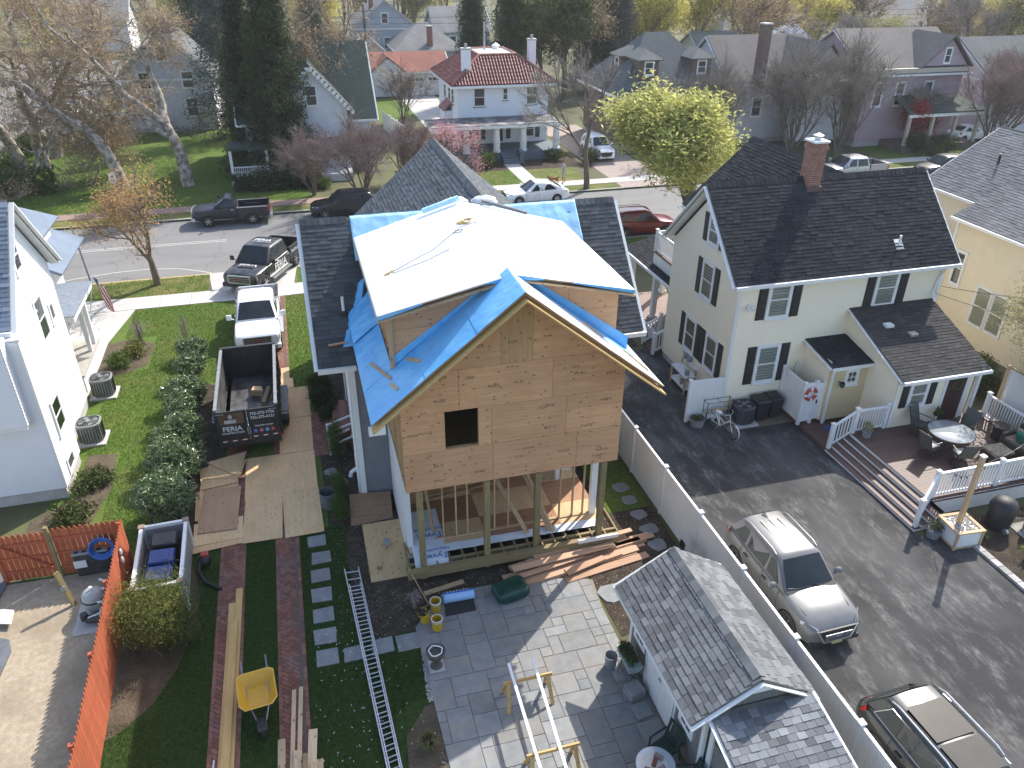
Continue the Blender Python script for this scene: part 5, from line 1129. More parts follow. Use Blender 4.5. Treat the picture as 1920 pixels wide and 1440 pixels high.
# front porch with small roof, columns, chair
MB().bx(-12.5,31.5,.0,-9.35,34.9,.72).build('porch_base', M_wsid, wh); MB().bx(-12.5,31.5,.72,-9.3,35.0,.78).build('porch_floor', pm('porch_grey',(.34,.31,.28),(.40,.37,.33),scale=4,rough=.8), wh)
MB().bx(-12.6,31.45,3.2,-9.05,35.2,3.42).build('porch_roof', M_white, wh); MB().bx(-12.6,31.45,3.42,-9.02,35.22,3.46).build('porch_roof_top', M_galv, wh)
MB().prism([(-9.4,31.45,2.7),(-9.4,32.6,3.2),(-9.4,31.45,3.2)], (.06,0,0)).build('porch_bracket', M_white, wh)
for y in (33.9,34.7): MB().bx(-9.55,y-.08,.78,-9.39,y+.08,3.2).build('porch_column', M_white, wh)
# blue-grey roof pieces seen behind the gable
for q, nn in (([(-11.0,40.4,4.9),(-11.0,34,4.9),(-14.6,34,7.3),(-14.6,37.5,7.3)],(.6,0,1)),([(-15.5,40.4,4.9),(-11.0,40.4,4.9),(-14.6,37.5,7.3)],(0,.6,1)),([(-10.3,41.0,3.6),(-10.3,36.0,3.6),(-11.6,36.0,4.3),(-11.6,40.6,4.3)],(.5,0,1))):
 slab('front_wing_roof', q, .12, M_sh_lblue, wh, nn)
MB().bx(-16,31,0,-11.4,39.9,4.85).build('front_wing_wall', M_wsid, wh)
# flag on a short pole
fg = thing('american_flag', 'stars and stripes flag hanging from the white house porch', 'flag', (-9.0,34.2,2.4), world=True)
MB().tube([(-9.1,34.0,2.5),(-8.75,34.6,4.0)], .02, 6).build('pole', M_white, fg)
M_fr, M_fw, M_fb = pm('flag_red',(.45,.03,.04),rough=.8), pm('flag_white',(.75,.75,.75),rough=.8), pm('flag_blue',(.03,.05,.16),rough=.8)
def flagpt(u, v): a = Vector((-8.78,34.55,3.85)); return a+Vector((-.12*u+.34*v*.5,-.25*u+.1*v,-.35*u*.2))+Vector((.0,0,-1.35*v))+Vector((.06*math.sin(u*7+v*3),.05*math.sin(u*9),0))+Vector((.55*u,-.2*u,-.25*u))
for k in range(13):
 mb = MB(); mb.grid(lambda u, v, k=k: flagpt((k+u)/13, v*1.0), 1, 8); mb.build('stripe', M_fr if k % 2 == 0 else M_fw, fg)
mb = MB(); mb.grid(lambda u, v: flagpt(u*7/13, v*.4)+Vector((.006,-.012,.002)), 4, 4); ub = mb.build('canton', M_fb, fg)
mb = MB()
for i in range(5):
 for j in range(4):
  c_ = flagpt((i+.5)/5*7/13, (j+.5)/4*.4)+Vector((.012,-.022,.004)); mb.add([c_+Vector((.022*math.cos(t),0,.022*math.sin(t)))*(1 if q % 2 == 0 else .45) for q, t in enumerate(np.linspace(math.pi/2, math.pi*2.5, 11)[:-1])],[tuple(range(10))])
mb.build('stars', M_fw, ub, kind='stuff')
# ================================================================ houses across the street and behind
def roofmat(name, c1, c2, pitch=.17, axis='z'):
 if name in MATS: return MATS[name]
 m, nt, b = newmat(name); b.inputs['Roughness'].default_value = .9
 tc = nt.nodes.new('ShaderNodeTexCoord'); wv = nt.nodes.new('ShaderNodeTexWave'); wv.wave_type = 'BANDS'; wv.bands_direction = 'Z'; wv.wave_profile = 'SAW'; wv.inputs['Scale'].default_value = 1/(pitch*.62)*.314; wv.inputs['Distortion'].default_value = .15
 nt.links.new(tc.outputs['Object'], wv.inputs[0])
 c = _mix(nt, _ramp(nt, _noise(nt, 5, 5), .3, .7), c1, c2); c = _mix(nt, _math(nt, 'MULTIPLY', _ramp(nt, _noise(nt, .5, 4), .42, .7), .35), c, tuple(x*1.5 for x in c2))
 c = _mix(nt, _math(nt, 'MULTIPLY', _ramp(nt, wv.outputs[0], .78, .98), .45), c, tuple(x*.45 for x in c1))
 nt.links.new(c, b.inputs['Base Color']); _bump(nt, b, wv.outputs[0], .5, .03); MATS[name] = m
 return m
def far_house(name, label, x0, x1, y0, y1, ez, rz, axis, wall, roof, wins=(), ov=.4, chim=None, hip=0, base=.4, gables=True, course=.16):
 h = thing(name, label, 'house', ((x0+x1)/2,(y0+y1)/2,0), world=True)
 wl = MB()
 for O, Ud, L, N in (((x0,y0,base),(1,0,0),x1-x0,(0,-1,0)),((x0,y1,base),(0,-1,0),y1-y0,(-1,0,0)),((x1,y0,base),(0,1,0),y1-y0,(1,0,0)),((x1,y1,base),(-1,0,0),x1-x0,(0,1,0))): siding(wl, O, Ud, L, ez-base, N, course, .015)
 if axis == 'x' and not hip:
  w2 = (y1-y0)/2; g_ = w2/(rz-ez); lim = lambda z: (z*g_, 2*w2-z*g_); siding(wl, (x0,y1,ez), (0,-1,0), y1-y0, rz-ez-.1, (-1,0,0), course, .015, lim); siding(wl, (x1,y0,ez), (0,1,0), y1-y0, rz-ez-.1, (1,0,0), course, .015, lim)
 if axis == 'y' and not hip:
  w2 = (x1-x0)/2; g_ = w2/(rz-ez); lim = lambda z: (z*g_, 2*w2-z*g_); siding(wl, (x0,y0,ez), (1,0,0), x1-x0, rz-ez-.1, (0,-1,0), course, .015, lim); siding(wl, (x1,y1,ez), (-1,0,0), x1-x0, rz-ez-.1, (0,1,0), course, .015, lim)
 wl.build('wall', wall, h); MB().bx(x0+.02,y0+.02,0,x1-.02,y1-.02,base+.02).build('foundation', M_found, h)
 a0, a1, b0, b1 = x0-ov, x1+ov, y0-ov, y1+ov; cx_, cy_ = (x0+x1)/2, (y0+y1)/2
 if axis == 'x':
  s_ = (rz-ez)/(cy_-y0); ze = ez-s_*ov; hp = hip; quads = [[(a0,b0,ze),(a1,b0,ze),(a1-hp,cy_,rz),(a0+hp,cy_,rz)],[(a1,b1,ze),(a0,b1,ze),(a0+hp,cy_,rz),(a1-hp,cy_,rz)]]
  if hp: quads += [[(a0,b1,ze),(a0,b0,ze),(a0+hp,cy_,rz)],[(a1,b0,ze),(a1,b1,ze),(a1-hp,cy_,rz)]]
  edges = [((a0,b0,ze),(a0,cy_,rz)),((a0,b1,ze),(a0,cy_,rz)),((a1,b0,ze),(a1,cy_,rz))]
 else:
  s_ = (rz-ez)/(cx_-x0); ze = ez-s_*ov; hp = hip; quads = [[(a0,b1,ze),(a0,b0,ze),(cx_,b0+hp,rz),(cx_,b1-hp,rz)],[(a1,b0,ze),(a1,b1,ze),(cx_,b1-hp,rz),(cx_,b0+hp,rz)]]
  if hp: quads += [[(a0,b0,ze),(a1,b0,ze),(cx_,b0+hp,rz)],[(a1,b1,ze),(a0,b1,ze),(cx_,b1-hp,rz)]]
  edges = [((a0,b0,ze),(cx_,b0,rz)),((a1,b0,ze),(cx_,b0,rz))]
 for q in quads:
  n = (Vector(q[1])-Vector(q[0])).cross(Vector(q[2])-Vector(q[0])).normalized(); MB().prism([Vector(p)-n*.12 for p in q], n*.12).build('roof', roof, h)
 tr_ = MB()
 if not hip:
  for p, q in edges: tr_.beam(Vector(p)-Vector((0,0,.14)), Vector(q)-Vector((0,0,.14)), .05, .24, (1,0,0) if axis == 'x' else (0,1,0))
 tr_.bx(a0,b0-.06,ze-.2,a1,b0+.0,ze-.03).bx(a0-.06,b0,ze-.2,a0,b1,ze-.03); tr_.build('eave_trim', M_white, h, kind='stuff')
 for sd_, u, z, w_, h_ in wins:
  loc, N = {'s': ((u,y0,z),(0,-1,0)), 'w': ((x0,u,z),(-1,0,0)), 'e': ((x1,u,z),(1,0,0))}[sd_]; window(h, loc, N, w_, h_, M_white, M_dkglass, None, trim=.12)
 if chim:
  x, y, w_, zt, mt = chim; c_ = MB().bx(x-w_/2,y-w_/2,ez-1,x+w_/2,y+w_/2,zt).build('chimney', mt, h); MB().bx(x-w_/2-.05,y-w_/2-.05,zt,x+w_/2+.05,y+w_/2+.05,zt+.12).build('chimney_cap', M_conc, c_)
 return h
RM_green = roofmat('roof_dark_green', (.035,.05,.042), (.06,.08,.068)); RM_grey = roofmat('roof_weathered_grey', (.16,.16,.155), (.24,.235,.225)); RM_dk = roofmat('roof_slate', (.075,.085,.085), (.12,.13,.13)); RM_brown = roofmat('roof_brown_grey', (.12,.105,.095), (.17,.155,.14))
S_white = pm('far_white_siding', (.66,.68,.70), (.60,.62,.65), scale=2, rough=.6); S_blue = pm('far_blue_siding', (.36,.40,.45), (.41,.45,.50), scale=2, rough=.6); S_cedar = pm('far_cedar_shingle', (.115,.085,.07), (.17,.13,.105), scale=4, rough=.9); S_pink = pm('far_mauve_shingle', (.36,.27,.315), (.42,.32,.365), scale=3, rough=.85); S_lav = pm('far_pale_grey_siding', (.52,.52,.56), (.58,.58,.62), scale=2, rough=.7)
# red-tiled house
M_tile = pm('clay_tile', (.19,.055,.042), (.28,.095,.075), scale=6, rough=.6, rnd=.15, c3=(.44,.24,.2), s3=2, amt3=.5)
th_ = thing('red_tile_roof_house', 'white stucco house with red clay tile roof and deep columned porch', 'house', (18.3,72,0), world=True)
M_stucco = pm('white_stucco', (.78,.80,.84), (.74,.76,.80), scale=5, rough=.7, bump=.2, bscale=30)
MB().bx(14.3,68.6,0,22.4,77.2,5.75).build('wall', M_stucco, th_)
E0, E1, F0, F1, ez_, tz_ = 13.7, 23.0, 68.0, 77.8, 5.72, 7.75; d0, d1, g0, g1 = 16.7, 20.0, 70.6, 75.2
for q in ([(E0,F0,ez_),(E1,F0,ez_),(d1,g0,tz_),(d0,g0,tz_)],[(E0,F1,ez_),(E0,F0,ez_),(d0,g0,tz_),(d0,g1,tz_)],[(E1,F0,ez_),(E1,F1,ez_),(d1,g1,tz_),(d1,g0,tz_)],[(E1,F1,ez_),(E0,F1,ez_),(d0,g1,tz_),(d1,g1,tz_)]):
 a, b, c_, d_ = map(Vector, q); n = (b-a).cross(d_-a).normalized(); r_ = MB().prism([p-n*.1 for p in (a,b,c_,d_)], n*.09).build('roof', M_tile, th_)
 # barrel tiles: rows of ridges running up the slope
 L = (b-a).length; u = (b-a)/L; v0 = n.cross(u); H_ = (d_-a).dot(v0); s0 = (d_-a).dot(u)/H_; s1 = (b-c_).dot(u)/H_; k = int(L/.26); mb = MB()
 for i in range(k):
  x = (i+.5)*L/k; hm = min(H_, x/s0 if s0 > 1e-3 else H_, (L-x)/s1 if s1 > 1e-3 else H_)
  m_ = max(1, int(hm/.4))
  for j in range(m_): mb.tube([a+u*x+v0*(j*hm/m_)+n*.05, a+u*x+v0*((j+1.05)*hm/m_)+n*.03], [.095,.08], 6, cap=False)
 mb.build('barrel_tiles', M_tile, r_, smooth=60, kind='stuff')
hipm = MB()
for p, q in (((E0,F0,ez_),(d0,g0,tz_)),((E1,F0,ez_),(d1,g0,tz_)),((E0,F1,ez_),(d0,g1,tz_)),((E1,F1,ez_),(d1,g1,tz_)),((d0,g0,tz_),(d1,g0,tz_)),((d0,g1,tz_),(d1,g1,tz_)),((d0,g0,tz_),(d0,g1,tz_)),((d1,g0,tz_),(d1,g1,tz_))): hipm.tube([Vector(p)+Vector((0,0,.08)),Vector(q)+Vector((0,0,.08))],.12,6)
hipm.build('hip_tiles', M_tile, th_, smooth=60, kind='stuff')
MB().bx(d0,g0,tz_-.1,d1,g1,tz_+.05).build('roof_deck', M_white, th_); MB().bx(E0-.05,F0-.08,ez_-.22,E1+.05,F0+.02,ez_-.02).build('eave_trim', M_white, th_); MB().bx(E0-.08,F0,ez_-.22,E0+.02,F1,ez_-.02).build('eave_trim', M_white, th_)
for x, y, w_, za, zb in ((15.3,69.6,.7,6.0,8.4),(22.3,73.5,.65,6.0,8.6)):
 c_ = MB().bx(x-w_/2,y-w_/2,za,x+w_/2,y+w_/2,zb).build('chimney', M_stucco, th_); MB().bx(x-w_/2-.06,y-w_/2-.06,zb,x+w_/2+.06,y+w_/2+.06,zb+.12).build('chimney_cap', M_conc, c_); MB().cyl((x,y,zb+.12),(x,y,zb+.45),.14,n=10).build('flue', M_galv, c_)
MB().cyl((18,74,7.7),(18,74,10.1),.09,n=8).build('vent_pipe', M_galv, th_); MB().lathe([(.3,0),(.3,.25),(.4,.3),(0,.55)],(19.2,74.6,7.8),12).build('roof_vent', M_white, th_, smooth=40)
M_bsill = pm('navy_sill', (.03,.05,.14), rough=.6)
for x, w_, h_, z in ((16.2,.95,1.45,3.95),(18.5,.42,.95,4.4),(20.9,.95,1.45,3.95)): window(th_, (x,68.58,z), (0,-1,0), w_, h_, M_white, M_dkglass, None, trim=.06, sillmat=M_bsill)
for y in (70.5,72,74): window(th_, (14.28,y,3.95), (-1,0,0), .8, 1.4, M_white, M_dkglass, None, trim=.06, sillmat=M_bsill)
MB().prism([(13.5,71,3.3),(13.5,73.4,3.3),(14.3,73.4,4.0),(14.3,71,4.0)],(0,0,-.12)).build('side_awning', M_tile, th_); MB().bx(13.6,71.2,0,14.3,73.2,3.2).build('side_bay', M_stucco, th_)
MB().bx(11.3,64.9,2.75,22.6,68.6,2.98).build('porch_roof', M_white, th_); MB().bx(11.3,64.95,2.98,22.6,68.6,3.03).build('porch_roof_surface', pm('worn_flat_roof',(.11,.10,.10),(.26,.26,.26),scale=1.0,rough=.9,lo=.48,hi=.6), th_)
MB().bx(14.0,65.0,0,22.6,68.6,.75).build('porch_base', pm('slate_blue_paint',(.10,.13,.16),(.13,.16,.19),scale=4,rough=.7), th_)
for x in (14.3,16.9,19.25,22.2): MB().lathe([(.34,.75),(.34,.9),(.27,.95),(.30,1.6),(.24,2.6),(.33,2.66),(.33,2.75)], (x,65.35,0), 14).build('porch_column', M_white, th_, smooth=40)
for k in range(4): MB().bx(17.2,63.9+k*.3,0,18.6,65.1,.19*(k+1)-.01).build('porch_step', MATS['slate_blue_paint'], th_)
MB().bx(18.62,64.0,0,19.0,65.0,.95).build('step_pier', MATS['slate_blue_paint'], th_)
window(th_, (17.9,68.58,.85), (0,-1,0), .85, 1.85, M_white, M_dkglass, None, style='single', sill=False); window(th_, (15.6,68.58,1.2), (0,-1,0), 1.1, 1.3, M_white, M_dkglass, None); window(th_, (20.6,68.58,1.2), (0,-1,0), 1.1, 1.3, M_white, M_dkglass, None)
for x in (14.7,16.5,18.8,21.5): MB().bx(x-.2,68.55,1.1,x+.2,68.6,2.6).build('shutter', pm('teal_shutter',(.03,.06,.07),rough=.6), th_)
far_house('gothic_cottage', 'white gothic cottage with steep dark green roof and scalloped gable trim', -3.2, 6.4, 65.2, 74.8, 4.6, 9.25, 'x', S_white, RM_green, [('e',68.5,5.2,.8,1.5),('s',-1.5,1.2,1,1.6),('s',4.8,1.2,1,1.6)], ov=.55)
gc = thing('cottage_porch', 'front gable and railed porch of the white gothic cottage', 'porch', (1.5,64,0), world=True)
mb = MB(); siding(mb, (-.6,64.3,.4), (1,0,0), 5.2, 4.6, (0,-1,0), .16, .015); siding(mb, (-.6,64.3,5.0), (1,0,0), 5.2, 3.0, (0,-1,0), .16, .015, lambda z: (z*.86, 5.2-z*.86)); mb.build('gable_wall', S_white, gc); window(gc, (2.0,64.3,5.3), (0,-1,0), .8, 1.4, M_white, M_dkglass, None)
for s_ in (-1,1):
 MB().prism([(2.0,63.9,8.2),(2.0,68.5,8.2),(2.0+s_*3.1,68.5,4.75),(2.0+s_*3.1,63.9,4.75)],(0,0,.12)).build('roof', RM_green, gc); sc_ = MB()
 for k in range(12): t = (k+.5)/12; sc_.lathe([(0,-.03),(.17,-.03),(.17,.03),(0,.03)], (2.0+s_*3.1*t,63.88,8.2-3.45*t-.12), 8, 'y')
 sc_.build('scallop_trim', M_white, gc, kind='stuff')
MB().bx(-4.6,62.0,2.7,4.5,64.3,2.9).build('porch_roof', RM_green, gc); MB().bx(-4.6,62.0,.0,4.5,64.3,.6).build('porch_base', S_white, gc)
for x in (-4.4,-1.8): MB().bx(x-.1,62.1,.6,x+.1,62.3,2.7).build('porch_column', M_white, gc)
for i in range(18): MB().bx(-4.2+i*.14,62.17,.7,-4.16+i*.14,62.21,1.4).build('baluster', M_white, gc)
MB().bx(-4.3,62.15,1.4,-1.8,62.23,1.48).build('top_rail', M_white, gc)
gs = far_house('shingle_garage', 'white garage with red-brown roof and panelled doors behind the tile house', 10.6, 19.5, 98.6, 106, 2.9, 4.6, 'x', S_white, roofmat('roof_rust',(.22,.08,.06),(.30,.12,.09)), [], ov=.3, hip=0)
gg = MB(); siding(gg, (10.4,98.3,.1), (1,0,0), 3.6, 2.8, (0,-1,0), .5, .01); siding(gg, (10.4,98.3,2.9), (1,0,0), 3.6, 1.35, (0,-1,0), .5, .01, lambda z: (z*1.2,3.6-z*1.2)); gg.build('front_gable', S_white, gs)
for s_ in (-1,1): MB().prism([(12.2,98.0,4.5),(12.2,102,4.5),(12.2+s_*2.1,102,2.75),(12.2+s_*2.1,98.0,2.75)],(0,0,.1)).build('roof', MATS['roof_rust'], gs)
for x in (15.4,18.0):
 d_ = MB().bx(x-1.1,98.5,.05,x+1.1,98.57,2.2); dd_ = d_.build('garage_door', M_white, gs)
 for k in range(4): MB().bx(x-.95+k*.5,98.47,1.75,x-.55+k*.5,98.505,2.05).build('pane', M_dkglass, dd_)
far_house('hipped_grey_house', 'blue-grey sided house with pale hipped roof and brick chimney', 15.6, 24.5, 114, 124, 3.6, 6.4, 'x', S_blue, RM_grey, [('s',18.3,1.5,1,1.6),('s',21.8,1.5,1,1.6)], chim=(20.2,114.6,.7,6.2,M_chim), hip=4.2)
far_house('tall_grey_house', 'tall pale blue house with steep grey gable behind the garage', 11.0, 20.0, 124, 134, 5.6, 9.0, 'y', S_blue, RM_grey, [('s',13.2,2.6,.9,1.4),('s',15.6,2.6,.9,1.4),('s',18,2.6,.9,1.4),('s',15.4,5.9,.9,1.3)], chim=(13.9,127,.6,9.2,M_chim))
far_house('small_grey_gable_house', 'small blue-grey gabled house beside the garage roof', 9.8, 14.0, 110, 118, 3.4, 5.2, 'y', S_blue, RM_grey, [('s',11.2,1.3,.8,1.5),('s',12.8,1.5,.7,1.1)])
far_house('blue_gable_house', 'light blue house with grey gable partly behind dark evergreens', 24.5, 33, 132, 142, 4.2, 7.2, 'x', S_blue, RM_grey, [('s',27,1.6,1,1.6),('s',30.5,1.6,1,1.6)])
dh = far_house('cedar_house', 'dark cedar-shingled house with slate hipped roof and dormers', 28.6, 38.5, 66.5, 76, 5.2, 9.3, 'x', S_cedar, RM_dk, [('s',31,2.6,.9,1.6),('s',35,2.6,.9,1.6),('w',70,2.6,.9,1.6)], hip=4.4, ov=.6)
for x, y, N in ((31.2,67.2,(0,-1,0)),(36.3,67.2,(0,-1,0)),(29.8,71.2,(-1,0,0))):
 M_ = facing((x,y,6.2), N); MB(M_).bx(-.9,-2.2,-.6,.9,0,1.25).build('dormer', S_cedar, dh); MB(M_).prism([(-1.2,.35,1.2),(1.2,.35,1.2),(.0,-1.0,1.95)],(0,0,.08)).prism([(-1.2,.35,1.2),(0,-1,1.95),(0,-2.6,1.95),(-1.2,-2.6,1.2)],(0,0,.08)).prism([(1.2,.35,1.2),(0,-1,1.95),(0,-2.6,1.95),(1.2,-2.6,1.2)],(0,0,.08)).build('dormer_roof', RM_dk, dh); window(dh, M_ @ Vector((0,0,.05)), N, .75, 1.0, M_white, M_dkglass, None)
far_house('white_gable_house', 'pale grey gabled house with tall brick chimney behind bare trees', 39.0, 48.5, 66.5, 76, 5.6, 8.9, 'x', S_lav, RM_brown, [('s',42,2.4,.9,1.6),('s',46,2.4,.9,1.6),('w',71.5,6,.8,1.2)], chim=(41.6,66.2,.8,10.2,brickmat('brown_brick',(.14,.08,.06),(.2,.12,.09),(.22,.2,.18))))
wg = thing('white_gable_wing', 'front gable wing of the pale grey house among bare branches', 'house wing', (47,66,0), world=True)
mb = MB(); siding(mb, (44,64.2,.4), (1,0,0), 6, 5.2, (0,-1,0), .16, .015); siding(mb, (44,64.2,5.6), (1,0,0), 6, 2.9, (0,-1,0), .16, .015, lambda z: (z,6-z)); mb.build('wall', S_lav, wg); window(wg, (47,64.2,6.2), (0,-1,0), .7, 1.1, M_white, M_dkglass, None)
for s_ in (-1,1): MB().prism([(47,63.8,8.7),(47,71,8.7),(47+s_*3.3,71,5.4),(47+s_*3.3,63.8,5.4)],(0,0,.1)).build('roof', RM_brown, wg)
ph = far_house('mauve_house', 'mauve shingled house with brown-grey roof and street-facing gable', 50.2, 60.5, 62.5, 73, 6.6, 9.6, 'x', S_pink, RM_brown, [('s',54,3.6,.8,1.9),('s',57,3.6,.8,1.9),('s',51.7,3.6,.8,1.9)], ov=.5)
mb = MB(); siding(mb, (55.6,62.2,6.9), (1,0,0), 4.8, 2.2, (0,-1,0), .16, .015, lambda z: (z*1.05,4.8-z*1.05)); mb.build('gable_wall', S_pink, ph); window(ph, (58,62.2,7.15), (0,-1,0), .6, 1.2, M_white, M_dkglass, None)
for s_ in (-1,1): MB().prism([(58,61.8,9.35),(58,67,9.35),(58+s_*2.75,67,6.75),(58+s_*2.75,61.8,6.75)],(0,0,.12)).build('roof', RM_brown, ph)
MB().bx(50.0,62.1,6.3,60.7,62.45,6.75).build('frieze', pm('beige_trim',(.48,.43,.35),rough=.7), ph)
MB().prism([(53,59.4,3.3),(61,59.4,3.3),(60.6,62.5,4.3),(53.4,62.5,4.3)],(0,0,.12)).build('porch_roof', RM_green, ph); MB().bx(53,59.4,0,61,62.5,.6).build('porch_base', S_cedar, ph); MB().bx(53,59.35,3.05,61,59.5,3.3).build('porch_fascia', M_white, ph)
for x in (53.3,55.8,58.3,60.8): MB().bx(x-.13,59.5,.6,x+.13,59.76,3.1).build('porch_column', MATS['beige_trim'], ph)
far_house('grey_house_far_right', 'light grey house with blue-grey roof beside the mauve house', 64.5, 74, 63, 73, 5.6, 8.6, 'x', S_lav, RM_dk, [('s',67,2,.9,1.6),('s',71,2,.9,1.6)])
far_house('white_porch_house', 'distant white house with dark roof and long windowed porch', 62, 74, 110, 120, 4.2, 6.8, 'x', S_white, RM_dk, [('s',64,1.2,1.4,1.5),('s',66.5,1.2,1.4,1.5),('s',69,1.2,1.4,1.5),('s',71.5,1.2,1.4,1.5)], hip=3.5)
far_house('cottage_far', 'distant white cottage with brick chimney above the mauve roof', 52, 62, 96, 104, 4.0, 6.4, 'x', S_white, RM_grey, [('s',54,1.6,.9,1.5),('s',57,1.6,.9,1.5)], chim=(59.5,98,.9,8.2,M_chim))
far_house('blue_house_corner', 'pale house behind the sycamores by the side road', -14.5, -6.5, 84, 93, 5.4, 9.4, 'y', S_lav, RM_dk, [('s',-12.4,1.4,1,1.6),('s',-8.6,1.4,1,1.6),('s',-12.4,4,1,1.4),('s',-8.6,4,1,1.4),('s',-10.5,6.4,.9,1.2)], ov=.5)
far_house('maroon_house', 'distant dark red house between yellow-green trees', 54, 62, 128, 137, 5, 8, 'y', pm('far_maroon',(.22,.06,.06),(.26,.08,.08),scale=3,rough=.8), RM_dk, [('s',56.3,2,1,1.6),('s',59.5,2,1,1.6)])
far_house('distant_white_house', 'distant white house with grey roof past the side road', -32, -23, 150, 160, 5, 8, 'x', S_white, RM_grey, [('s',-29,2,1,1.6),('s',-26,2,1,1.6)])
far_house('distant_grey_house', 'distant pale grey tall house beyond the bare trees', 86, 98, 108, 118, 6.2, 9.4, 'x', S_lav, RM_grey, [('s',89,3.4,1,1.6),('s',92,3.4,1,1.6),('s',95,3.4,1,1.6)])
# neighbour's white picket fence between cottage and tile house
pf_ = thing('white_picket_fence', 'white panel fence between the gothic cottage and the tile house', 'fence', (10,66,0), world=True)
for i in range(7): vpanel((9.2+i*.33,80-i*2.4),(9.2+(i+1)*.33,80-(i+1)*2.4),.05,1.7,parent=pf_,groove=.4); vpost(9.2+i*.33,80-i*2.4,0,1.8,pf_,.14)
for k in range(3): pass
pt = MB(); pt.add([(61.2,92,8.4),(58.9,90.6,6.2),(63.5,90.6,6.2),(63.5,94,6.2),(58.9,94,6.2)],[(0,1,2),(0,2,3),(0,3,4),(0,4,1)]); pt.bx(58.95,90.65,5.9,63.45,93.95,6.2)
tn = thing('canopy_tent', 'white peaked canopy tent behind the mauve house', 'tent', (61.2,92,0), world=True); pt.build('canopy', M_white, tn)
for x in (59.0,63.4):
 for y in (90.7,93.9): MB().bx(x-.04,y-.04,0,x+.04,y+.04,5.9).build('pole', M_alu, tn)
# ================================================================ vehicles
M_carglass = pm('car_glass', (.018,.024,.026), (.03,.037,.04), scale=1.5, rough=.04, spec=.45)
M_chrome = pm('chrome', (.60,.61,.63), rough=.3, metal=.8)
M_rim = pm('alloy_rim', (.50,.51,.53), (.4,.41,.43), scale=20, rough=.3, metal=.85)
M_trim = pm('black_plastic', (.022,.022,.024), (.03,.03,.032), scale=20, rough=.55)
M_lamp = pm('headlamp_lens', (.62,.64,.66), (.45,.47,.5), scale=25, rough=.1, spec=.8)
M_tail = pm('tail_lamp', (.42,.012,.012), (.3,.01,.01), scale=20, rough=.12, spec=.8)
M_plate = pm('licence_plate', (.50,.46,.22), rough=.5)
WH = {}
def wheel(parent, x, y, r, wd, spokes=5, rimm=None, dual=False):
 "wheel whose outer face looks along the sign of y"
 s = 1 if y > 0 else -1; rimm = rimm or M_rim
 key = (round(r,3), round(wd,3), spokes, s, rimm.name)
 if key not in WH:
  t = MB().lathe([(r*.62,-wd*.5),(r*.9,-wd*.5),(r*.985,-wd*.4),(r,-wd*.2),(r,wd*.2),(r*.985,wd*.4),(r*.9,wd*.5),(r*.64,wd*.5),(r*.62,wd*.40)], (0,0,0), 28, 'y')
  m = MB().lathe([(r*.64,wd*.46),(r*.60,wd*.5),(r*.55,wd*.42),(r*.54,wd*.05)], (0,0,0), 28, 'y').lathe([(r*.55,wd*.08),(0,wd*.08)], (0,0,0), 20, 'y')
  k = MB()
  for i in range(spokes):
   a = 2*math.pi*i/spokes; d = Vector((math.cos(a),0,math.sin(a))); p = Vector((-math.sin(a),0,math.cos(a)))
   k.beam(d*r*.10+Vector((0,wd*.38,0)), d*r*.58+Vector((0,wd*.42,0)), r*.15, wd*.12, (0,1,0))
  k.lathe([(r*.15,wd*.3),(r*.15,wd*.46),(0,wd*.47)], (0,0,0), 12, 'y')
  for mm in (t, m, k):
   if s < 0: mm.v = [(a, -b, c) for a, b, c in mm.v]; mm.f = [f[::-1] for f in mm.f]
  WH[key] = (t.mesh('tyre', M_rubber, smooth=50), m.mesh('rim', M_trim, smooth=50), k.mesh('spokes', rimm))
 t, m, k = WH[key]; M = Matrix.Translation((x, y, r))
 o = piece('wheel', t, parent, M)
 for nm, me in (('rim', m), ('spokes', k)):
  c = bpy.data.objects.new(nm, me); C.objects.link(c); c.parent = o
 return o
def loft(sts, sec, cap=True):
 "sts: list of station params; sec(st)->half section points from bottom centre to top centre (y>=0)"
 mb = MB(); rings = []
 for st in sts:
  h = sec(st); rings.append(h + [(x, -y, z) for x, y, z in h[-2:0:-1]])
 n = len(rings[0]); V = [p for r_ in rings for p in r_]; F = []
 for i in range(len(rings)-1):
  for k in range(n): F.append((i*n+k, (i+1)*n+k, (i+1)*n+(k+1) % n, i*n+(k+1) % n))
 if cap: F.append(tuple(range(n))); F.append(tuple(range((len(rings)-1)*n+n-1, (len(rings)-1)*n-1, -1)))
 return mb.add(V, F)
def body_sec(st):
 x, zb, zt, hw = st[:4]; cr_ = st[4] if len(st) > 4 else .03; H_ = zt-zb
 return [(x,0,zb),(x,hw*.80,zb),(x,hw*.95,zb+.07),(x,hw*.985,zb+H_*.28),(x,hw,zb+H_*.52),(x,hw*.985,zb+H_*.74),(x,hw*.955,zt-.055),(x,hw*.90,zt-.012),(x,hw*.80,zt+cr_*.25),(x,hw*.45,zt+cr_*.8),(x,0,zt+cr_)]
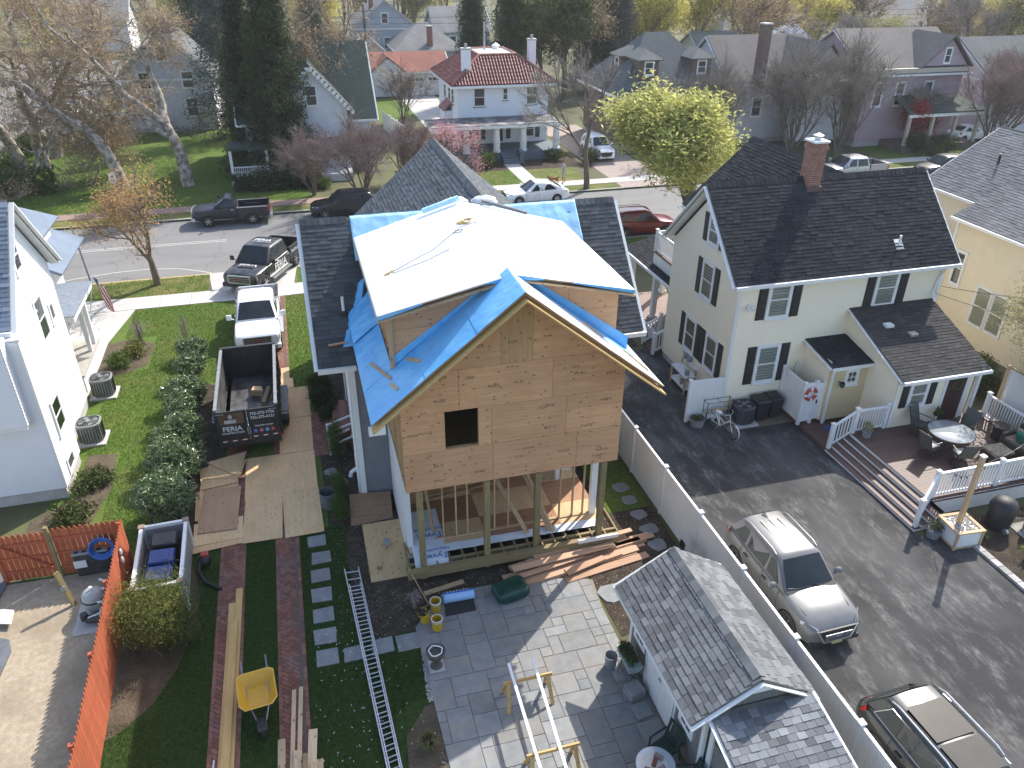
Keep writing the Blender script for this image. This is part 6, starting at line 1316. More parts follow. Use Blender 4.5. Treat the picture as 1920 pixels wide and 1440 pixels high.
def cut_arches(mesh_mb, mat, wheels, rr, hw, parent, name='body', smooth=35):
 "body shell with real wheel openings (baked boolean)"
 me = mesh_mb.mesh(name, mat, smooth=smooth); o = bpy.data.objects.new(name, me); C.objects.link(o)
 cb = MB()
 for x in wheels:
  for s in (1,-1): cb.cyl((x, s*(hw-.28), rr*.80), (x, s*(hw+.3), rr*.80), rr, n=28)
 co_ = bpy.data.objects.new('c', cb.mesh('c', M_trim)); C.objects.link(co_)
 bm_ = o.modifiers.new('b', 'BOOLEAN'); bm_.operation = 'DIFFERENCE'; bm_.object = co_; bm_.solver = 'EXACT'
 me2 = bpy.data.meshes.new_from_object(o.evaluated_get(bpy.context.evaluated_depsgraph_get()))
 bpy.data.objects.remove(co_); o.modifiers.clear(); o.data = me2; me2.name = name
 me2.shade_smooth(); me2.set_sharp_from_angle(angle=R(smooth))
 o.parent = parent
 return o
def patch(a, b, c, d, lift, n=4, inset=.0, bow=0.0):
 "glass patch over the quad a b c d (corner order round it), lifted along its normal"
 a, b, c, d = map(Vector, (a, b, c, d)); ce = (a+b+c+d)/4; nr_ = (b-a).cross(d-a).normalized()
 if nr_.dot(ce-Vector((ce.x*.6,0,.75))) < 0: a, b, c, d = b, a, d, c; nr_ = -nr_;
 lift = abs(lift)
 a, b, c, d = [p+(ce-p).normalized()*inset for p in (a, b, c, d)]
 def fn(u, v): p = (a*(1-u)+b*u)*(1-v)+(d*(1-u)+c*u)*v; return p+nr_*(lift+bow*4*u*(1-u))
 return MB().grid(fn, n, 3)
def greenhouse(root, G, paintm, parts=True, roofm=None):
 "G: belt stations and roof stations, front to back"
 xb, zb, hb = G['wsb']; xt, zt, ht = G['wst']; xr, zr, hr = G['rt']; xq, zq, hq = G['rb']; hm = G.get('mid', (xt+xr)/2)
 def ring(x, zbelt, hbelt, zroof, hroof): return [(x,0,zbelt-.06),(x,hbelt,zbelt-.06),(x,hbelt,zbelt),(x,hroof+.02,zroof-.07),(x,hroof-.03,zroof-.025),(x,hroof-.14,zroof),(x,hroof*.5,zroof+.018),(x,0,zroof+.025)]
 zm = max(zt, zr)+.02
 sts = [(xb,zb,hb,zb+.01,hb-.02),(xt,(zb*.7+zq*.3),hb,zt,ht),(xt-.25,(zb*.7+zq*.3),hb,zt+.02,ht+.005),(hm,(zb+zq)/2,max(hb,hq),zm,max(ht,hr)+.01),(xr+.25,zq,hq,zr+.018,hr+.005),(xr,zq,hq,zr,hr),(xq,zq,hq,zq+.01,hq-.03)]
 # at the two ends the section is pinched to the belt so the screens slope
 b = loft(sts, lambda s_: ring(*s_)); b.build('cab', roofm or paintm, root, smooth=38)
 M_ = M_carglass
 ws = patch((xb-.05,hb-.08,zb+.035),(xb-.05,-(hb-.08),zb+.035),(xt+.02,-(ht-.07),zt-.025),(xt+.02,ht-.07,zt-.025), .02, 8, .02, .045); ws.f = [f[::-1] for f in ws.f] if False else ws.f
 ws.build('windshield', M_, root, smooth=60)
 patch((xq+.05,-(hq-.09),zq+.04),(xq+.05,hq-.09,zq+.04),(xr-.02,hr-.08,zr-.03),(xr-.02,-(hr-.08),zr-.03), .02, 6, .03, .03).build('rear_window', M_, root, smooth=60)
 for s in (1,-1):
  q = []
  cuts = G.get('cuts')
  for (xa0, xa1, xt0, xt1) in cuts:
   def P_(x, top):
    f = (x-xb)/(xq-xb); zl_ = zb+(zq-zb)*f; hl = hb+(hq-hb)*f
    if not top: return Vector((x, s*(hl+.004), zl_+.03))
    hh = ht+(hr-ht)*((x-xt)/(xr-xt)) if xr != xt else ht
    zr_ = zt+(zr-zt)*((x-xt)/(xr-xt)); return Vector((x, s*(hh+.03), zr_-.095))
   pts = [P_(xa0,0), P_(xa1,0), P_(xt1,1), P_(xt0,1)]
   if s < 0: pts = [pts[1], pts[0], pts[3], pts[2]]
   patch(*pts, .012 if s > 0 else .012, 3, .012).build('side_window', M_, root)
 return b
def strip(root, name, pts, w_, h_, mat, up=(0,0,1)):
 mb = MB()
 for p, q in zip(pts, pts[1:]): mb.beam(p, q, w_, h_, up)
 return mb.build(name, mat, root)
def car(label, loc, heading, paintm, kind='suv', L=4.5, W=1.85, H=1.66, cat='car', grp=None, name='parked_car', rails=False, near=False, clad=False, grille_badge=None, sunroof=False, rimm=None, spokes=5, chromeline=False, plate=True):
 root = thing(name, label, cat, loc, heading, grp); hw = W/2; a, b = L/2, -L/2
 suv = kind == 'suv'; r = .36 if suv else .335; wf, wr = L*.305, -L*.292
 zb = .24 if suv else .19; hood = .98 if suv else .82; belt = 1.04 if suv else .90; tail = 1.06 if suv else .98
 sts = [(a,.40,.66,hw*.52,.01),(a-.05,.30,.74,hw*.74,.015),(a-.14,zb+.02,.80 if suv else .70,hw*.87,.02),(a-.34,zb,.89 if suv else .76,hw*.955,.035),(a-.75,zb,.95 if suv else .80,hw*.99,.045),(a-1.15,zb,hood+.02,hw,.04),(a-1.45,zb,belt-.01,hw,.03),(.35,zb,belt,hw,.02),(-.5,zb,belt+.01,hw,.02),(b+1.1,zb,belt+.02,hw*.995,.02),(b+.6,zb,tail,hw*.98,.02),(b+.22,zb+.04,tail-.03,hw*.93,.02),(b+.07,zb+.12,tail-.12,hw*.86,.01),(b,zb+.2,tail-.26,hw*.76,.0)]
 bd = cut_arches(loft(sts, body_sec), paintm, (wf, wr), r*1.16, hw, root)
 MB().bx(wr-.5,-hw+.22,.2,wf+.5,hw-.22,.75).build('underbody', M_trim, root)
 if suv: G = dict(wsb=(a-1.30,hood+.035,hw*.90), wst=(a-1.98,H-.02,hw*.72), rt=(b+.62,H-.05,hw*.70), rb=(b+.24,tail-.0,hw*.86), cuts=[(a-1.62,.02,a-2.02,-.02),(-.08,-1.0,-.06,-1.02),(-1.1,b+.52,-1.1,b+.86)])
 else: G = dict(wsb=(a-1.38,hood+.06,hw*.90), wst=(a-2.2,H-.01,hw*.68), rt=(b+1.35,H-.05,hw*.66), rb=(b+.52,tail+.0,hw*.84), cuts=[(a-1.8,-.1,a-2.26,-.12),(-.2,b+1.0,-.18,b+1.45)])
 greenhouse(root, G, paintm)
 for x in (wf, wr):
  for s in (1,-1): wheel(root, x, s*(hw-.10), r, .22, spokes, rimm)
 # lamps, grille, bumper, mirrors, handles, seams
 for s in (1,-1):
  patch((a-.06,s*hw*.60,.74),(a-.42,s*hw*.965,.82 if suv else .73),(a-.46,s*hw*.95,.90 if suv else .79),(a-.10,s*hw*.60,.82),.012 if s < 0 else -.012,4).build('headlight', M_lamp, root)
  MB().prism([(b+.02,s*hw*.62,tail-.22),(b+.30,s*hw*.99,tail-.16),(b+.42,s*hw*.985,tail-.02),(b+.10,s*hw*.62,tail-.06)],(.02,s*.03,.01)).build('taillight', M_tail, root)
  mb = MB().ball((a-1.58,s*(hw+.13),belt+.12),(.09,.13,.085),12,7); mb.beam((a-1.55,s*(hw-.03),belt+.03),(a-1.57,s*(hw+.08),belt+.08),.05,.04); mb.build('mirror', paintm, root, smooth=50)
  for x in (.1,-.85): MB().bx(x-.1,s*(hw)-.012 if s > 0 else s*hw-.018,belt-.17,x+.1,s*hw+.018 if s > 0 else s*hw+.012,belt-.135).build('door_handle', M_trim if clad else paintm, root, bev=.006)
  for x in (a-1.45,-.02,-1.12): strip(root, 'door_seam', [(x,s*(hw*.975),zb+.13),(x-.01,s*(hw*1.001),zb+.42),(x-.02,s*(hw*.968),belt-.06)], .008, .012, M_trim, (1,0,0))
  if clad: strip(root, 'sill_cladding', [(wf-r*1.2,s*hw*.975,zb+.07),(wr+r*1.2,s*hw*.975,zb+.07)], .06, .15, M_trim)
  if rails: MB().tube([(a-2.15,s*hw*.70,H-.01),(a-2.35,s*hw*.70,H+.05),(b+.95,s*hw*.69,H+.035),(b+.75,s*hw*.68,H-.03)],.02,6).build('roof_rail', M_alu, root, smooth=40)
  if chromeline: strip(root, 'window_trim', [(a-1.62,s*(hw*.905),belt+.025),(b+.55,s*(hw*.885),tail+.02)], .012, .02, M_chrome); strip(root, 'window_trim', [(b+.55,s*(hw*.885),tail+.02),(b+.86,s*(hw*.72+.02),H-.12),(a-2.0,s*(hw*.735+.02),H-.1)], .012, .018, M_chrome)
 gr = MB().prism([(a-.06,-hw*.60,.77),(a-.06,hw*.60,.77),(a+.0,hw*.44,.44),(a+.0,-hw*.44,.44)],(.045,0,0)); go = gr.build('grille', M_trim, root)
 if near:
  strip(root, 'grille_surround', [(a-.03,hw*.66,.79),(a+.045,hw*.44,.43),(a+.05,-hw*.44,.43),(a-.03,-hw*.66,.79)], .03, .05, M_chrome)
  for k in range(6): MB().bx(a+.045,-hw*.44,.49+k*.038,a+.056,hw*.44,.496+k*.038).build('grille_bar', M_galv, go)
 if grille_badge:
  e = MB(); e.lathe([(.085,-.006),(.10,0),(.085,.006),(.075,0),(.085,-.006)],(0,0,0),24,'x'); e.v = [(x+a+.065, y*1.15, z*.62+.645) for x, y, z in e.v]; e.beam((a+.065,-.035,.61),(a+.065,-.02,.68),.012,.012).beam((a+.065,.035,.68),(a+.065,.02,.61),.012,.012).beam((a+.065,-.03,.648),(a+.065,.03,.642),.012,.012); e.build('emblem', M_chrome, root)
 MB().bx(a-.16,-hw*.8,.26,a+.01,hw*.8,.40).build('front_bumper', M_trim if clad else paintm, root, bev=.03)
 MB().bx(b-.0,-hw*.78,.38,b+.2,hw*.78,.55).build('rear_bumper', M_trim if clad else paintm, root, bev=.03)
 if plate: MB().bx(a+.04,-.155,.33,a+.065,.155,.45).build('licence_plate', M_plate, root); MB().bx(b-.02,-.155,.62,b+.01,.155,.74).build('licence_plate', M_plate, root)
 if near:
  for s in (.35,-.2): MB().beam((a-1.28,s,hood+.06),(a-1.36,s-.5,hood+.13),.02,.015).build('wiper', M_trim, root)
  MB().prism([(-1.35,-.012,H+.01),(-1.62,-.012,H+.01),(-1.62,-.012,H+.09)],(0,.024,0)).build('roof_antenna', M_trim, root)
  for y in (-.28,0,.28): MB().beam((a-2.2,y,H+.024),(b+.95,y,H+.018),.035,.012).build('roof_groove', paintm, root)
  strip(root, 'hood_seam', [(a-1.25,hw*.80,hood+.03),(a-.5,hw*.72,.945)], .008, .01, M_trim); strip(root, 'hood_seam', [(a-1.25,-hw*.80,hood+.03),(a-.5,-hw*.72,.945)], .008, .01, M_trim)
  MB().prism([(a-1.22,-hw*.82,hood+.035),(a-1.32,-hw*.86,hood+.075),(a-1.34,hw*.86,hood+.075),(a-1.22,hw*.82,hood+.035)],(0,0,.012)).build('cowl', M_trim, root)
 if sunroof: patch((.42,hw*.55,H+.03),(-.35,hw*.55,H+.035),(-.35,-hw*.55,H+.035),(.42,-hw*.55,H+.03),-.012,4).build('sunroof', M_carglass, root); patch((-.42,hw*.55,H+.035),(-1.35,hw*.53,H+.025),(-1.35,-hw*.53,H+.025),(-.42,-hw*.55,H+.035),-.012,4).build('sunroof', M_carglass, root)
 return root
def pickup(label, loc, heading, paintm, L=5.8, W=2.03, H=1.88, crew=True, name='pickup_truck', grp=None, brand=None, wrap=None, step=True, rimm=None, r=.40, old=False, grillem=None):
 root = thing(name, label, 'pickup truck', loc, heading, grp); hw = W/2; a, b = L/2, -L/2
 cabL = 2.35 if crew else 1.25; ch = 1.25 if not old else 1.15; cb0 = a-1.55; cab1 = cb0-cabL; belt = 1.22; zb = .42; wf, wr = a-.95, b+1.15
 hood = 1.16 if not old else 1.08
 sts = [(a,.5,hood-.16,hw*.80,.01),(a-.06,.46,hood-.08,hw*.92,.02),(a-.2,zb,hood-.03,hw*.97,.03),(a-.6,zb,hood,hw*.99,.06),(a-1.2,zb,hood+.03,hw,.06),(cb0+.05,zb,belt-.03,hw,.03),(cb0-.4,zb,belt,hw,.02),(cab1,zb,belt,hw,.02)]
 cut_arches(loft(sts, body_sec), paintm, (wf,), r*1.18, hw, root)
 G = dict(wsb=(cb0+.12,belt+.0,hw*.93), wst=(cb0-.62,H,hw*.76), rt=(cab1+.22,H-.01,hw*.76), rb=(cab1+.0,belt,hw*.90), mid=(cb0-.62+cab1+.22)/2, cuts=[(cb0-.2,cb0-1.1,cb0-.72,cb0-1.12),(cb0-1.2,cab1+.16,cb0-1.2,cab1+.3)] if crew else [(cb0-.2,cab1+.16,cb0-.72,cab1+.3)])
 greenhouse(root, G, paintm)
 # bed: two sides with arches, floor, headboard, tailgate
 bx1 = cab1-.04; bt = 1.30 if not old else 1.16
 for s in (1,-1):
  prof = [(bx1,zb+.06),(wr+r*1.2,zb+.06)]+[(wr+r*1.2*math.cos(t), r*.85+r*1.2*math.sin(t)) for t in np.linspace(.15,math.pi-.15,10)]+[(wr-r*1.2,zb+.1),(b+.06,zb+.12),(b+.02,bt-.02),(b+.1,bt),(bx1,bt)]
  y0_, y1_ = (hw-.10, hw) if s > 0 else (-hw, -hw+.10)
  MB().prism([(x,y0_,z) for x,z in prof],(0,y1_-y0_,0)).build('bed_side', paintm, root, bev=.012); MB().bx(b+.05,min(s*(hw-.11),s*(hw-.0)),bt+.001,bx1,max(s*(hw-.11),s*(hw-.0)),bt+.03).build('bed_rail', M_trim if not old else M_alu, root)
 MB().bx(b+.06,-hw+.1,.72,bx1,hw-.1,.78).build('bed_floor', M_trim, root)
 for x0_, x1_ in ((wr-.45,wr+.45),):
  for s in (1,-1): MB().bx(x0_,min(s*(hw-.1),s*(hw-.3)),.78,x1_,max(s*(hw-.1),s*(hw-.3)),.98).build('wheel_well', M_trim, root)
 MB().bx(bx1-.05,-hw+.1,.72,bx1,hw-.1,bt).build('bed_front', M_trim, root); tg = MB().bx(b,-hw+.1,.66,b+.06,hw-.1,bt+.02).build('tailgate', paintm, root, bev=.015)
 MB().bx(b-.14,-hw*.95,.42,b+.04,hw*.95,.62).build('rear_bumper', M_chrome, root, bev=.02); MB().bx(wr-.9,-hw*.5,.35,a-.6,hw*.5,.55).build('underbody', M_trim, root)
 for x in (wf, wr):
  for s in (1,-1): wheel(root, x, s*(hw-.13), r, .27, 6, rimm)
 for s in (1,-1):
  MB().bx(b-.01,min(s*hw*.985,s*(hw-.16)),.82,b+.12,max(s*hw*1.002,s*(hw-.16)),1.2).build('taillight', M_tail, root)
  patch((a-.01,s*hw*.60,.80),(a-.14,s*hw*.97,.82),(a-.16,s*hw*.955,1.04),(a-.03,s*hw*.60,1.04),.02 if s < 0 else -.02,3).build('headlight', M_lamp, root)
  mb = MB().bx(cb0-.12,min(s*(hw+.08),s*(hw+.30)),belt+.05,cb0-.02,max(s*(hw+.08),s*(hw+.30)),belt+.30).beam((cb0-.05,s*(hw-.04),belt+.06),(cb0-.06,s*(hw+.12),belt+.12),.05,.05); mb.build('mirror', paintm if not wrap else M_trim, root, bev=.03)
  doors = (cb0-1.15,cab1+.02) if crew else (cab1+.04,)
  for x in (cb0+.02,)+tuple(doors): strip(root, 'door_seam', [(x,s*(hw*.975),zb+.12),(x,s*(hw*1.001),zb+.4),(x,s*(hw*.97),belt-.05)], .008, .012, M_trim, (1,0,0))
  for x in doors: MB().bx(x+.1,min(s*hw*.98,s*(hw+.02)),belt-.16,x+.3,max(s*hw*.98,s*(hw+.02)),belt-.12).build('door_handle', M_chrome, root)
  if step: MB().bx(cab1+.1,min(s*(hw-.1),s*(hw+.1)),.36,cb0-.1,max(s*(hw-.1),s*(hw+.1)),.43).build('running_board', M_alu, root)
 gz0, gz1 = .66, hood-.1
 go = MB().bx(a-.04,-hw*.58,gz0,a+.03,hw*.58,gz1).build('grille', grillem or M_trim, root)
 for k in range(4): MB().bx(a+.03,-hw*.55,gz0+.05+k*.1,a+.045,hw*.55,gz0+.085+k*.1).build('grille_bar', M_galv, go)
 strip(root, 'grille_surround', [(a+.03,-hw*.6,gz0),(a+.03,-hw*.6,gz1),(a+.03,hw*.6,gz1),(a+.03,hw*.6,gz0),(a+.03,-hw*.6,gz0)], .05, .05, M_chrome, (1,0,0))
 MB().bx(a-.18,-hw*.98,.42,a+.06,hw*.98,.64).build('front_bumper', M_chrome if old else (M_trim if wrap else paintm), root, bev=.04)
 for s in (1,-1): MB().bx(a+.055,min(s*hw*.62,s*hw*.82),.48,a+.068,max(s*hw*.62,s*hw*.82),.60).build('fog_lamp', M_trim, root)
 if brand: text_mesh(brand, .17, Matrix.Translation((a+.05,0,(gz0+gz1)/2-.05)) @ Matrix.Rotation(math.pi/2,4,'Z') @ Matrix.Rotation(math.pi/2,4,'X'), pm('badge_red',(.5,.03,.03),rough=.4), 'badge', root, .006)
 return root, dict(a=a,b=b,hw=hw,hood=hood,cb0=cb0,cab1=cab1,belt=belt,H=H,bt=bt,bx1=bx1)
P_grey = paint('paint_warm_grey', (.125,.128,.13), .3, .1); P_dark = paint('paint_charcoal_green', (.022,.026,.027), .22, .2); P_white = paint('paint_white', (.80,.81,.82), .3); P_blk = paint('paint_black', (.012,.012,.014), .3, coat=.15); P_navy = paint('paint_dark_navy', (.010,.014,.022), .35, coat=.15); P_red = paint('paint_maroon', (.16,.012,.016), .25, .1); P_silver = paint('paint_silver', (.40,.41,.42), .3, .6); P_teal = paint('paint_teal', (.05,.12,.13), .3)
S90 = -math.pi/2
# grey SUV against the fence, nose towards the camera
fl_, rl_ = gp(1462,1183), gp(1366,1052)
car('warm grey compact SUV parked tight along the white vinyl fence', (12.22,13.95,.012), S90+.02, P_grey, 'suv', 4.48, 1.85, 1.65, 'suv', name='parked_suv', rails=True, near=True, clad=True, grille_badge=True)
car('dark charcoal SUV with glass roof at the foot of the asphalt drive', (12.15,7.35,.012), S90+.03, P_dark, 'suv', 4.7, 1.88, 1.63, 'suv', name='parked_suv', rails=True, near=False, sunroof=True, chromeline=True, spokes=6)
# far street
car('white sedan parked along the far kerb in front of the tile house', (16.75,53.6,-.12), math.pi, P_white, 'sedan', 4.75, 1.85, 1.47, 'sedan', name='parked_sedan', spokes=10)
car('maroon wagon SUV parked at the near kerb beneath the green tree', (21.3,43.55+1.5,-.12), -.06, P_red, 'suv', 4.55, 1.78, 1.66, 'suv', name='parked_suv', rails=True)
car('black SUV parked behind the bare shrub on the far kerb', (3.1,53.7,-.12), math.pi, P_blk, 'suv', 4.6, 1.85, 1.65, 'suv', name='parked_suv')
car('black crossover parked across from the mauve house', (51.2,52.4,-.12), math.pi, P_blk, 'suv', 4.55, 1.82, 1.66, 'suv', name='parked_suv')
car('dark sedan parked just behind the black crossover', (57.2,52.6,-.12), math.pi, P_navy, 'sedan', 4.6, 1.82, 1.45, 'sedan', name='parked_sedan')
car('white SUV standing in the paver driveway of the tile house', (25.9,65.0,.012), S90, P_white, 'suv', 4.6, 1.85, 1.7, 'suv', name='parked_suv')
car('teal hatchback with red tail lamps between the two cream houses', (33.2,38.0,.012), math.pi/2+.1, P_teal, 'sedan', 4.3, 1.78, 1.46, 'hatchback', name='parked_hatchback')
car('silver minivan parked on the side road past the sycamores', (-21.5,91.5,.012), .12, P_silver, 'suv', 4.9, 1.9, 1.75, 'minivan', name='parked_minivan')
car('white sedan in the driveway beside the mauve house porch', (63.0,62.5,.012), .1, P_white, 'sedan', 4.6, 1.8, 1.45, 'sedan', name='parked_sedan')
pickup('dark navy old regular-cab pickup with five-spoke wheels at the far kerb', (-4.3,54.0-.05,-.12), math.pi, P_navy, 4.9, 1.95, 1.76, crew=False, name='pickup_truck', step=False, r=.38, old=True)
pickup('silver grey crew cab pickup parked on the far side near the red maple', (43.0,53.2,-.12), math.pi, P_silver, 5.6, 1.98, 1.86, crew=True, name='pickup_truck')
pickup('white crew cab pickup in the driveway behind the dump trailer', (-2.48,35.55,.035), S90, P_white, 5.5, 2.0, 1.88, crew=True, name='pickup_truck', brand='GMC')
M_txt = pm('vinyl_lettering', (.70,.70,.70), rough=.45)
wr_paint = pm('wrap_grey_black', (.014,.014,.016), (.07,.07,.075), scale=1.6, rough=.35, coat=.2, lo=.45, hi=.62)
tk, K = pickup('black wrapped crew cab pickup with white lettering across the sidewalk', (-2.15,43.05,.02), S90-.5+.03, wr_paint, 5.75, 2.03, 1.95, crew=True, name='pickup_truck', brand='GMC', wrap=True, r=.43)
# lettering: hood, roof, doors
text_mesh('FERIA', .42, Matrix.Translation((K['a']-.95,0,K['hood']+.085)) @ Matrix.Rotation(math.pi/2,4,'Z'), M_txt, 'hood_lettering', tk, .004, bold=.006)
text_mesh('FERIA', .40, Matrix.Translation((K['cb0']-1.35,0,K['H']+.055)) @ Matrix.Rotation(math.pi/2,4,'Z'), M_txt, 'roof_lettering', tk, .004, bold=.006); text_mesh('CONSTRUCTION', .15, Matrix.Translation((K['cb0']-1.15,0,K['H']+.055)) @ Matrix.Rotation(math.pi/2,4,'Z'), M_txt, 'roof_lettering', tk, .004)
for s in (1,-1):
 Mt = Matrix.Translation((K['cb0']-1.15,s*(K['hw']+.012),.68)) @ Matrix.Rotation(math.pi/2 if s < 0 else math.pi/2,4,'X') if s < 0 else Matrix.Translation((K['cb0']-1.15,s*(K['hw']+.012),.68)) @ Matrix.Rotation(math.pi,4,'Z') @ Matrix.Rotation(math.pi/2,4,'X')
 text_mesh('FERIA', .55, Mt, M_txt, 'door_lettering', tk, .003, bold=.01)
 Mb = Mt @ Matrix.Translation((-1.95*s if s > 0 else -1.95,.30,0)) if s < 0 else Mt @ Matrix.Translation((1.95,.30,0))
 text_mesh('732-275-7756', .20, Mb, M_txt, 'bed_lettering', tk, .003, bold=.004)
MB().bx(K['a']-1.05,-.45,K['hood']+.07,K['a']-.75,.45,K['hood']+.11).build('hood_scoop', M_trim, tk, bev=.03)
# ---------------- dump trailer
tr_ = thing('dump_trailer', 'black high-sided dump trailer with lettered tailgate and debris inside', 'trailer', (-2.7,27.6,.03));
tl, tw, tz0, tz1 = 4.9, 2.12, .62, 1.92; y0, y1 = -2.45, 2.45
P_trl = pm('trailer_black', (.016,.016,.018), (.028,.028,.03), scale=6, rough=.4, c3=(.05,.048,.045), s3=2, amt3=.6); M_bedin = pm('scratched_bed', (.05,.05,.052), (.13,.13,.13), scale=3, sc=(1,.25,1), rough=.4, metal=.4, c3=(.22,.22,.21), s3=2.2, amt3=.6)
MB().bx(-tw/2,y0,tz0-.06,tw/2,y1,tz0).build('floor', M_bedin, tr_)
for s in (1,-1):
 sd_ = MB().bx(min(s*tw/2,s*(tw/2-.06)),y0,tz0,max(s*tw/2,s*(tw/2-.06)),y1,tz1).build('side_wall', M_bedin if s < 0 else P_trl, tr_); MB().bx(min(s*(tw/2+.025),s*(tw/2-.085)),y0,tz1,max(s*(tw/2+.025),s*(tw/2-.085)),y1,tz1+.08).build('top_rail', pm('worn_rail',(.17,.18,.19),(.25,.26,.27),scale=6,rough=.5), tr_)
 for k in range(7): MB().bx(min(s*(tw/2),s*(tw/2+.06)),y0+.15+k*.76,tz0-.05,max(s*(tw/2),s*(tw/2+.06)),y0+.23+k*.76,tz1).build('side_rib', P_trl, tr_)
 MB().bx(min(s*(tw/2+.02),s*(tw/2+.32)),-1.1,.80,max(s*(tw/2+.02),s*(tw/2+.32)),.75,.83).bx(min(s*(tw/2+.02),s*(tw/2+.32)),-1.3,.55,max(s*(tw/2+.02),s*(tw/2+.32)),-1.1,.81).bx(min(s*(tw/2+.02),s*(tw/2+.32)),.75,.55,max(s*(tw/2+.02),s*(tw/2+.32)),.95,.81).build('fender', pm('fender_dark',(.06,.065,.07),rough=.4), tr_)
 for yy in (-.62,.25):
  o = wheel(tr_, 0, 1, .37, .22, 6); o.matrix_local = Matrix.Translation((s*(tw/2+.16),yy,.37)) @ Matrix.Rotation(S90 if s > 0 else math.pi/2, 4, 'Z')
MB().bx(-tw/2,y1-.06,tz0,tw/2,y1,tz1+.02).build('front_wall', P_trl, tr_); MB().bx(-tw/2-.03,y1-.1,tz1+.02,tw/2+.03,y1+.04,tz1+.11).build('tarp_roller', M_trim, tr_)
MB().bx(-tw/2+.1,y0+.1,.45,-tw/2+.25,y1,.62).bx(tw/2-.25,y0+.1,.45,tw/2-.1,y1,.62).build('frame', P_trl, tr_, kind='stuff'); MB().beam((-.9,y1,.52),(0,y1+1.2,.5),.1,.12).beam((.9,y1,.52),(0,y1+1.2,.5),.1,.12).build('tongue', P_trl, tr_)
M_photo = pm('tailgate_photo', (.07,.035,.02), (.16,.09,.05), scale=2.5, rough=.4)
for s in (-1,1):
 d_ = MB().bx(-tw/2+.01 if s < 0 else .01,y0-.06,tz0-.2,-.01 if s < 0 else tw/2-.01,y0-.0,tz1-.02).build('tailgate_door', P_trl, tr_, bev=.008)
 if s < 0:
  MB().bx(-tw/2+.1,y0-.066,1.38,-.12,y0-.06,1.84).build('photo_print', M_photo, d_); MB().bx(-.78,y0-.071,1.42,-.38,y0-.066,1.56).ball((-.56,y0-.066,1.68),(.07,.006,.09),10,6).build('print_figure', pm('print_pale',(.55,.52,.5),(.4,.38,.37),scale=6,rough=.5), d_)
  Mf = Matrix.Translation((-.55,y0-.064,1.10)) @ Matrix.Rotation(math.pi/2,4,'X'); text_mesh('FERIA', .27, Mf, M_txt, 'lettering', d_, .002, bold=.004); text_mesh('CONSTRUCTION', .10, Mf @ Matrix.Translation((0,-.12,0)), M_txt, 'lettering', d_, .002, bold=.002)
 else:
  Mf = Matrix.Translation((.53,y0-.064,1.66)) @ Matrix.Rotation(math.pi/2,4,'X'); text_mesh('732-275-7756', .15, Mf, M_txt, 'lettering', d_, .002, bold=.003); text_mesh('732-275-6121', .15, Mf @ Matrix.Translation((0,-.17,0)), M_txt, 'lettering', d_, .002, bold=.003); text_mesh('FOLLOW US ON', .085, Mf @ Matrix.Translation((0,-.50,0)), M_txt, 'lettering', d_, .002, bold=.002)
  for k, (cc, g_) in enumerate((((.06,.13,.42),'f'),((.50,.10,.22),'o'),((.08,.36,.62),'t'),((.55,.03,.03),'>'))):
   x = .22+k*.2; MB().cyl((x,y0-.058,.99),(x,y0-.068,.99),.075,n=18).build('social_icon', pm('icon_%d' % k, cc, rough=.4), d_); text_mesh(g_, .12, Matrix.Translation((x,y0-.07,.955)) @ Matrix.Rotation(math.pi/2,4,'X'), M_txt, 'icon_glyph', d_, .002)
 for k in range(3):
  x = (-.95 if s < 0 else .12)+k*.34; MB().bx(x,y0-.068,.66 if s < 0 else .74,x+.15,y0-.06,.70 if s < 0 else .78).build('reflector', M_white, d_); MB().bx(x+.155,y0-.068,.66 if s < 0 else .74,x+.32,y0-.06,.70 if s < 0 else .78).build('reflector', M_tail, d_)
 MB().bx(s*.04-.02,y0-.1,.9,s*.04+.02,y0-.06,1.2).build('latch', M_galv, d_)
 MB().bx(min(s*(tw/2-.3),s*(tw/2-.02)),y0-.072,1.80,max(s*(tw/2-.3),s*(tw/2-.02)),y0-.066,1.84).build('corner_plate', M_galv, d_)
TB = Vector((-2.7,27.6,.03))
mb = MB().prism([(-2.75,28.3,.67),(-2.3,28.15,.67),(-2.35,28.5,.67),(-2.65,28.6,.67)],(0.05,-.1,.32)); solo('scrap_block', mb, M_pine, 'pale lumber offcut lying in the trailer bed', 'lumber', (-2.5,28.4,.67))
solo('scrap_tube', MB().cyl((-2.05,28.6,.76),(-2.25,27.4,.76),.10,n=12), pm('cardboard',(.30,.21,.13),(.36,.26,.17),scale=6,rough=.9), 'brown cardboard tube lying in the trailer bed', 'tube', (-2.15,28,.66), smooth=40)
mb = MB()
for i in range(22): mb.ball((-2.95+U(-.2,.45),26.05+U(-.2,.35),.72+U(0,.08)),(U(.06,.14),U(.06,.12),U(.03,.08)),7,5,.2)
solo('plastic_scraps', mb, M_memlight, 'heap of blue and white plastic scraps in the trailer', 'scraps', (-2.8,26.1,.66), smooth=60)
mb = MB().ball((-3.2,26.55,.78),(.22,.18,.13),12,7,.12); solo('plastic_bag', mb, M_white, 'white plastic bag lying in the trailer bed', 'bag', (-3.2,26.55,.66), smooth=60)
mb = MB()
for i in range(46): x, y, t = U(-2.3,-1.8), U(26.5,28.4), U(0,3.14); l_ = U(.08,.3); mb.beam((x,y,.675+U(0,.02)),(x+l_*math.cos(t),y+l_*math.sin(t),.685),.02,.012)
o = struct('wood_splinters', mb, M_pine, kind='stuff')
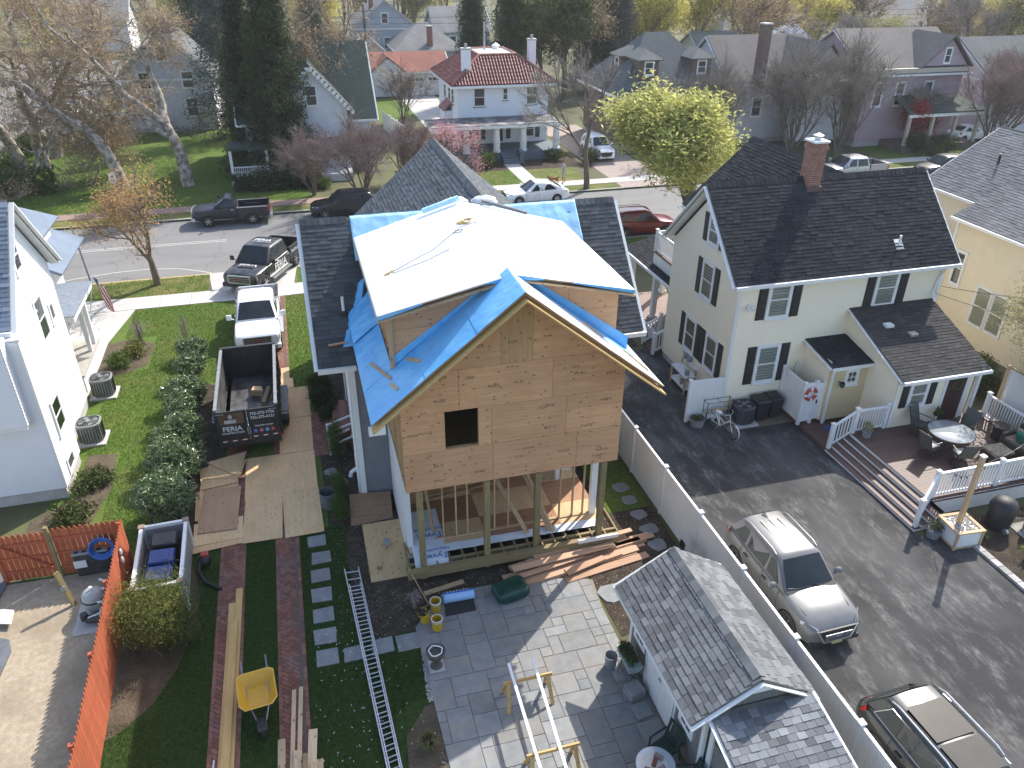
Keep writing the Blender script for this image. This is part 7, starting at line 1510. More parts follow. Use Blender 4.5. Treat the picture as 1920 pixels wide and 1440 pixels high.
# ================================================================ trees and shrubs
M_bark = pm('bark_brown', (.115,.088,.066), (.19,.15,.115), scale=9, sc=(1,1,.3), rough=.95, bump=.6, bscale=25)
M_barkp = pm('bark_sycamore', (.17,.135,.105), (.42,.38,.32), scale=2.4, rough=.9, lo=.42, hi=.6, bump=.3, bscale=20)
M_twig = pm('twigs_brown', (.24,.18,.125), (.35,.27,.19), scale=1.2, rough=.95)
M_twigp = pm('twigs_rosy', (.24,.17,.15), (.34,.25,.215), scale=1.2, rough=.95)
M_twigg = pm('twigs_grey', (.23,.195,.165), (.33,.285,.245), scale=1.2, rough=.95)
def leafmat(name, c1, c2, rnd=.35, tr=.35): return pm(name, c1, c2, scale=.8, rough=.8, rnd=rnd, trans=tr, spec=.25)
L_yg = leafmat('leaves_lime', (.40,.41,.12), (.56,.54,.21), .4, .5); L_yel = leafmat('leaves_yellow_green', (.44,.41,.10), (.58,.52,.16), .35, .5); L_gr = leafmat('leaves_green', (.06,.10,.025), (.12,.17,.04))
L_dk = leafmat('needles_dark', (.028,.045,.018), (.075,.095,.035), .45, .2); L_dk2 = leafmat('needles_olive', (.05,.07,.02), (.11,.125,.035), .4, .15); L_sp = leafmat('needles_blue', (.06,.085,.07), (.11,.14,.115), .3, .12)
L_or = leafmat('buds_orange', (.46,.27,.10), (.60,.38,.17)); L_red = leafmat('leaves_crimson', (.30,.03,.035), (.42,.06,.06)); L_pink = leafmat('blossom_pink', (.52,.26,.28), (.62,.36,.37)); L_rust = leafmat('buds_rust', (.31,.22,.13), (.42,.31,.19))
L_laur = pm('leaves_laurel', (.09,.14,.05), (.18,.235,.10), scale=1, rough=.28, rnd=.4, spec=.6); L_jun = leafmat('juniper_gold', (.10,.12,.025), (.20,.20,.05), .45, .2); L_pale = leafmat('leaves_pale_bud', (.30,.29,.13), (.42,.38,.18))
def rdir(d, ang):
 d = Vector(d).normalized(); a = d.orthogonal().normalized(); b = d.cross(a); t = U(0, 6.283)
 return (d*math.cos(ang)+(a*math.cos(t)+b*math.sin(t))*math.sin(ang)).normalized()
def limb(mb, p, d, L, r0, r1, n, sides, wob, up):
 pts = [Vector(p)]; d = Vector(d)
 for i in range(n):
  d = (d+Vector((U(-wob,wob),U(-wob,wob),U(-wob,wob)+up))).normalized(); pts.append(pts[-1]+d*L/n)
 mb.tube(pts, [r0+(r1-r0)*i/n for i in range(n+1)], sides, cap=False)
 return pts, d
def grow(H, trunk, spread, depth, kids, tw, r0, wob=.12, up=.06, ratio=.68, stems=1, twn=5, twL=.7, lean=0, keep=None):
 "returns limb mesh builder, twig mesh builder, tips"
 lm, tg, tips = MB(), MB(), []
 def rec(p, d, L, r, k):
  pts, d2 = limb(lm, p, d, L, r, r*.62, 4 if k < 2 else 3, max(4, 8-2*k), wob*(1+k*.35), up)
  if k >= depth:
   tips.append(pts[-1])
   for q in range(twn):
    s_ = pts[random.randrange(1, len(pts))]; t_ = rdir(d2, U(.2,.95)); l_ = twL*U(.5,1.2); w_ = tw
    e = s_+t_*l_; m_ = s_+t_*l_*.55+Vector((U(-.1,.1),U(-.1,.1),U(-.02,.12)))*l_; sd_ = t_.orthogonal()*w_
    tg.add([s_-sd_, s_+sd_, m_+sd_*.7, m_-sd_*.7, e], [(0,1,2,3),(3,2,4)]); tips.append(e)
   return
  n = random.choice(kids)
  for i in range(n):
   a = U(.5,1)*spread*(1 if i else .55); rec(pts[-1] if i < 2 else pts[-2], rdir(d2, a), L*ratio*U(.8,1.2), r*(.72 if i == 0 else U(.42,.6)), k+1)
  if k > 0:
   for q in range(2): s_ = pts[random.randrange(1, len(pts))]; rec2(s_, rdir(d2, U(.6,1.1)), L*.5, r*.28)
 def rec2(p, d, L, r):
  pts, d2 = limb(lm, p, d, L, r, r*.4, 3, 4, wob*1.8, up); tips.append(pts[-1])
  for q in range(twn+2):
   s_ = pts[random.randrange(1, len(pts))]; t_ = rdir(d2, U(.3,1.0)); l_ = twL*U(.5,1.2); e = s_+t_*l_; sd_ = t_.orthogonal()*tw
   tg.add([s_-sd_, s_+sd_, e], [(0,1,2)]); tips.append(e)
 for s_ in range(stems):
  d = rdir((0,0,1), U(.15,.45)) if stems > 1 else Vector((lean,U(-.05,.05),1)).normalized()
  rec((U(-.12,.12)*(stems > 1),U(-.12,.12)*(stems > 1),-.05), d, trunk*U(.9,1.1), r0*(1 if stems == 1 else U(.6,1)), 0)
 zm = max(t.z for t in tips); f = H/zm
 for mb in (lm, tg): mb.v = [(x*f, y*f, z*f) for x, y, z in mb.v]
 return lm, tg, [t*f for t in tips]
def leaves(pts, n, spread, size, mat, name='leaf_crown', flat=.0, asp=.6, seed=1, parent=None, kind=None, zlim=None, droop=0):
 rng = np.random.default_rng(seed); P = np.array([tuple(p) for p in pts]); idx = rng.integers(0, len(P), n); c = P[idx]+rng.normal(0, spread, (n,3))
 if zlim is not None: c = c[c[:,2] > zlim]
 n = len(c); a = rng.normal(0,1,(n,3)); a[:,2] *= (1-flat); a[:,2] -= droop; a /= np.linalg.norm(a,axis=1)[:,None]; b = rng.normal(0,1,(n,3)); b -= a*(a*b).sum(1)[:,None]; b /= np.linalg.norm(b,axis=1)[:,None]
 s = size*rng.uniform(.55,1.3,(n,1)); V = np.stack([c-a*s, c+b*s*asp*.5, c+a*s, c-b*s*asp*.5], 1).reshape(-1,3)
 me = bpy.data.meshes.new(name); me.from_pydata(V.tolist(), [], np.arange(4*n).reshape(-1,4).tolist()); me.materials.append(mat)
 o = bpy.data.objects.new(name, me); C.objects.link(o); o.parent = parent
 return o
def tree(name, label, loc, gr, bark, twig, leaf=None, nleaf=0, lsp=.3, ls=.12, cat='tree', grp=None, rz=None, seed=1, **lk):
 root = thing(name, label, cat, loc, U(0,6.28) if rz is None else rz, grp); lm, tg, tips = gr
 lm.build('trunk', bark, root, smooth=60)
 if tg.v: tg.build('twig_crown', twig, root)
 if leaf: leaves(tips, nleaf, lsp, ls, leaf, parent=root, seed=seed, **lk)
 return root
def put(proto, loc, rz, sc, label=None, grp=None):
 o = copy_tree(proto); o.location = loc; o.rotation_euler = (0,0,rz); o.scale = (sc,sc,sc*U(.95,1.1))
 if label: o['label'] = label
 if grp: o['group'] = grp
 elif 'group' in o: del o['group']
 return o
# sycamores on the corner lawn
random.seed(21)
SY = lambda H, lean=0: grow(H, 4.0, .95, 5, (2,2,3), .016, .40, wob=.24, up=.0, ratio=.76, twn=9, twL=1.1, lean=lean)
sy1 = tree('sycamore_tree', 'big sycamore beside the road sign at the lawn edge', (-12.4,63.8,0), SY(15.5,-.12), M_barkp, M_twig, L_rust, 17000, .25, .095, rz=0)
sy2 = tree('sycamore_tree', 'big sycamore with crooked pale limbs behind the budding street tree', (-7.85,63.4,0), SY(15,.05), M_barkp, M_twig, L_rust, 17000, .25, .095, rz=0, seed=2)
for (x, y, rz, sc, base, lab) in ((-20.6,70.6,1.2,1.02,sy1,'leaning sycamore nearest the clipped hedge'),(-19.4,71.6,2.9,.98,sy2,'slender sycamore close beside the leaning one'),(-19.4,75.4,4.2,1.05,sy1,'sycamore with thick flared base on the corner lawn'),(-19.6,81.4,.4,1.0,sy2,'sycamore at the far corner of the lawn by the side road'),(-25.5,77,5.0,1.0,sy1,'sycamore on the verge across the side road'),(-3.6,72,3.4,.92,sy2,'bare sycamore standing beside the gothic cottage')): put(base, (x,y,0), rz, sc, lab)
# budding street tree
tree('street_maple', 'young street tree covered in orange buds on the near verge', (-7.9,43.2,0), grow(6.9, 1.3, .66, 4, (3,3,3), .008, .14, wob=.12, up=.05, ratio=.78, twn=6, twL=.55), M_bark, M_twigg, L_or, 6500, .18, .075, seed=3)
# vase-shaped bare trees
VS = lambda H, st=5, tr_=1.7: grow(H, tr_, .50, 4, (2,3,3), .009, .12, wob=.10, up=.05, ratio=.80, stems=st, twn=10, twL=.9)
va = tree('bare_crab_tree', 'bare rosy-twigged tree in front of the black SUV', (4.6,56.0,0), VS(7.6,6), M_bark, M_twigp)
vb = tree('bare_street_tree', 'bare vase-shaped street tree before the tile house driveway', (21.4,55.4,0), grow(10.2, 2.6, .55, 5, (2,3), .011, .24, wob=.08, up=.05, ratio=.76, twn=8, twL=.9), M_bark, M_twigg)
vc = tree('bare_shrub_tree', 'wide bare multi-stemmed tree before the pale grey house', (42.5,61.0,0), VS(9.4,8,2.2), M_bark, M_twigg); vc.scale = (1.4,1.4,1.2)
for x, y, sc, lab, b_ in ((46.8,60.2,1.25,'bare multi-stemmed tree beside the crimson maple',vc),(61.0,57.8,1.4,'bare reddish tree before the light grey house',va),(36.2,63.0,.95,'bare multi-stemmed tree in front of the cedar house',vc),(8.2,60.0,.72,'bare rosy tree between the cherry and the walk',va),(1.2,58.5,.8,'bare rosy tree by the gothic cottage steps',va),(65,60.5,1.35,'tall bare reddish tree at the end of the far pavement',va),(33.2,63.4,.72,'bare grey tree left of the cedar house wall',vb),(11.4,82,.8,'bare shrubby tree beside the garage court',vc),(56.5,63,.75,'bare tree against the mauve house',vc)): put(b_, (x,y,0), U(0,6), sc, lab)
# leafing street tree
def dome(n, rx, ry, rz, c, shell=.55):
 out = []
 while len(out) < n:
  v = Vector((U(-1,1),U(-1,1),U(-1,1)))
  if shell < v.length < 1: out.append(Vector((c[0]+v.x*rx, c[1]+v.y*ry, c[2]+v.z*rz)))
 return out
random.seed(8); gt_ = grow(8.6, 1.9, .62, 4, (3,3,2), .008, .20, wob=.10, up=.03, ratio=.74, twn=5, twL=.7)
gtree = tree('leafing_pear_tree', 'broad lime-green street tree at the near kerb', (24.0,44.0,0), gt_, M_bark, M_twig, L_yg, 46000, .34, .13, seed=5, rz=.5); gtree.scale = (1.5,1.5,1.05)
tree('crimson_maple', 'crimson Japanese maple before the mauve house porch', (54.0,60.3,0), grow(4.6, 1.0, .75, 4, (3,3,2), .006, .11, wob=.14, up=.0, ratio=.74, twn=4, twL=.5), M_bark, M_twigp, L_red, 5500, .22, .11, seed=6)
tree('flowering_cherry', 'pink flowering cherry beside the tile house porch', (10.9,62.0,0), grow(4.4, 1.1, .8, 4, (3,3,2), .006, .11, wob=.14, up=.0, ratio=.76, twn=4, twL=.55), M_bark, M_twigp, L_pink, 3800, .25, .085, seed=7)
tree('budding_garden_tree', 'pale budding tree beside the lattice screen', (27.6,19.8,0), grow(6.2, 1.6, .6, 4, (3,3,2), .006, .12, wob=.12, up=.03, ratio=.72, twn=5, twL=.5), M_bark, M_twigg, L_pale, 6500, .20, .075, seed=8)
# conifers: whorls of drooping sprays
def conifer(H, Rr, nb, leaf, name, label, loc, grp=None, sp=.16, size=.22, n=14000, top=.15, low=.06, bark=M_bark, seed=9, droop=.25, power=.8):
 root = thing(name, label, 'tree', loc, U(0,6.28), grp); lm = MB().tube([(0,0,-.1),(U(-.1,.1),U(-.1,.1),H*.5),(0,0,H)], [H*.022,H*.014,.03], 8); pts = []
 for i in range(nb):
  t = (i+random.random())/nb; z = H*(low+(1-low)*t); rad = Rr*((1-t)**power+top*(1-t))*U(.7,1.12); a = i*2.4+U(-.4,.4); d = Vector((math.cos(a),math.sin(a),0)); e = Vector((0,0,z))+d*rad+Vector((0,0,-rad*droop+rad*.1))
  lm.tube([(0,0,z), tuple((Vector((0,0,z))+e)/2+Vector((0,0,rad*.08))), tuple(e)], [.05,.035,.012], 4, cap=False)
  for k in range(8): f = .25+.75*k/7; q = Vector((0,0,z))*(1-f)+e*f+Vector((0,0,rad*.08*math.sin(f*3.14))); s_ = rad*.22*(1-f*.5); pts += [q+Vector((-d.y,d.x,0))*U(-s_,s_)+Vector((0,0,U(-.15,.1))) for _ in range(2)]
 lm.build('trunk', bark, root, smooth=60); leaves(pts, n, sp, size, leaf, parent=root, seed=seed, asp=.35, droop=.3)
 return root
random.seed(5)
cd = conifer(16.5, 2.4, 150, L_dk, 'red_cedar_tree', 'tall dark cedar in front of the gothic cottage', (-.6,63.6,0), n=26000, sp=.26, size=.24, power=.6, top=.3)
for x, y, sc, lab in ((24.5,88,1.0,'dark evergreen rising behind the tile house chimney'),(21.0,92,.9,'second dark evergreen close behind the tile roof'),(-2.8,66.5,.86,'dark cedar half hidden behind the taller cedar'),(37.5,97,1.1,'dark pointed evergreen behind the pale green tree'),(-9.5,118,1.2,'dark evergreen far beyond the corner house')): put(cd, (x,y,0), U(0,6), sc, lab)
c2 = conifer(13, 3.6, 110, L_sp, 'blue_spruce_tree', 'open blue-grey spruce behind the cedar house', (40.5,96,0), n=12000, sp=.24, size=.2, power=.8)
put(c2, (3.5,88,0), 1, 1.05, 'blue-grey spruce behind the cottage roof'); put(c2, (-5,80,0), 2, 1.15, 'blue-grey spruce between cottage and corner house')
c3 = tree('olive_evergreen_tree', 'round olive green tree right behind the tile roof', (31.5,90,0), grow(12.5, 2.6, .7, 4, (3,3,2), .01, .26, ratio=.72, twn=4), M_bark, M_twig, L_dk2, 16000, .5, .24, seed=11)
# yellow-green spring trees behind
y1 = tree('spring_maple', 'yellow-green flowering maple above the cedar roof', (44.5,98,0), grow(14, 3.6, .6, 4, (3,3,2), .012, .28, wob=.12, up=.05, ratio=.72, twn=5, twL=.9), M_bark, M_twigg, L_yel, 11000, .42, .20, seed=12)
for x, y, sc, lab in ((53,101,1.05,'yellow-green maple behind the pale grey house roof'),(61,104,1.0,'yellow-green maple behind the distant white cottage'),(48,112,1.1,'second row yellow-green maple over the cedar roof'),(57,118,1.1,'yellow-green maple in front of the maroon house'),(5.5,103,.95,'yellow-green maple behind the gothic cottage ridge'),(22,150,1.1,'yellow-green maple beyond the hipped grey house'),(30,155,1.0,'yellow-green maple past the light blue house'),(-30,128,1.1,'yellow-green maple beyond the side road'),(-14,150,1.0,'yellow-green maple far behind the corner house'),(70,100,.9,'yellow-green maple near the canopy tent'),(5,140,1.0,'yellow-green maple behind the tall pale blue house'),(40,130,1.0,'yellow-green maple left of the maroon house'),(98,98,.8,'small yellow-green maple among the bare trees'),(82,128,1.0,'yellow-green maple behind the windowed porch house')): put(y1, (x,y,0), U(0,6), sc, lab)
# the distant wood: bare and budding trees
random.seed(33)
bt1 = tree('bare_wood_tree', 'bare grey-brown tree in the distant wood', (80,82,0), grow(13, 3.6, .6, 4, (3,3,2), .026, .26, ratio=.72, twn=8, twL=1.2), M_bark, M_twigg, grp='bare trees of the distant wood')
bt2 = tree('budding_wood_tree', 'rusty budding tree in the distant wood', (86,96,0), grow(13, 3.2, .65, 4, (3,3,2), .026, .26, ratio=.72, twn=8, twL=1.2), M_bark, M_twig, L_rust, 5000, .35, .14, grp='budding trees of the distant wood')
bt3 = tree('green_wood_tree', 'pale green tree in the distant wood', (100,120,0), grow(12, 3.2, .65, 4, (3,3,2), .014, .26, ratio=.72, twn=4, twL=1.0), M_bark, M_twig, L_pale, 6000, .45, .22, grp='pale green trees of the distant wood')
cnt = 0; placed = []
boxes = [(9,25,96,136),(-15,-6,82,95),(24,34,130,144),(51,75,95,138),(84,100,106,120),(-34,-22,148,162),(27,40,65,78)]
tries = 0
while cnt < 150 and tries < 4000:
 tries += 1
 y = 84+216*random.random()**1.3; xl, xr = -.34*y-10, .97*y+12; x = U(xl, xr)
 if any(a-1.5 < x < b+1.5 and c-9 < y < d+1 for a,b,c,d in boxes) or any((x-p)**2+(y-q)**2 < 20 for p,q in placed): continue
 if y < 100 and x < 30: continue
 if x < -17 and y < 142 and x > -.3*y-14+0:
  if -42 < x < -17: continue
 placed.append((x,y)); cnt += 1
 b_ = random.choices((bt1,bt2,bt3,y1,cd), (50,26,14,6,4))[0]
 lab, gp_ = {bt1: (None,'bare trees of the distant wood'), bt2: (None,'budding trees of the distant wood'), bt3: (None,'pale green trees of the distant wood'), y1: ('yellow-green maple in the distant wood','yellow-green trees of the distant wood'), cd: ('dark evergreen in the distant wood','dark evergreens of the distant wood')}[b_]
 put(b_, (x,y,0), U(0,6.28), U(.75,1.15), lab, gp_)
# leaf litter over the wooded ground beyond
# ---------------- hedges and shrubs
def shrub(name, label, loc, rx, ry, rz, leaf, n, size, cat='shrub', grp=None, seed=1, lump=6, stem=True, asp=.5, spread=.12, boxy=False):
 root = thing(name, label, cat, loc, 0, grp); pts = []
 if boxy: pts = [Vector((U(-rx,rx),U(-ry,ry),U(.05,rz))) for _ in range(500)]
 else:
  for i in range(lump):
   c = (U(-.45,.45)*rx, U(-.45,.45)*ry, rz*U(.35,.68)); pts += dome(90, rx*U(.5,.7), ry*U(.5,.7), rz*U(.32,.45), c, .6)
  pts = [p for p in pts if p.z > .02]
 if stem:
  sb = MB()
  for i in range(7): a = U(0,6.28); sb.tube([(0,0,-.03),(rx*.3*math.cos(a),ry*.3*math.sin(a),rz*.45),(rx*.6*math.cos(a),ry*.6*math.sin(a),rz*.75)],[.03,.02,.008],5)
  sb.build('stem', M_bark, root)
 leaves(pts, n, spread, size, leaf, 'foliage', parent=root, seed=seed, asp=asp, zlim=.0)
 return root
random.seed(14)
LA = [(360,682,.68),(352,722,.74),(345,766,.78),(335,808,.80),(332,856,.86),(325,908,.90),(312,975,1.02)]
for i, (x, y, r_) in enumerate(LA):
 p = gp(x, y); lab = ['smallest laurel at the street end of the hedge row','second laurel from the street end of the hedge row','third laurel from the street end of the hedge row','middle laurel of the hedge row','third laurel from the red fence in the hedge row','second laurel from the red fence in the hedge row','largest laurel of the row beside the red fence'][i]
 shrub('cherry_laurel', lab, (p.x+.15,p.y+.25,0), r_*1.05, r_*1.0, r_*1.75, L_laur, int(3600+4600*r_), .09, 'shrub', 'laurels along the driveway', seed=20+i, asp=.42, spread=.07)
shrub('golden_juniper', 'feathery golden-green juniper beside the red fence', (-5.15,16.9,0), 1.05, 1.05, 1.7, L_jun, 20000, .055, 'shrub', seed=31, asp=.3, spread=.16, lump=8)
shrub('golden_juniper', 'darker juniper half behind the golden juniper', (-4.55,16.7,0), .55, .7, 1.2, L_dk2, 9000, .055, 'shrub', seed=32, asp=.3, spread=.13)
for x, y, rr, hh, lab in ((.2,24.1,.35,1.7,'slim arborvitae near the side steps'),(.15,21.5,.30,1.3,'slim arborvitae behind the grey bucket'),(.08,20.5,.26,1.0,'smallest arborvitae beside the leaning plywood')): shrub('arborvitae', lab, (x,y,0), rr, rr, hh, L_gr, 2600, .06, 'shrub', seed=int(x*100)+50, asp=.3, spread=.06)
for x, y, rx_, rz_, lab in ((-.05,28.0,.45,.75,'dark rounded shrub below the gutter beside the brick landing'),(-.1,29.2,.5,.8,'dark shrub at the street end of the house bed'),(.1,26.9,.3,.5,'small dark shrub at the red steps')): shrub('dark_shrub', lab, (x,y,0), rx_, rx_*1.2, rz_, L_dk, 3000, .07, 'shrub', seed=int(y*7), spread=.08)
shrub('clipped_hedge', 'clipped green box hedge at the corner lawn', (-19.6,64.0,0), 2.6, .9, 1.7, L_gr, 16000, .10, 'hedge', seed=61, boxy=True, stem=False, spread=.06)
shrub('clipped_hedge', 'long green hedge along the side road', (-22.0,74,0), .9, 8, 1.3, L_gr, 15000, .12, 'hedge', seed=62, boxy=True, stem=False, spread=.08)
shrub('clipped_hedge', 'dark low hedge before the gothic cottage porch', (-1.2,60.9,0), 3.2, .6, 1.2, L_dk, 12000, .11, 'hedge', seed=63, boxy=True, stem=False, spread=.08)
for x, y, r_, h_, lf, lab in ((15.6,63.6,1.15,1.5,L_gr,'round glossy green shrub left of the tile house steps'),(21.8,64.4,1.0,1.0,L_dk2,'low olive shrub right of the tile house steps'),(1.9,60.2,.9,.8,L_gr,'low rounded shrub by the cottage walk'),(54.6,59.0,1.6,1.8,L_dk,'dark evergreen shrub at the mauve house porch'),(57.5,58.9,1.3,1.5,L_dk2,'olive shrub beside the mauve house walk'),(55.0,57.6,.8,.9,L_dk2,'small shrub on the lawn by the mauve house'),(12.7,31.8,.8,.8,L_gr,'flowering shrub beside the yellow house porch'),(12.8,34.5,.9,.9,L_pale,'pale shrub at the street end of the yellow porch'),(26.3,21.8,.9,1.5,L_dk2,'olive shrub between the lattice and the cream house'),(27.3,22.9,.8,1.3,L_gr,'green shrub under the cream house windows'),(26.2,17.0,1.2,2.0,L_pale,'large pale shrub behind the lattice screen'),(-8.4,33.6,.55,.6,L_gr,'green shrub under the white house porch'),(-7.9,34.7,.6,.6,L_jun,'yellow-green shrub in the white house front bed'),(-8.0,24.6,.7,.4,L_dk2,'low brownish shrub behind the white house corner'),(-8.2,22.9,.75,.4,L_dk2,'low brownish shrub nearest the red gate'),(8.4,14.0,.3,.18,L_pale,'small pale ground plant beside the shed corner'),(24.4,62.6,1.0,1.4,L_dk2,'rounded shrub at the tile house driveway')): shrub('garden_shrub', lab, (x,y,0), r_, r_, h_, lf, int(2200*max(.5,r_)), .085, 'shrub', seed=int(abs(x*31+y*17)), spread=.09)
# spiky plants
def spiky(label, loc, r_, h_, leaf, n=90, name='ornamental_grass'):
 mb = MB()
 for i in range(n):
  a = U(0,6.28); t = U(.2,1); p = Vector((U(-.06,.06),U(-.06,.06),0)); d = Vector((math.cos(a),math.sin(a),0)); s_ = Vector((-d.y,d.x,0))*.009
  m_ = p+d*r_*t*.5+Vector((0,0,h_*U(.6,1))); e = p+d*r_*t+Vector((0,0,h_*U(.35,.8))); mb.add([p-s_,p+s_,m_+s_,m_-s_,e],[(0,1,2,3),(3,2,4)])
 return solo(name, mb, leaf, label, 'plant', loc, world=False)
spiky('spiky green clump nearest the covered grill', (19.55,14.35,.012), .35, .4, L_gr); spiky('spiky bright green clump beside the stone edging', (20.2,13.2,.012), .45, .5, leafmat('blade_green',(.10,.15,.03),(.2,.26,.06)), 130); spiky('spiky green lily clump in the patio bed', (1.35,10.6,.012), .3, .35, L_gr, 120)
spiky('bare twiggy clump beside the leaning rake', (1.75,16.1,.012), .38, .6, M_twigg, 60, 'bare_twig_clump'); spiky('dry grassy clump in the brown patio bed', (1.35,11.7,.012), .35, .35, leafmat('blade_dry',(.20,.17,.08),(.14,.15,.05)), 200)
spiky('wispy bare sapling in the mulch ring on the lawn', (-5.6,34.2,.012), .55, 2.0, M_twigg, 26, 'bare_sapling'); spiky('wispy bare bush by the white house walk', (-7.8,35.6,.012), .7, 1.3, M_twigg, 60, 'bare_bush')
# ================================================================ things in the yards
random.seed(77)
def board(name, label, p, q, w_, h_, mat, cat='lumber', grp=None, up=(0,0,1), bev=0):
 p, q = Vector(p), Vector(q); return solo(name, MB().beam(p, q, w_, h_, up), mat, label, cat, tuple((p+q)/2), grp, bev=bev)
def plysheet(label, cx_, cy_, w_, l_, ang, z, mat=None, grp=None, tilt=0, cut=None):
 mb = MB(); q = cut or [(-w_/2,-l_/2),(w_/2,-l_/2),(w_/2,l_/2),(-w_/2,l_/2)]; mb.prism([(x,y,0) for x, y in q], (0,0,.018))
 o = solo('plywood_sheet', mb, mat or M_plyF, label, 'plywood', (cx_,cy_,z), grp, world=False); o.rotation_euler = (tilt,U(-.006,.006),ang)
 return o
# sheets laid as a track on the driveway
for x, y, a, lab in ((-1.15,28.45,.01,'plywood sheet beside the trailer fender at the lawn edge'),(-1.17,26.0,-.01,'plywood sheet just behind the trailer wheel'),(-1.16,23.55,.0,'plywood sheet in the middle of the right driveway column'),(-1.12,21.25,.02,'last plywood sheet of the right driveway column'),(-2.36,23.6,.0,'plywood sheet behind the trailer tailgate'),(-2.36,21.3,-.02,'pale plywood sheet at the end of the left driveway column')): plysheet(lab, x, y, 1.2, 2.42, a, .040+U(0,.004))
plysheet('narrow plywood strip beside the white pickup wheel', -1.45, 31.0, .34, 1.1, 0, .045); plysheet('short plywood offcut between trailer and lawn', -1.42, 30.1, .55, .85, .03, .05)
# heap of sheets beside the hedge
hp = [(-3.75,20.45,1.5,.75,.1,'bottom sheet of the plywood heap nearest the grass'),(-3.72,20.9,1.5,1.1,.04,'wide low sheet under the plywood heap'),(-3.78,22.3,1.25,2.4,.03,'large plywood sheet in the heap by the laurels'),(-3.72,22.0,1.2,2.3,-.04,'pinkish plywood sheet on top of the heap'),(-3.85,23.9,1.2,1.3,.12,'plywood piece behind the large sheet in the heap'),(-3.65,24.2,1.25,1.1,-.18,'skewed plywood piece near the trailer tailgate')]
for i, (x, y, w_, l_, a, lab) in enumerate(hp): plysheet(lab, x, y, w_, l_, a, .04+i*.02+.002, M_plyF if i != 3 else woodmat('plywood_pink',(.56,.36,.22),(.46,.28,.16),axis=1,gs=1.6))
plysheet('triangular plywood offcut pointing down the driveway', -3.5, 24.3, 1, 1, .1, .175, cut=[(-.75,.5),(.65,.75),(.25,-.75)]); plysheet('plywood strip along the hedge edge of the heap', -4.35, 22.4, .35, 1.6, .05, .05)
# leaning and flat sheets by the addition
o = plysheet('weathered plywood sheet leaning against the grey wall corner', 1.05, 20.55, 1.35, 1.5, .0, .12, woodmat('plywood_weathered',(.36,.22,.13),(.27,.16,.09),axis=0,gs=1.6)); o.rotation_euler = (.32,.04,-.06)
o = plysheet('pale plywood sheet with a shovel lying beside the open floor', 1.28, 18.55, 1.2, 2.75, .015, .06, woodmat('plywood_pale',(.62,.44,.23),(.54,.36,.17),axis=1,gs=1.4)); o.rotation_euler = (.06,.0,.0)
sv = thing('shovel', 'shovel lying on the pale plywood sheet', 'shovel', (1.15,18.4,.15), world=True)
MB().tube([(1.0,17.9,.11),(1.28,18.75,.2)],.018,8).build('shaft', M_pine, sv); MB().prism([(1.2,18.72,.185),(1.36,18.68,.185),(1.46,19.0,.205),(1.28,19.06,.205)],(0,0,.01)).build('blade', M_galv, sv); MB().lathe([(.05,-.012),(.075,0),(.05,.012)],(0.98,17.86,.11),12).build('grip', M_trim, sv)
rk = thing('garden_rake', 'wooden-handled rake leaning beside the bare twig clump', 'rake', (2.2,16.2,0), world=True)
MB().tube([(2.15,16.1,.04),(1.75,17.2,.55)],.014,6).build('handle', M_pineY, rk); MB().beam((1.8,15.95,.04),(2.5,16.22,.04),.03,.03).build('head', M_treatedX, rk)
board('plank', 'short rough plank on the soil in front of the addition', (2.1,16.55,.03), (3.3,16.75,.03), .16, .03, M_pine)
# lumber pile right of the addition
pl_ = [((4.45,16.52,.04),(8.9,17.12,.04)),((4.6,16.35,.04),(9.1,16.9,.04)),((4.7,16.1,.04),(8.7,16.62,.04)),((6.2,16.0,.04),(9.0,16.4,.04)),((4.95,16.7,.09),(9.4,17.2,.09)),((4.9,16.45,.09),(9.2,17.02,.09)),((4.6,16.12,.09),(8.8,16.72,.09)),((6.3,16.25,.13),(8.2,16.62,.13)),((5.4,16.55,.13),(9.5,17.1,.13)),((7.1,16.9,.13),(9.0,17.1,.13)),((6.3,16.15,.16),(7.6,16.5,.16))]
M_fir = woodmat('fir_board', (.60,.37,.24), (.47,.27,.16), axis=0, rnd=.2, knots=False)
for i, (p, q) in enumerate(pl_):
 lab = ['board at the bottom of the lumber pile against the beam','second bottom board of the lumber pile','bottom board of the lumber pile on the patio side','short bottom board of the lumber pile','board in the middle layer against the rim beam','middle board of the lumber pile','long middle board on the patio side of the pile','short pale board on top of the lumber pile','long top board of the lumber pile','pale wide board at the fence end of the pile','shortest pale offcut on top of the pile'][i]
 board('lumber_board', lab, p, q, .2 if i % 3 else .26, .045, M_fir, grp='lumber pile by the addition')
for i in range(6): y_ = 16.15+U(0,.8); x_ = U(4.6,5.8); board('lumber_board', 'loose fir board laid over the lumber pile', (x_,y_,.2+i*.022), (x_+U(2,3.4),y_+U(.25,.5),.2+i*.022), U(.14,.24), .04, M_fir, grp='loose boards over the pile')
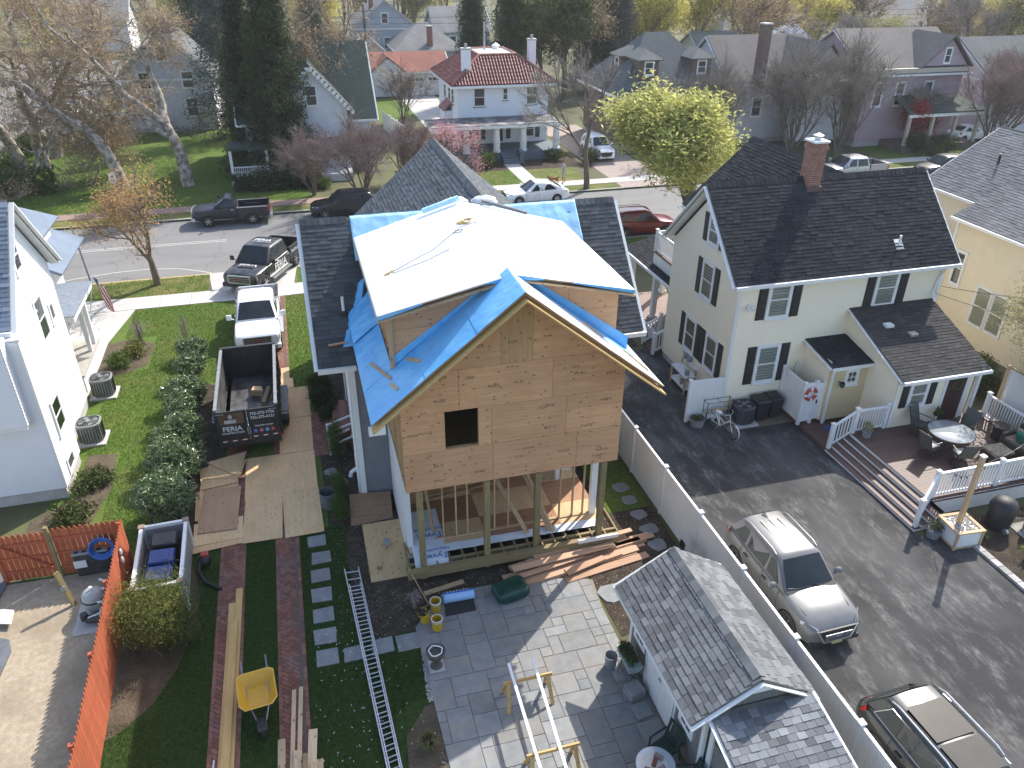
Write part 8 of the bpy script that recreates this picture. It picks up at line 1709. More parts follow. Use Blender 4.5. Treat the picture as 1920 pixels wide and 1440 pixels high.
# laminated beams on the left brick track
for i, (x0_, y0_, y1_, z, lab) in enumerate(((-3.32,9.0,17.55,.10,'bottom laminated beam on the left brick track'),(-3.14,9.0,18.1,.10,'longest laminated beam on the left brick track'),(-3.24,9.0,16.8,.145,'topmost laminated beam on the left brick track'))):
 board('laminated_beam', lab, (x0_,y0_,z-.04*(i<2)), (x0_+.12,y1_,z-.04*(i<2)), .18 if i < 2 else .2, .045, woodmat('laminated_beam_y',(.60,.40,.16),(.50,.31,.11),axis=1,rnd=.1,knots=False), grp='laminated beams on the track')
board('trim_strip', 'thin white trim strip beside the laminated beams', (-3.52,11.3,.05),(-3.45,12.6,.05),.03,.03,M_white); board('trim_strip', 'white trim end poking up beside the laminated beams', (-3.62,9.5,.05),(-3.6,10.6,.05),.09,.04,M_white)
M_stk = woodmat('pine_lumber_stack', (.66,.49,.31), (.54,.38,.22), axis=1, rnd=.2)
for i, (p, q, w_, lab) in enumerate((((-1.86,9.5,.05),(-1.62,14.1,.05),.10,'longest pine stud of the stack on the right brick track'),((-1.72,9.5,.05),(-1.45,14.15,.05),.10,'twin pine stud beside the longest one'),((-2.0,9.3,.05),(-1.95,12.75,.05),.17,'short pine board at the stack edge toward the wheelbarrow'),((-1.5,9.3,.09),(-1.22,12.8,.09),.2,'wide pine board on the stack by the lawn'),((-1.3,9.3,.05),(-1.15,12.0,.05),.22,'pine board at the stack edge toward the stepping stones'),((-1.75,9.3,.13),(-1.58,12.3,.13),.18,'upper pine board crossing the stack'),((-1.48,9.2,.13),(-1.25,11.9,.13),.15,'upper pine board leaning toward the lawn'),((-1.95,9.4,.17),(-1.5,11.3,.17),.19,'pine board lying askew on top of the stack'),((-2.3,10.75,.21),(-1.5,10.8,.21),.17,'reddish board lying across the pine stack'))): board('pine_board', lab, p, q, w_, .04, M_stk if i != 8 else M_fir, grp='pine stack on the right track')
board('round_post', 'greenish treated post offcut on the pine stack', (-1.52,10.9,.2),(-1.42,12.1,.2),.09,.09,M_treatedX)
# wheelbarrow
wbw = thing('wheelbarrow', 'yellow plastic tray wheelbarrow on the grass strip', 'wheelbarrow', (-2.42,13.75,.02), R(186)); wbw.scale = (1.12,1.12,1.12)
def tray():
 mb = MB(); top = [(-.40,-.48),(-.30,-.56),(.30,-.56),(.40,-.48),(.40,.30),(.28,.46),(-.28,.46),(-.40,.30)]; bot = [(-.24,-.34),(-.18,-.38),(.18,-.38),(.24,-.34),(.24,.12),(.17,.2),(-.17,.2),(-.24,.12)]
 n = 8; V = [(x,y,.62) for x, y in top]+[(x,y,.34) for x, y in bot]+[(x*.93,y*.93,.62) for x, y in top]+[(x*.9,y*.9,.36) for x, y in bot]
 F = [(i,(i+1)%n,n+(i+1)%n,n+i)[::-1] for i in range(n)]+[(2*n+i,2*n+(i+1)%n,3*n+(i+1)%n,3*n+i) for i in range(n)]+[(i,(i+1)%n,2*n+(i+1)%n,2*n+i) for i in range(n)]+[tuple(range(3*n,4*n)),tuple(range(2*n-1,n-1,-1))]
 return mb.add(V, F)
M_wby = pm('yellow_plastic', (.66,.36,.03), (.60,.33,.03), scale=6, rough=.45)
tray().build('tray', M_wby, wbw, smooth=35)
for s in (1,-1): MB().tube([(s*.05,.62,.2),(s*.2,.1,.3),(s*.26,-.5,.45),(s*.27,-1.0,.55)],.018,6).build('handle', M_galv, wbw); MB().tube([(s*.22,-.3,.34),(s*.24,-.42,.0)],.014,6).build('leg', M_trim, wbw)
MB().lathe([(.10,-.04),(.19,-.045),(.2,0),(.19,.045),(.10,.04)],(0,.66,.2),20,'x').build('wheel', M_rubber, wbw, smooth=50); MB().bx(-.1,.5,.33,.1,.85,.36).build('wheel_guard', M_trim, wbw)
# ladder on the lawn
la_, lb_ = gp(646,1068,.06), gp(737,1490,.06); la2, lb2 = gp(672,1064,.06), gp(762,1478,.06)
ld_ = thing('extension_ladder', 'long aluminium extension ladder lying on the lawn', 'ladder', tuple((la_+lb2)/2-Vector((0,0,.06))), world=True)
for a_, b_ in ((la_,lb_),(la2,lb2)): MB().beam(a_, b_, .03, .08).build('rail', M_alu, ld_);
for off_, a_, b_ in ((.045,la_.lerp(lb_,.1),lb_),(-.045,la2.lerp(lb2,.1),lb2)): MB().beam(a_+Vector((off_,0,.05)), b_+Vector((off_,0,.05)), .025, .07).build('fly_rail', M_alu, ld_)
L_ = (lb_-la_).length; nr_ = int(L_/.305)
for i in range(nr_):
 f = (i+.5)/nr_; p, q = la_.lerp(lb_, f), la2.lerp(lb2, f); MB().cyl(p, q, .017, n=8).build('rung', M_alu, ld_)
 if f > .12: MB().cyl(p+Vector((0,.09,.05)), q+Vector((0,.09,.05)), .015, n=8).build('rung', M_alu, ld_)
# buckets
M_wbk = pm('bucket_yellow', (.62,.42,.02), (.55,.37,.02), scale=6, rough=.4)
def bucket(label, x, y, z, tilt, M_, name='bucket', r_=.15, h_=.37, rim=None, grp=None, content=None):
 b_ = thing(name, label, 'bucket', (x,y,z), 0, grp); MB().lathe([(.0,.0),(r_*.86,.0),(r_*.9,.02),(r_,h_),(r_*1.06,h_),(r_*1.06,h_-.04),(r_*.97,h_-.04),(r_*.97,h_-.005),(r_*.95,h_),(r_*.84,.03),(0,.03)],(0,0,0),24).build('shell', M_, b_, smooth=40)
 if rim: MB().lathe([(r_*1.0,h_*.78),(r_*1.03,h_*.8),(r_*1.07,h_+.004),(r_*.93,h_+.004)],(0,0,0),24).build('rim_band', rim, b_, smooth=40)
 MB().tube([(r_*math.cos(t),-.02-.1*math.sin(t)*.6,h_*.9-.13*math.sin(t)) for t in np.linspace(0,math.pi,9)],.004,4).build('handle', M_galv, b_)
 b_.rotation_euler = tilt
 return b_
p = gp(817,1145); bucket('yellow bucket standing behind the other two', p.x, p.y, .036, (.06,0,0), M_wbk, rim=M_white); p = gp(820,1180); bucket('yellow bucket nearest the urn on the patio edge', p.x, p.y, .036, (0,.03,1), M_wbk, rim=M_white); p = gp(798,1165); b_ = bucket('yellow bucket stuffed with black and yellow straps', p.x, p.y, .036, (.1,-.15,0), M_wbk)
mb = MB()
for i in range(9): pts = [(U(-.14,.14),U(-.14,.14),U(.28,.46)) for _ in range(4)]; mb.tube(pts, .018, 5)
mb.build('strap', M_black, b_); mb = MB()
for i in range(4): pts = [(U(-.14,.14),U(-.18,.14),U(.2,.44)) for _ in range(4)]; mb.tube(pts, .016, 5)
mb.build('strap', M_wbk, b_)
p = gp(618,950); b_ = bucket('dark grey rubbish can beside the arborvitae', p.x, p.y, .012, (0,0,0), pm('grey_can',(.11,.125,.14),(.15,.165,.18),scale=6,rough=.6), 'rubbish_can', .27, .62)
# rolls, mat and tarp bundle
rp, rq = gp(832,1122,.16), gp(888,1112,.16)
ro = thing('house_wrap_roll', 'blue and white printed roll of house wrap on the patio', 'roll', tuple(rp-Vector((0,0,.16))), world=True); MB().cyl(rp, rq, .15, n=24).build('roll', pm('wrap_pale_blue',(.30,.48,.78),(.36,.55,.82),scale=4,rough=.4), ro, smooth=40)
dd_ = (rq-rp).normalized(); mb = MB(); mb.grid(lambda u, v: rp.lerp(rq,u)+(dd_.cross(Vector((0,0,1)))*-math.sin(v*1.5-.1)+Vector((0,0,1))*math.cos(v*1.5-.1))*.154, 8, 8); mb.build('printed_sleeve', pm('wrap_blue_print',(.02,.12,.46),(.05,.2,.55),scale=3,rough=.4), ro, smooth=60)
mb = MB();
for k in range(7): a_ = rp.lerp(rq,.14+k*.11); mb.beam(a_+Vector((0,.05,.152)), a_+Vector((0,.14,.09)), .03, .012)
mb.build('print_marks', M_white, ro, kind='stuff')
mp_ = [gp(832,1128),gp(886,1118),gp(893,1146),gp(836,1158)]; solo('rubber_mat', MB().prism([tuple(v+Vector((0,0,.038))) for v in mp_],(0,0,.012)), M_rubber, 'black rubber mat in front of the house wrap roll', 'mat', tuple(mp_[0]))
tp = gp(960,1122); mb = MB(); mb.grid(lambda u, v: Vector((0,0,0)), 1, 1); mb = MB()
def tarp_fn(u, v):
 a = u*2*math.pi; e = lambda c_: math.copysign(abs(c_)**.45, c_); ph_ = math.pi*(v-.5); x = .52*e(math.cos(a))*e(math.cos(ph_)); y = .36*e(math.sin(a))*e(math.cos(ph_)); z = .17+.17*e(math.sin(ph_)); P_ = Vector((x,y,z)); return P_*(1+.09*wrink(P_+Vector((3,1,2)),1,4))+Vector((0,0,.0))
mb.grid(tarp_fn, 40, 20); M_tarp = pm('green_tarp', (.006,.045,.035), (.012,.065,.05), scale=5, rough=.3, bump=.5, bscale=10)
o = solo('tarp_bundle', mb, M_tarp, 'folded dark green tarp bundle at the patio edge', 'tarp', (tp.x,tp.y+.15,.036), world=False, smooth=60, rz=.15)
# urn
up_ = gp(820,1258); ur = thing('stone_urn', 'dark stone urn planter with white rope on a square base', 'urn', (up_.x,up_.y+.1,.036)); MB().bx(-.2,-.2,0,.2,.2,.06).build('plinth', M_found, ur, bev=.01); M_iron = pm('urn_iron', (.075,.06,.05), (.12,.10,.085), scale=7, rough=.8)
MB().lathe([(.16,.06),(.13,.1),(.07,.2),(.09,.26),(.2,.42),(.25,.55),(.26,.6),(.22,.6),(.2,.54),(0,.5)],(0,0,0),24).build('bowl', M_iron, ur, smooth=45); MB().tube([(.17*math.cos(t)*(1+.08*math.sin(5*t)),.17*math.sin(t)*(1+.08*math.cos(3*t)),.6) for t in np.linspace(0,6.28,24)],.018,6).build('rope', M_white, ur)
# sawhorses with white trim boards
for k, (y, lab) in enumerate(((12.35,'wooden sawhorse under the far ends of the white boards'),(10.35,'wooden sawhorse under the near ends of the white boards'))):
 sw = thing('sawhorse', lab, 'sawhorse', (3.95,y,.036)); MB().beam((-.62,0,.72),(.62,0,.72),.04,.09).build('beam', M_lam, sw)
 for sx in (-.5,.5):
  for sy_ in (-1,1): MB().beam((sx,sy_*.03,.72),(sx+.06*(1 if sx > 0 else -1),sy_*.32,.0),.09,.04,(0,1,0)).build('leg', M_lam, sw)
  MB().beam((sx,-.2,.4),(sx,.2,.4),.02,.08).build('brace', M_pine, sw)
board('trim_board', 'white trim board on the sawhorses toward the lawn', (3.60,12.85,.83), (3.50,9.0,.83), .07, .04, M_white, 'trim board'); board('trim_board', 'white trim board on the sawhorses toward the shed', (4.22,12.85,.83), (4.02,9.0,.83), .07, .04, M_white, 'trim board')
# bin enclosure
be = thing('bin_enclosure', 'white topped wooden bin corral holding three bins', 'bin corral', (-5.05,19.0,0)); be.rotation_euler = (0,0,.03); M_ge = pm('corral_grey', (.28,.28,.27), (.33,.33,.32), scale=4, rough=.7)
ew, el, eh = .62, 1.35, 1.12
for x in (-ew,ew):
 for y in (-el,el): MB().bx(x-.07,y-.07,0,x+.07,y+.07,eh).build('post', M_white, be); MB().bx(x-.09,y-.09,eh,x+.09,y+.09,eh+.03).build('post_cap', pm('copper_cap',(.25,.18,.14),rough=.6), be)
for x in (-ew,ew): MB().bx(x-.02,-el+.07,.08,x+.02,el-.07,eh-.1).build('side_panel', M_ge, be); MB().bx(x-.05,-el+.07,eh-.1,x+.05,el-.07,eh).build('top_rail', M_white, be)
for y in (-el,el): MB().bx(-ew+.07,y-.02,.08,ew-.07,y+.02,eh-.1).build('side_panel', M_ge, be); MB().bx(-ew+.07,y-.05,eh-.1,ew-.07,y+.05,eh).build('top_rail', M_white, be)
def wbin(label, loc, mat, lid, rz=0, grp=None, s=1.0):
 b_ = thing('wheeled_bin', label, 'bin', loc, rz, grp); b_.scale = (s,s,s)
 MB().add([(-.24,-.27,.08),(.24,-.27,.08),(.24,.25,.08),(-.24,.25,.08),(-.29,-.33,.92),(.29,-.33,.92),(.29,.33,.92),(-.29,.33,.92)],[(3,2,1,0),(0,1,5,4),(1,2,6,5),(2,3,7,6),(3,0,4,7),(4,5,6,7)]).build('body', mat, b_, bev=.02)
 MB().add([(-.31,-.36,.92),(.31,-.36,.92),(.31,.36,.93),(-.31,.36,.93),(-.28,-.30,.98),(.28,-.30,.98),(.28,.32,1.01),(-.28,.32,1.01)],[(3,2,1,0),(0,1,5,4),(1,2,6,5),(2,3,7,6),(3,0,4,7),(4,5,6,7)]).build('lid', lid, b_, bev=.015)
 MB().bx(-.22,-.2,.985,.22,.18,1.0).build('lid_panel', lid, b_); MB().cyl((-.28,.42,.9),(.28,.42,.9),.018,n=8).build('handle', M_trim, b_)
 for s_ in (-1,1): MB().lathe([(0,-.03),(.1,-.03),(.1,.03),(0,.03)],(s_*.25,.28,.1),14,'x').build('wheel', M_rubber, b_)
 return b_
M_bblu = pm('bin_blue', (.012,.035,.17), (.02,.05,.22), scale=5, rough=.4); M_bblk = pm('bin_black', (.02,.021,.024), (.03,.03,.034), scale=5, rough=.45)
wbin('black wheeled bin at the street end of the corral', (-5.05,19.8,.01), M_bblk, M_bblk, math.pi/2+.03); wbin('blue wheeled bin in the middle of the corral', (-5.05,19.02,.01), M_bblu, M_bblu, math.pi/2); wbin('blue wheeled bin nearest the golden juniper', (-5.05,18.3,.01), M_bblu, M_bblu, math.pi/2)
# leaf blower
lb_p = gp(385,1062); bl = thing('backpack_blower', 'black and red backpack leaf blower lying on the lawn', 'leaf blower', (lb_p.x,lb_p.y,.01), world=True); c_ = lb_p
MB().ball((c_.x,c_.y+.1,.17),(.2,.22,.17),14,9,.05).build('engine', M_black, bl, smooth=50); MB().bx(c_.x-.1,c_.y+.05,.28,c_.x+.14,c_.y+.28,.38).build('tank', pm('blower_red',(.4,.03,.02),rough=.4), bl, bev=.04)
t0, t1, t2 = gp(372,1070,.12), gp(385,1092,.08), gp(415,1104,.07); MB().tube([c_+Vector((-.1,.05,.2)),t0,t1,t2],[.06,.055,.05,.045],12).build('tube', M_rubber, bl, smooth=50)
# pool equipment
M_blk2 = pm('heater_black', (.03,.03,.033), (.05,.05,.054), scale=6, rough=.5); M_gtop = pm('heater_grey', (.22,.235,.245), (.28,.29,.30), scale=6, rough=.5)
hx = gp(182,1075); ph_ = thing('pool_heater', 'black pool heater with grey slotted top beside the red fence', 'pool heater', (hx.x,hx.y+.35,.012)); MB().bx(-.48,-.4,0,.48,.4,.78).build('case', M_blk2, ph_, bev=.05); MB().bx(-.5,-.42,.78,.5,.42,.86).build('top', M_gtop, ph_, bev=.04); MB().bx(-.1,-.2,.86,.35,.2,.93).build('hatch', M_gtop, ph_, bev=.02)
for k in range(4): MB().bx(-.42+k*.2,-.38,.861,-.3+k*.2,-.28,.867).build('slot', M_black, ph_)
MB().bx(-.49,-.43,.35,-.15,-.405,.6).build('label_plate', M_white, ph_)
fx = gp(182,1158); pf2 = thing('pool_filter', 'round grey pool filter tank with pump and pipes', 'pool filter', (fx.x,fx.y+.25,.012)); M_tank = pm('tank_beige', (.36,.36,.35), (.42,.42,.41), scale=4, rough=.45)
MB().lathe([(0,.05),(.27,.07),(.3,.16),(.3,.5),(.31,.52),(.31,.56),(.28,.68),(.2,.76),(.08,.8),(0,.8)],(0,0,0),28).build('tank', M_tank, pf2, smooth=40); MB().lathe([(.305,.515),(.325,.52),(.325,.56),(.305,.565)],(0,0,0),28).build('clamp_band', M_black, pf2); MB().cyl((0,0,.8),(0,0,.9),.05,n=10).build('gauge', M_white, pf2)
for pts in ([(.1,-.25,.55),(.35,-.3,.55),(.4,-.1,.55),(.4,.35,.6)],[(.25,0,.75),(.45,.1,.75),(.5,.3,.6),(.1,.5,.7)],[(.2,-.3,.35),(.2,-.5,.35),(-.1,-.55,.3)]): MB().tube(pts,.035,10).build('pipe', M_white, pf2, smooth=40)
MB().cyl((-.15,-.5,.22),(.3,-.55,.22),.12,n=16).build('pump', M_blk2, pf2, smooth=40); MB().cyl((-.2,-.5,.22),(-.2,-.5,.42),.1,n=16).build('strainer', M_blk2, pf2, smooth=40); MB().bx(-.5,-.85,0,.55,.35,.05).build('slab', M_conc, pf2)
hc = gp(215,1040); mb = MB(); mb.tube([((.34-.006*(t%36 if False else t/8))*math.cos(t*.45),.06+.10*(t/90),(.34-.04*(t/30))*math.sin(t*.45)) for t in range(100)],.03,7); o = solo('pool_hose', mb, pm('hose_blue',(.02,.10,.36),(.03,.14,.44),scale=8,rough=.35), 'coiled blue pool hose hanging on the red fence', 'hose', (-6.75,19.72,1.0), world=False, smooth=50); o.rotation_euler = (-.3,0,0)
pb_ = gp(140,1135); board('fence_post_stub', 'grey leaning post stub on the sandy yard', (pb_.x,pb_.y,0), (pb_.x-.22,pb_.y+.15,1.15), .14, .07, M_treated, 'post'); solo('outlet_box', MB().bx(pb_.x-.2,pb_.y+.0,.55,pb_.x-.08,pb_.y+.06,.72), M_galv, 'small grey outlet box on the leaning post stub', 'box', (pb_.x-.14,pb_.y,.55))
s0 = gp(8,1166); solo('white_board', MB().prism([tuple(gp(-30,1148)+Vector((0,0,.14))),tuple(gp(30,1152)+Vector((0,0,.14))),tuple(gp(24,1178)+Vector((0,0,.14))),tuple(gp(-30,1176)+Vector((0,0,.14)))],(0,0,.03)), M_white, 'white board on the sandy ground by the coping slabs', 'board', tuple(s0))
solo('board_support', MB().bx(s0.x-.4,s0.y-.1,.012,s0.x+.1,s0.y+.1,.138), M_conc, 'concrete block under the white board', 'block', tuple(s0))
for pts_, lab in (([(-40,1192),(18,1202),(22,1222),(-8,1290),(-40,1300)],'dark coping slab nearest the white board'),([(-40,1040),(24,1072),(12,1100),(-14,1150),(-40,1150)],'dark coping slab against the white house corner')): solo('coping_slab', MB().prism([tuple(gp(a,b)+Vector((0,0,.012))) for a, b in pts_],(0,0,.05)), pm('coping_dark',(.10,.11,.125),(.14,.15,.165),scale=5,rough=.8), lab, 'slab', tuple(gp(*pts_[1])))
solo('fence_plaque', MB().ball((-6.0,18.9,1.45),(.05,.09,.12),10,7).ball((-5.97,18.75,1.28),(.05,.08,.12),10,7), M_conc, 'pale ornament pinned on the red fence by the bins', 'ornament', (-6.0,18.9,1.3))
# air conditioners
def ac(label, x, y, s=1.0, pad=True, mat=None, sq=False):
 a_ = thing('air_conditioner', label, 'air conditioner', (x,y,.0)); a_.scale = (s,s,s); M_c = mat or pm('ac_grey', (.17,.18,.17), (.22,.23,.22), scale=5, rough=.5); n = 36; mb = MB()
 if pad: MB().bx(-.5,-.5,0,.5,.5,.08).build('pad', M_conc, a_, bev=.01)
 rr = lambda t: .40/max(abs(math.cos(t))**3.2+abs(math.sin(t))**3.2, 1e-6)**(1/3.2)
 V = [(rr(t)*k*math.cos(t), rr(t)*k*math.sin(t), z) for k, z in ((1,.1),(1,.74),(1.05,.76),(1.05,.82),(.9,.84)) for t in np.linspace(0,2*math.pi,n+1)[:-1]]
 mb.add(V, [(i*n+k,i*n+(k+1)%n,(i+1)*n+(k+1)%n,(i+1)*n+k) for i in range(4) for k in range(n)]); mb.build('case', M_c, a_, smooth=35)
 sl_ = MB()
 for t in np.linspace(0,2*math.pi,29)[:-1]: r_ = rr(t)+.006; sl_.beam((r_*math.cos(t),r_*math.sin(t),.12),(r_*math.cos(t),r_*math.sin(t),.73),.012,.03)
 sl_.build('louvres', M_black, a_, kind='stuff'); MB().lathe([(.37,.83),(0,.80)],(0,0,0),28).build('fan_well', M_black, a_)
 f_ = MB()
 for k in range(4): a = k*math.pi/2+.4; f_.add([(.06*math.cos(a),.06*math.sin(a),.82),(.33*math.cos(a-.22),.33*math.sin(a-.22),.825),(.33*math.cos(a+.3),.33*math.sin(a+.3),.84)],[(0,1,2)])
 f_.build('fan_blade', M_galv, a_); g_ = MB()
 for r_ in (.1,.17,.24,.31): g_.lathe([(r_-.006,.85),(r_,.856),(r_+.006,.85)],(0,0,0),24)
 for k in range(4): a = k*math.pi/4; g_.beam((.37*math.cos(a),.37*math.sin(a),.85),(-.37*math.cos(a),-.37*math.sin(a),.85),.012,.008)
 g_.build('fan_grille', M_c, a_, kind='stuff'); MB().cyl((0,0,.80),(0,0,.86),.08,n=14).build('motor_cap', M_galv, a_)
 return a_
p = gp(197,742); ac('air conditioner nearest the white house porch', p.x, p.y+.1, 1.02); p = gp(175,828); ac('air conditioner beside the white house bay', p.x, p.y+.1, 1.02)
ac('dark air conditioner by the yellow house wall on blocks', 15.75, 22.55, .98, True, pm('ac_dark',(.055,.065,.075),(.08,.09,.1),scale=5,rough=.5))
wbin('black wheeled bin next to the yellow house air conditioner', (16.5,22.6,.01), M_bblk, M_bblk, 0, s=.95); wbin('black wheeled bin beside the shower stall', (17.12,22.65,.01), M_bblk, M_bblk, 0, s=.95)
sheet('brown_service_pad', rect(14.9,22.0,17.7,23.1), .02, pm('service_pad_boards',(.16,.12,.08),(.22,.17,.12),scale=4,rough=.9))
# bicycle
bk = thing('bicycle', 'white cruiser bicycle parked by the vinyl screen', 'bicycle', (14.55,22.0,.012), R(-72)); M_bw = pm('bike_white', (.72,.72,.70), rough=.3)
for x in (-.52,.52):
 w_ = MB().lathe([(.31,-.02),(.335,0),(.31,.02),(.30,0),(.31,-.02)],(x,0,.335),28,'y').build('wheel', M_rubber, bk, smooth=50); s_ = MB()
 for k in range(12): a = k*math.pi/6; s_.tube([(x,0,.335),(x+.3*math.cos(a),0,.335+.3*math.sin(a))],.003,3)
 s_.build('spokes', M_alu, w_, kind='stuff')
fm_ = MB()
for pts in ([(-.52,0,.335),(-.1,0,.3),(.36,0,.72)],[(-.1,0,.3),(-.2,0,.78)],[(-.2,0,.66),(.1,0,.52),(.36,0,.74)],[(-.52,0,.335),(-.18,0,.68)],[(.36,0,.74),(.4,0,.6),(.52,0,.335)],[(.36,0,.7),(.33,0,.98)]): fm_.tube(pts,.017,7)
fm_.build('frame', M_bw, bk, smooth=50); MB().tube([(.12,.3,1.0),(.28,.2,1.02),(.34,0,.99),(.28,-.2,1.02),(.12,-.3,1.0)],.012,6).build('handlebar', M_alu, bk); MB().ball((-.22,0,.84),(.15,.1,.05),12,7).build('saddle', M_white, bk, smooth=50)
for x in (-.52,.52): MB().lathe([(.35,-.03),(.36,0),(.35,.03)],(x,0,.335),16,'y',a0=.3,a1=2.6).build('mudguard', M_bw, bk, smooth=50)
MB().tube([(-.1,.05,.3),(-.25,.12,.02)],.01,5).build('kickstand', M_galv, bk); MB().lathe([(.0,-.01),(.09,-.01),(.09,.01),(0,.01)],(-.1,.03,.3),14,'y').build('chainring', M_galv, bk)
rkk = thing('metal_rack', 'black wire plant rack behind the bicycle', 'rack', (14.75,22.75,.012));
for x in (-.55,.55):
 for y in (-.15,.15): MB().cyl((x,y,0),(x,y,1.05),.014,n=6).build('leg', M_black, rkk)
for z in (.55,1.0): MB().beam((-.55,-.15,z),(.55,-.15,z),.015,.015).beam((-.55,.15,z),(.55,.15,z),.015,.015).beam((-.55,-.15,z),(-.55,.15,z),.015,.015).beam((.55,-.15,z),(.55,.15,z),.015,.015).beam((0,-.15,z),(0,.15,z),.015,.015).build('shelf', M_black, rkk)
MB().beam((-.3,0,.6),(.3,0,.6),.08,.06).build('wood_box', M_pine, rkk)
def pot(label, x, y, z, r_, h_, mat, leaf, n=260, name='potted_plant', lh=.3):
 b_ = thing(name, label, 'planter', (x,y,z)); MB().lathe([(0,0),(r_*.85,0),(r_,h_),(r_*1.06,h_),(r_*1.06,h_-.03),(r_*.92,h_-.03),(0,h_-.05)],(0,0,0),22).build('tub', mat, b_, smooth=40); leaves([Vector((U(-r_,r_)*.7,U(-r_,r_)*.7,h_+U(-.02,lh))) for _ in range(40)], n, .03, .06, leaf, 'foliage', parent=b_, seed=int(abs(x*y*10)), asp=.4)
 return b_
M_tub = pm('tub_grey', (.20,.22,.235), (.26,.28,.295), scale=5, rough=.55)
p = gp(1308,800); pot('galvanised tub planter at the foot of the vinyl screen', p.x, p.y+.1, .012, .30, .32, M_tub, L_dk2, 300, lh=.12); pot('grey pot on the deck beside the stair post', 19.05, 19.55, .66, .17, .28, M_tub, L_pale); p = gp(1750,1010); pot('grey pot at the foot of the deck stairs', 18.15, 14.85, .012, .22, .28, M_tub, L_dk2); pot('terracotta pot on the deck behind the rail', 22.3, 16.15, .66, .16, .2, pm('terracotta',(.36,.15,.08),rough=.8), L_gr)
psd = thing('plant_stand', 'small iron plant stand with greenery beside the red door', 'plant stand', (22.05,19.5,.66))
for k in range(3): a = k*2.1; MB().tube([(.16*math.cos(a),.16*math.sin(a),0),(.1*math.cos(a+1),.1*math.sin(a+1),.25),(.16*math.cos(a),.16*math.sin(a),.5)],.012,5).build('leg', M_black, psd)
MB().lathe([(0,.5),(.2,.5),(.2,.52),(0,.52)],(0,0,0),16).build('top', M_black, psd); leaves([Vector((U(-.12,.12),U(-.12,.12),.55+U(0,.2))) for _ in range(30)], 260, .03, .06, L_gr, 'foliage', parent=psd)
# deck table and chairs
DZt = .66; tc = Vector((21.35,18.15,DZt)); M_bronze = pm('bronze_metal', (.03,.027,.025), (.045,.04,.037), scale=8, rough=.45); M_sling = pm('sling_fabric', (.085,.085,.075), (.11,.11,.10), scale=30, rough=.8); M_cush = pm('cushion_cream', (.55,.52,.44), (.6,.57,.49), scale=6, rough=.9)
tb = thing('patio_table', 'round glass-topped patio table on the brown deck', 'table', tuple(tc)); MB().lathe([(0,.70),(.76,.70),(.78,.715),(.76,.73),(0,.73)],(0,0,0),40).build('glass_top', pm('table_glass',(.30,.32,.33),(.36,.38,.39),scale=2,rough=.05,spec=.9), tb, smooth=40); MB().lathe([(.75,.69),(.79,.70),(.79,.725),(.765,.735)],(0,0,0),40).build('rim', M_bronze, tb, smooth=40)
for k in range(4): a = k*math.pi/2+.5; MB().tube([(.4*math.cos(a),.4*math.sin(a),0),(.12*math.cos(a),.12*math.sin(a),.3),(.45*math.cos(a),.45*math.sin(a),.69)],.02,6).build('leg', M_bronze, tb)
def chair(label, x, y, rz, cush=True):
 c_ = thing('patio_chair', label, 'chair', (x,y,DZt), rz)   # faces +x
 MB().prism([(.25,-.24,.42),(.25,.24,.42),(-.22,.24,.38),(-.22,-.24,.38)],(0,0,.03)).build('seat', M_sling, c_); MB().prism([(-.2,-.24,.4),(-.2,.24,.4),(-.42,.24,1.02),(-.42,-.24,1.02)],(.03,0,.01)).build('backrest', M_sling, c_)
 for k in range(1,6): z = .4+k*.1; x_ = -.2-.22*(z-.4)/.62; MB().bx(x_+.03,-.24,z,x_+.04,.24,z+.008).build('back_seam', M_bronze, c_)
 for s in (1,-1): MB().tube([(-.43,s*.26,1.04),(-.2,s*.27,.4),(.27,s*.27,.43),(.3,s*.27,.6),(.2,s*.28,.66),(-.28,s*.27,.64)],.016,6).build('arm_frame', M_bronze, c_)
 MB().tube([(.3*math.cos(t),.3*math.sin(t),.02) for t in np.linspace(0,6.28,20)],.016,6).build('swivel_ring', M_bronze, c_)
 for k in range(4): a = k*math.pi/2+.6; MB().tube([(.3*math.cos(a),.3*math.sin(a),.02),(.05*math.cos(a),.05*math.sin(a),.22),(0,0,.4)],.014,5).build('leg', M_bronze, c_)
 if cush: MB().bx(-.2,-.22,.45,.24,.22,.53).build('cushion', M_cush, c_, bev=.03)
 return c_
chair('patio chair with cream cushion between the table and the steps', 20.35, 17.95, R(8)); chair('patio chair with its back to the deck railing stairs', 21.05, 17.2, R(75)); chair('patio chair between the table and the yellow wall', 21.05, 19.25, R(-72), False); chair('patio chair tipped toward the table by the deck rail', 22.45, 18.6, R(200), False)
# wicker lounge
M_wick = pm('wicker_brown', (.05,.036,.028), (.09,.066,.05), scale=50, rough=.8, bump=.6, bscale=90); M_ccov = pm('brown_cushion', (.17,.135,.105), (.22,.175,.14), scale=5, rough=.95); M_floral = pm('floral_cushion', (.15,.13,.09), (.34,.30,.22), scale=22, rough=.95, lo=.42, hi=.6); M_grn = pm('green_pillow', (.01,.12,.085), (.02,.16,.11), scale=6, rough=.8)
so_ = thing('wicker_sofa', 'brown wicker lounge sofa on the deck corner', 'sofa', (23.75,17.0,DZt), R(185)); MB().bx(-.45,-.8,0,.45,.8,.34).build('base', M_wick, so_, bev=.05); MB().bx(-.42,-.72,.34,.4,.72,.48).build('seat_cushion', M_ccov, so_, bev=.05); MB().bx(-.5,-.8,.0,-.32,.8,.85).build('backrest', M_wick, so_, bev=.07)
for s in (1,-1): MB().bx(-.45,min(s*.72,s*.88),0,.42,max(s*.72,s*.88),.6).build('armrest', M_wick, so_, bev=.06)
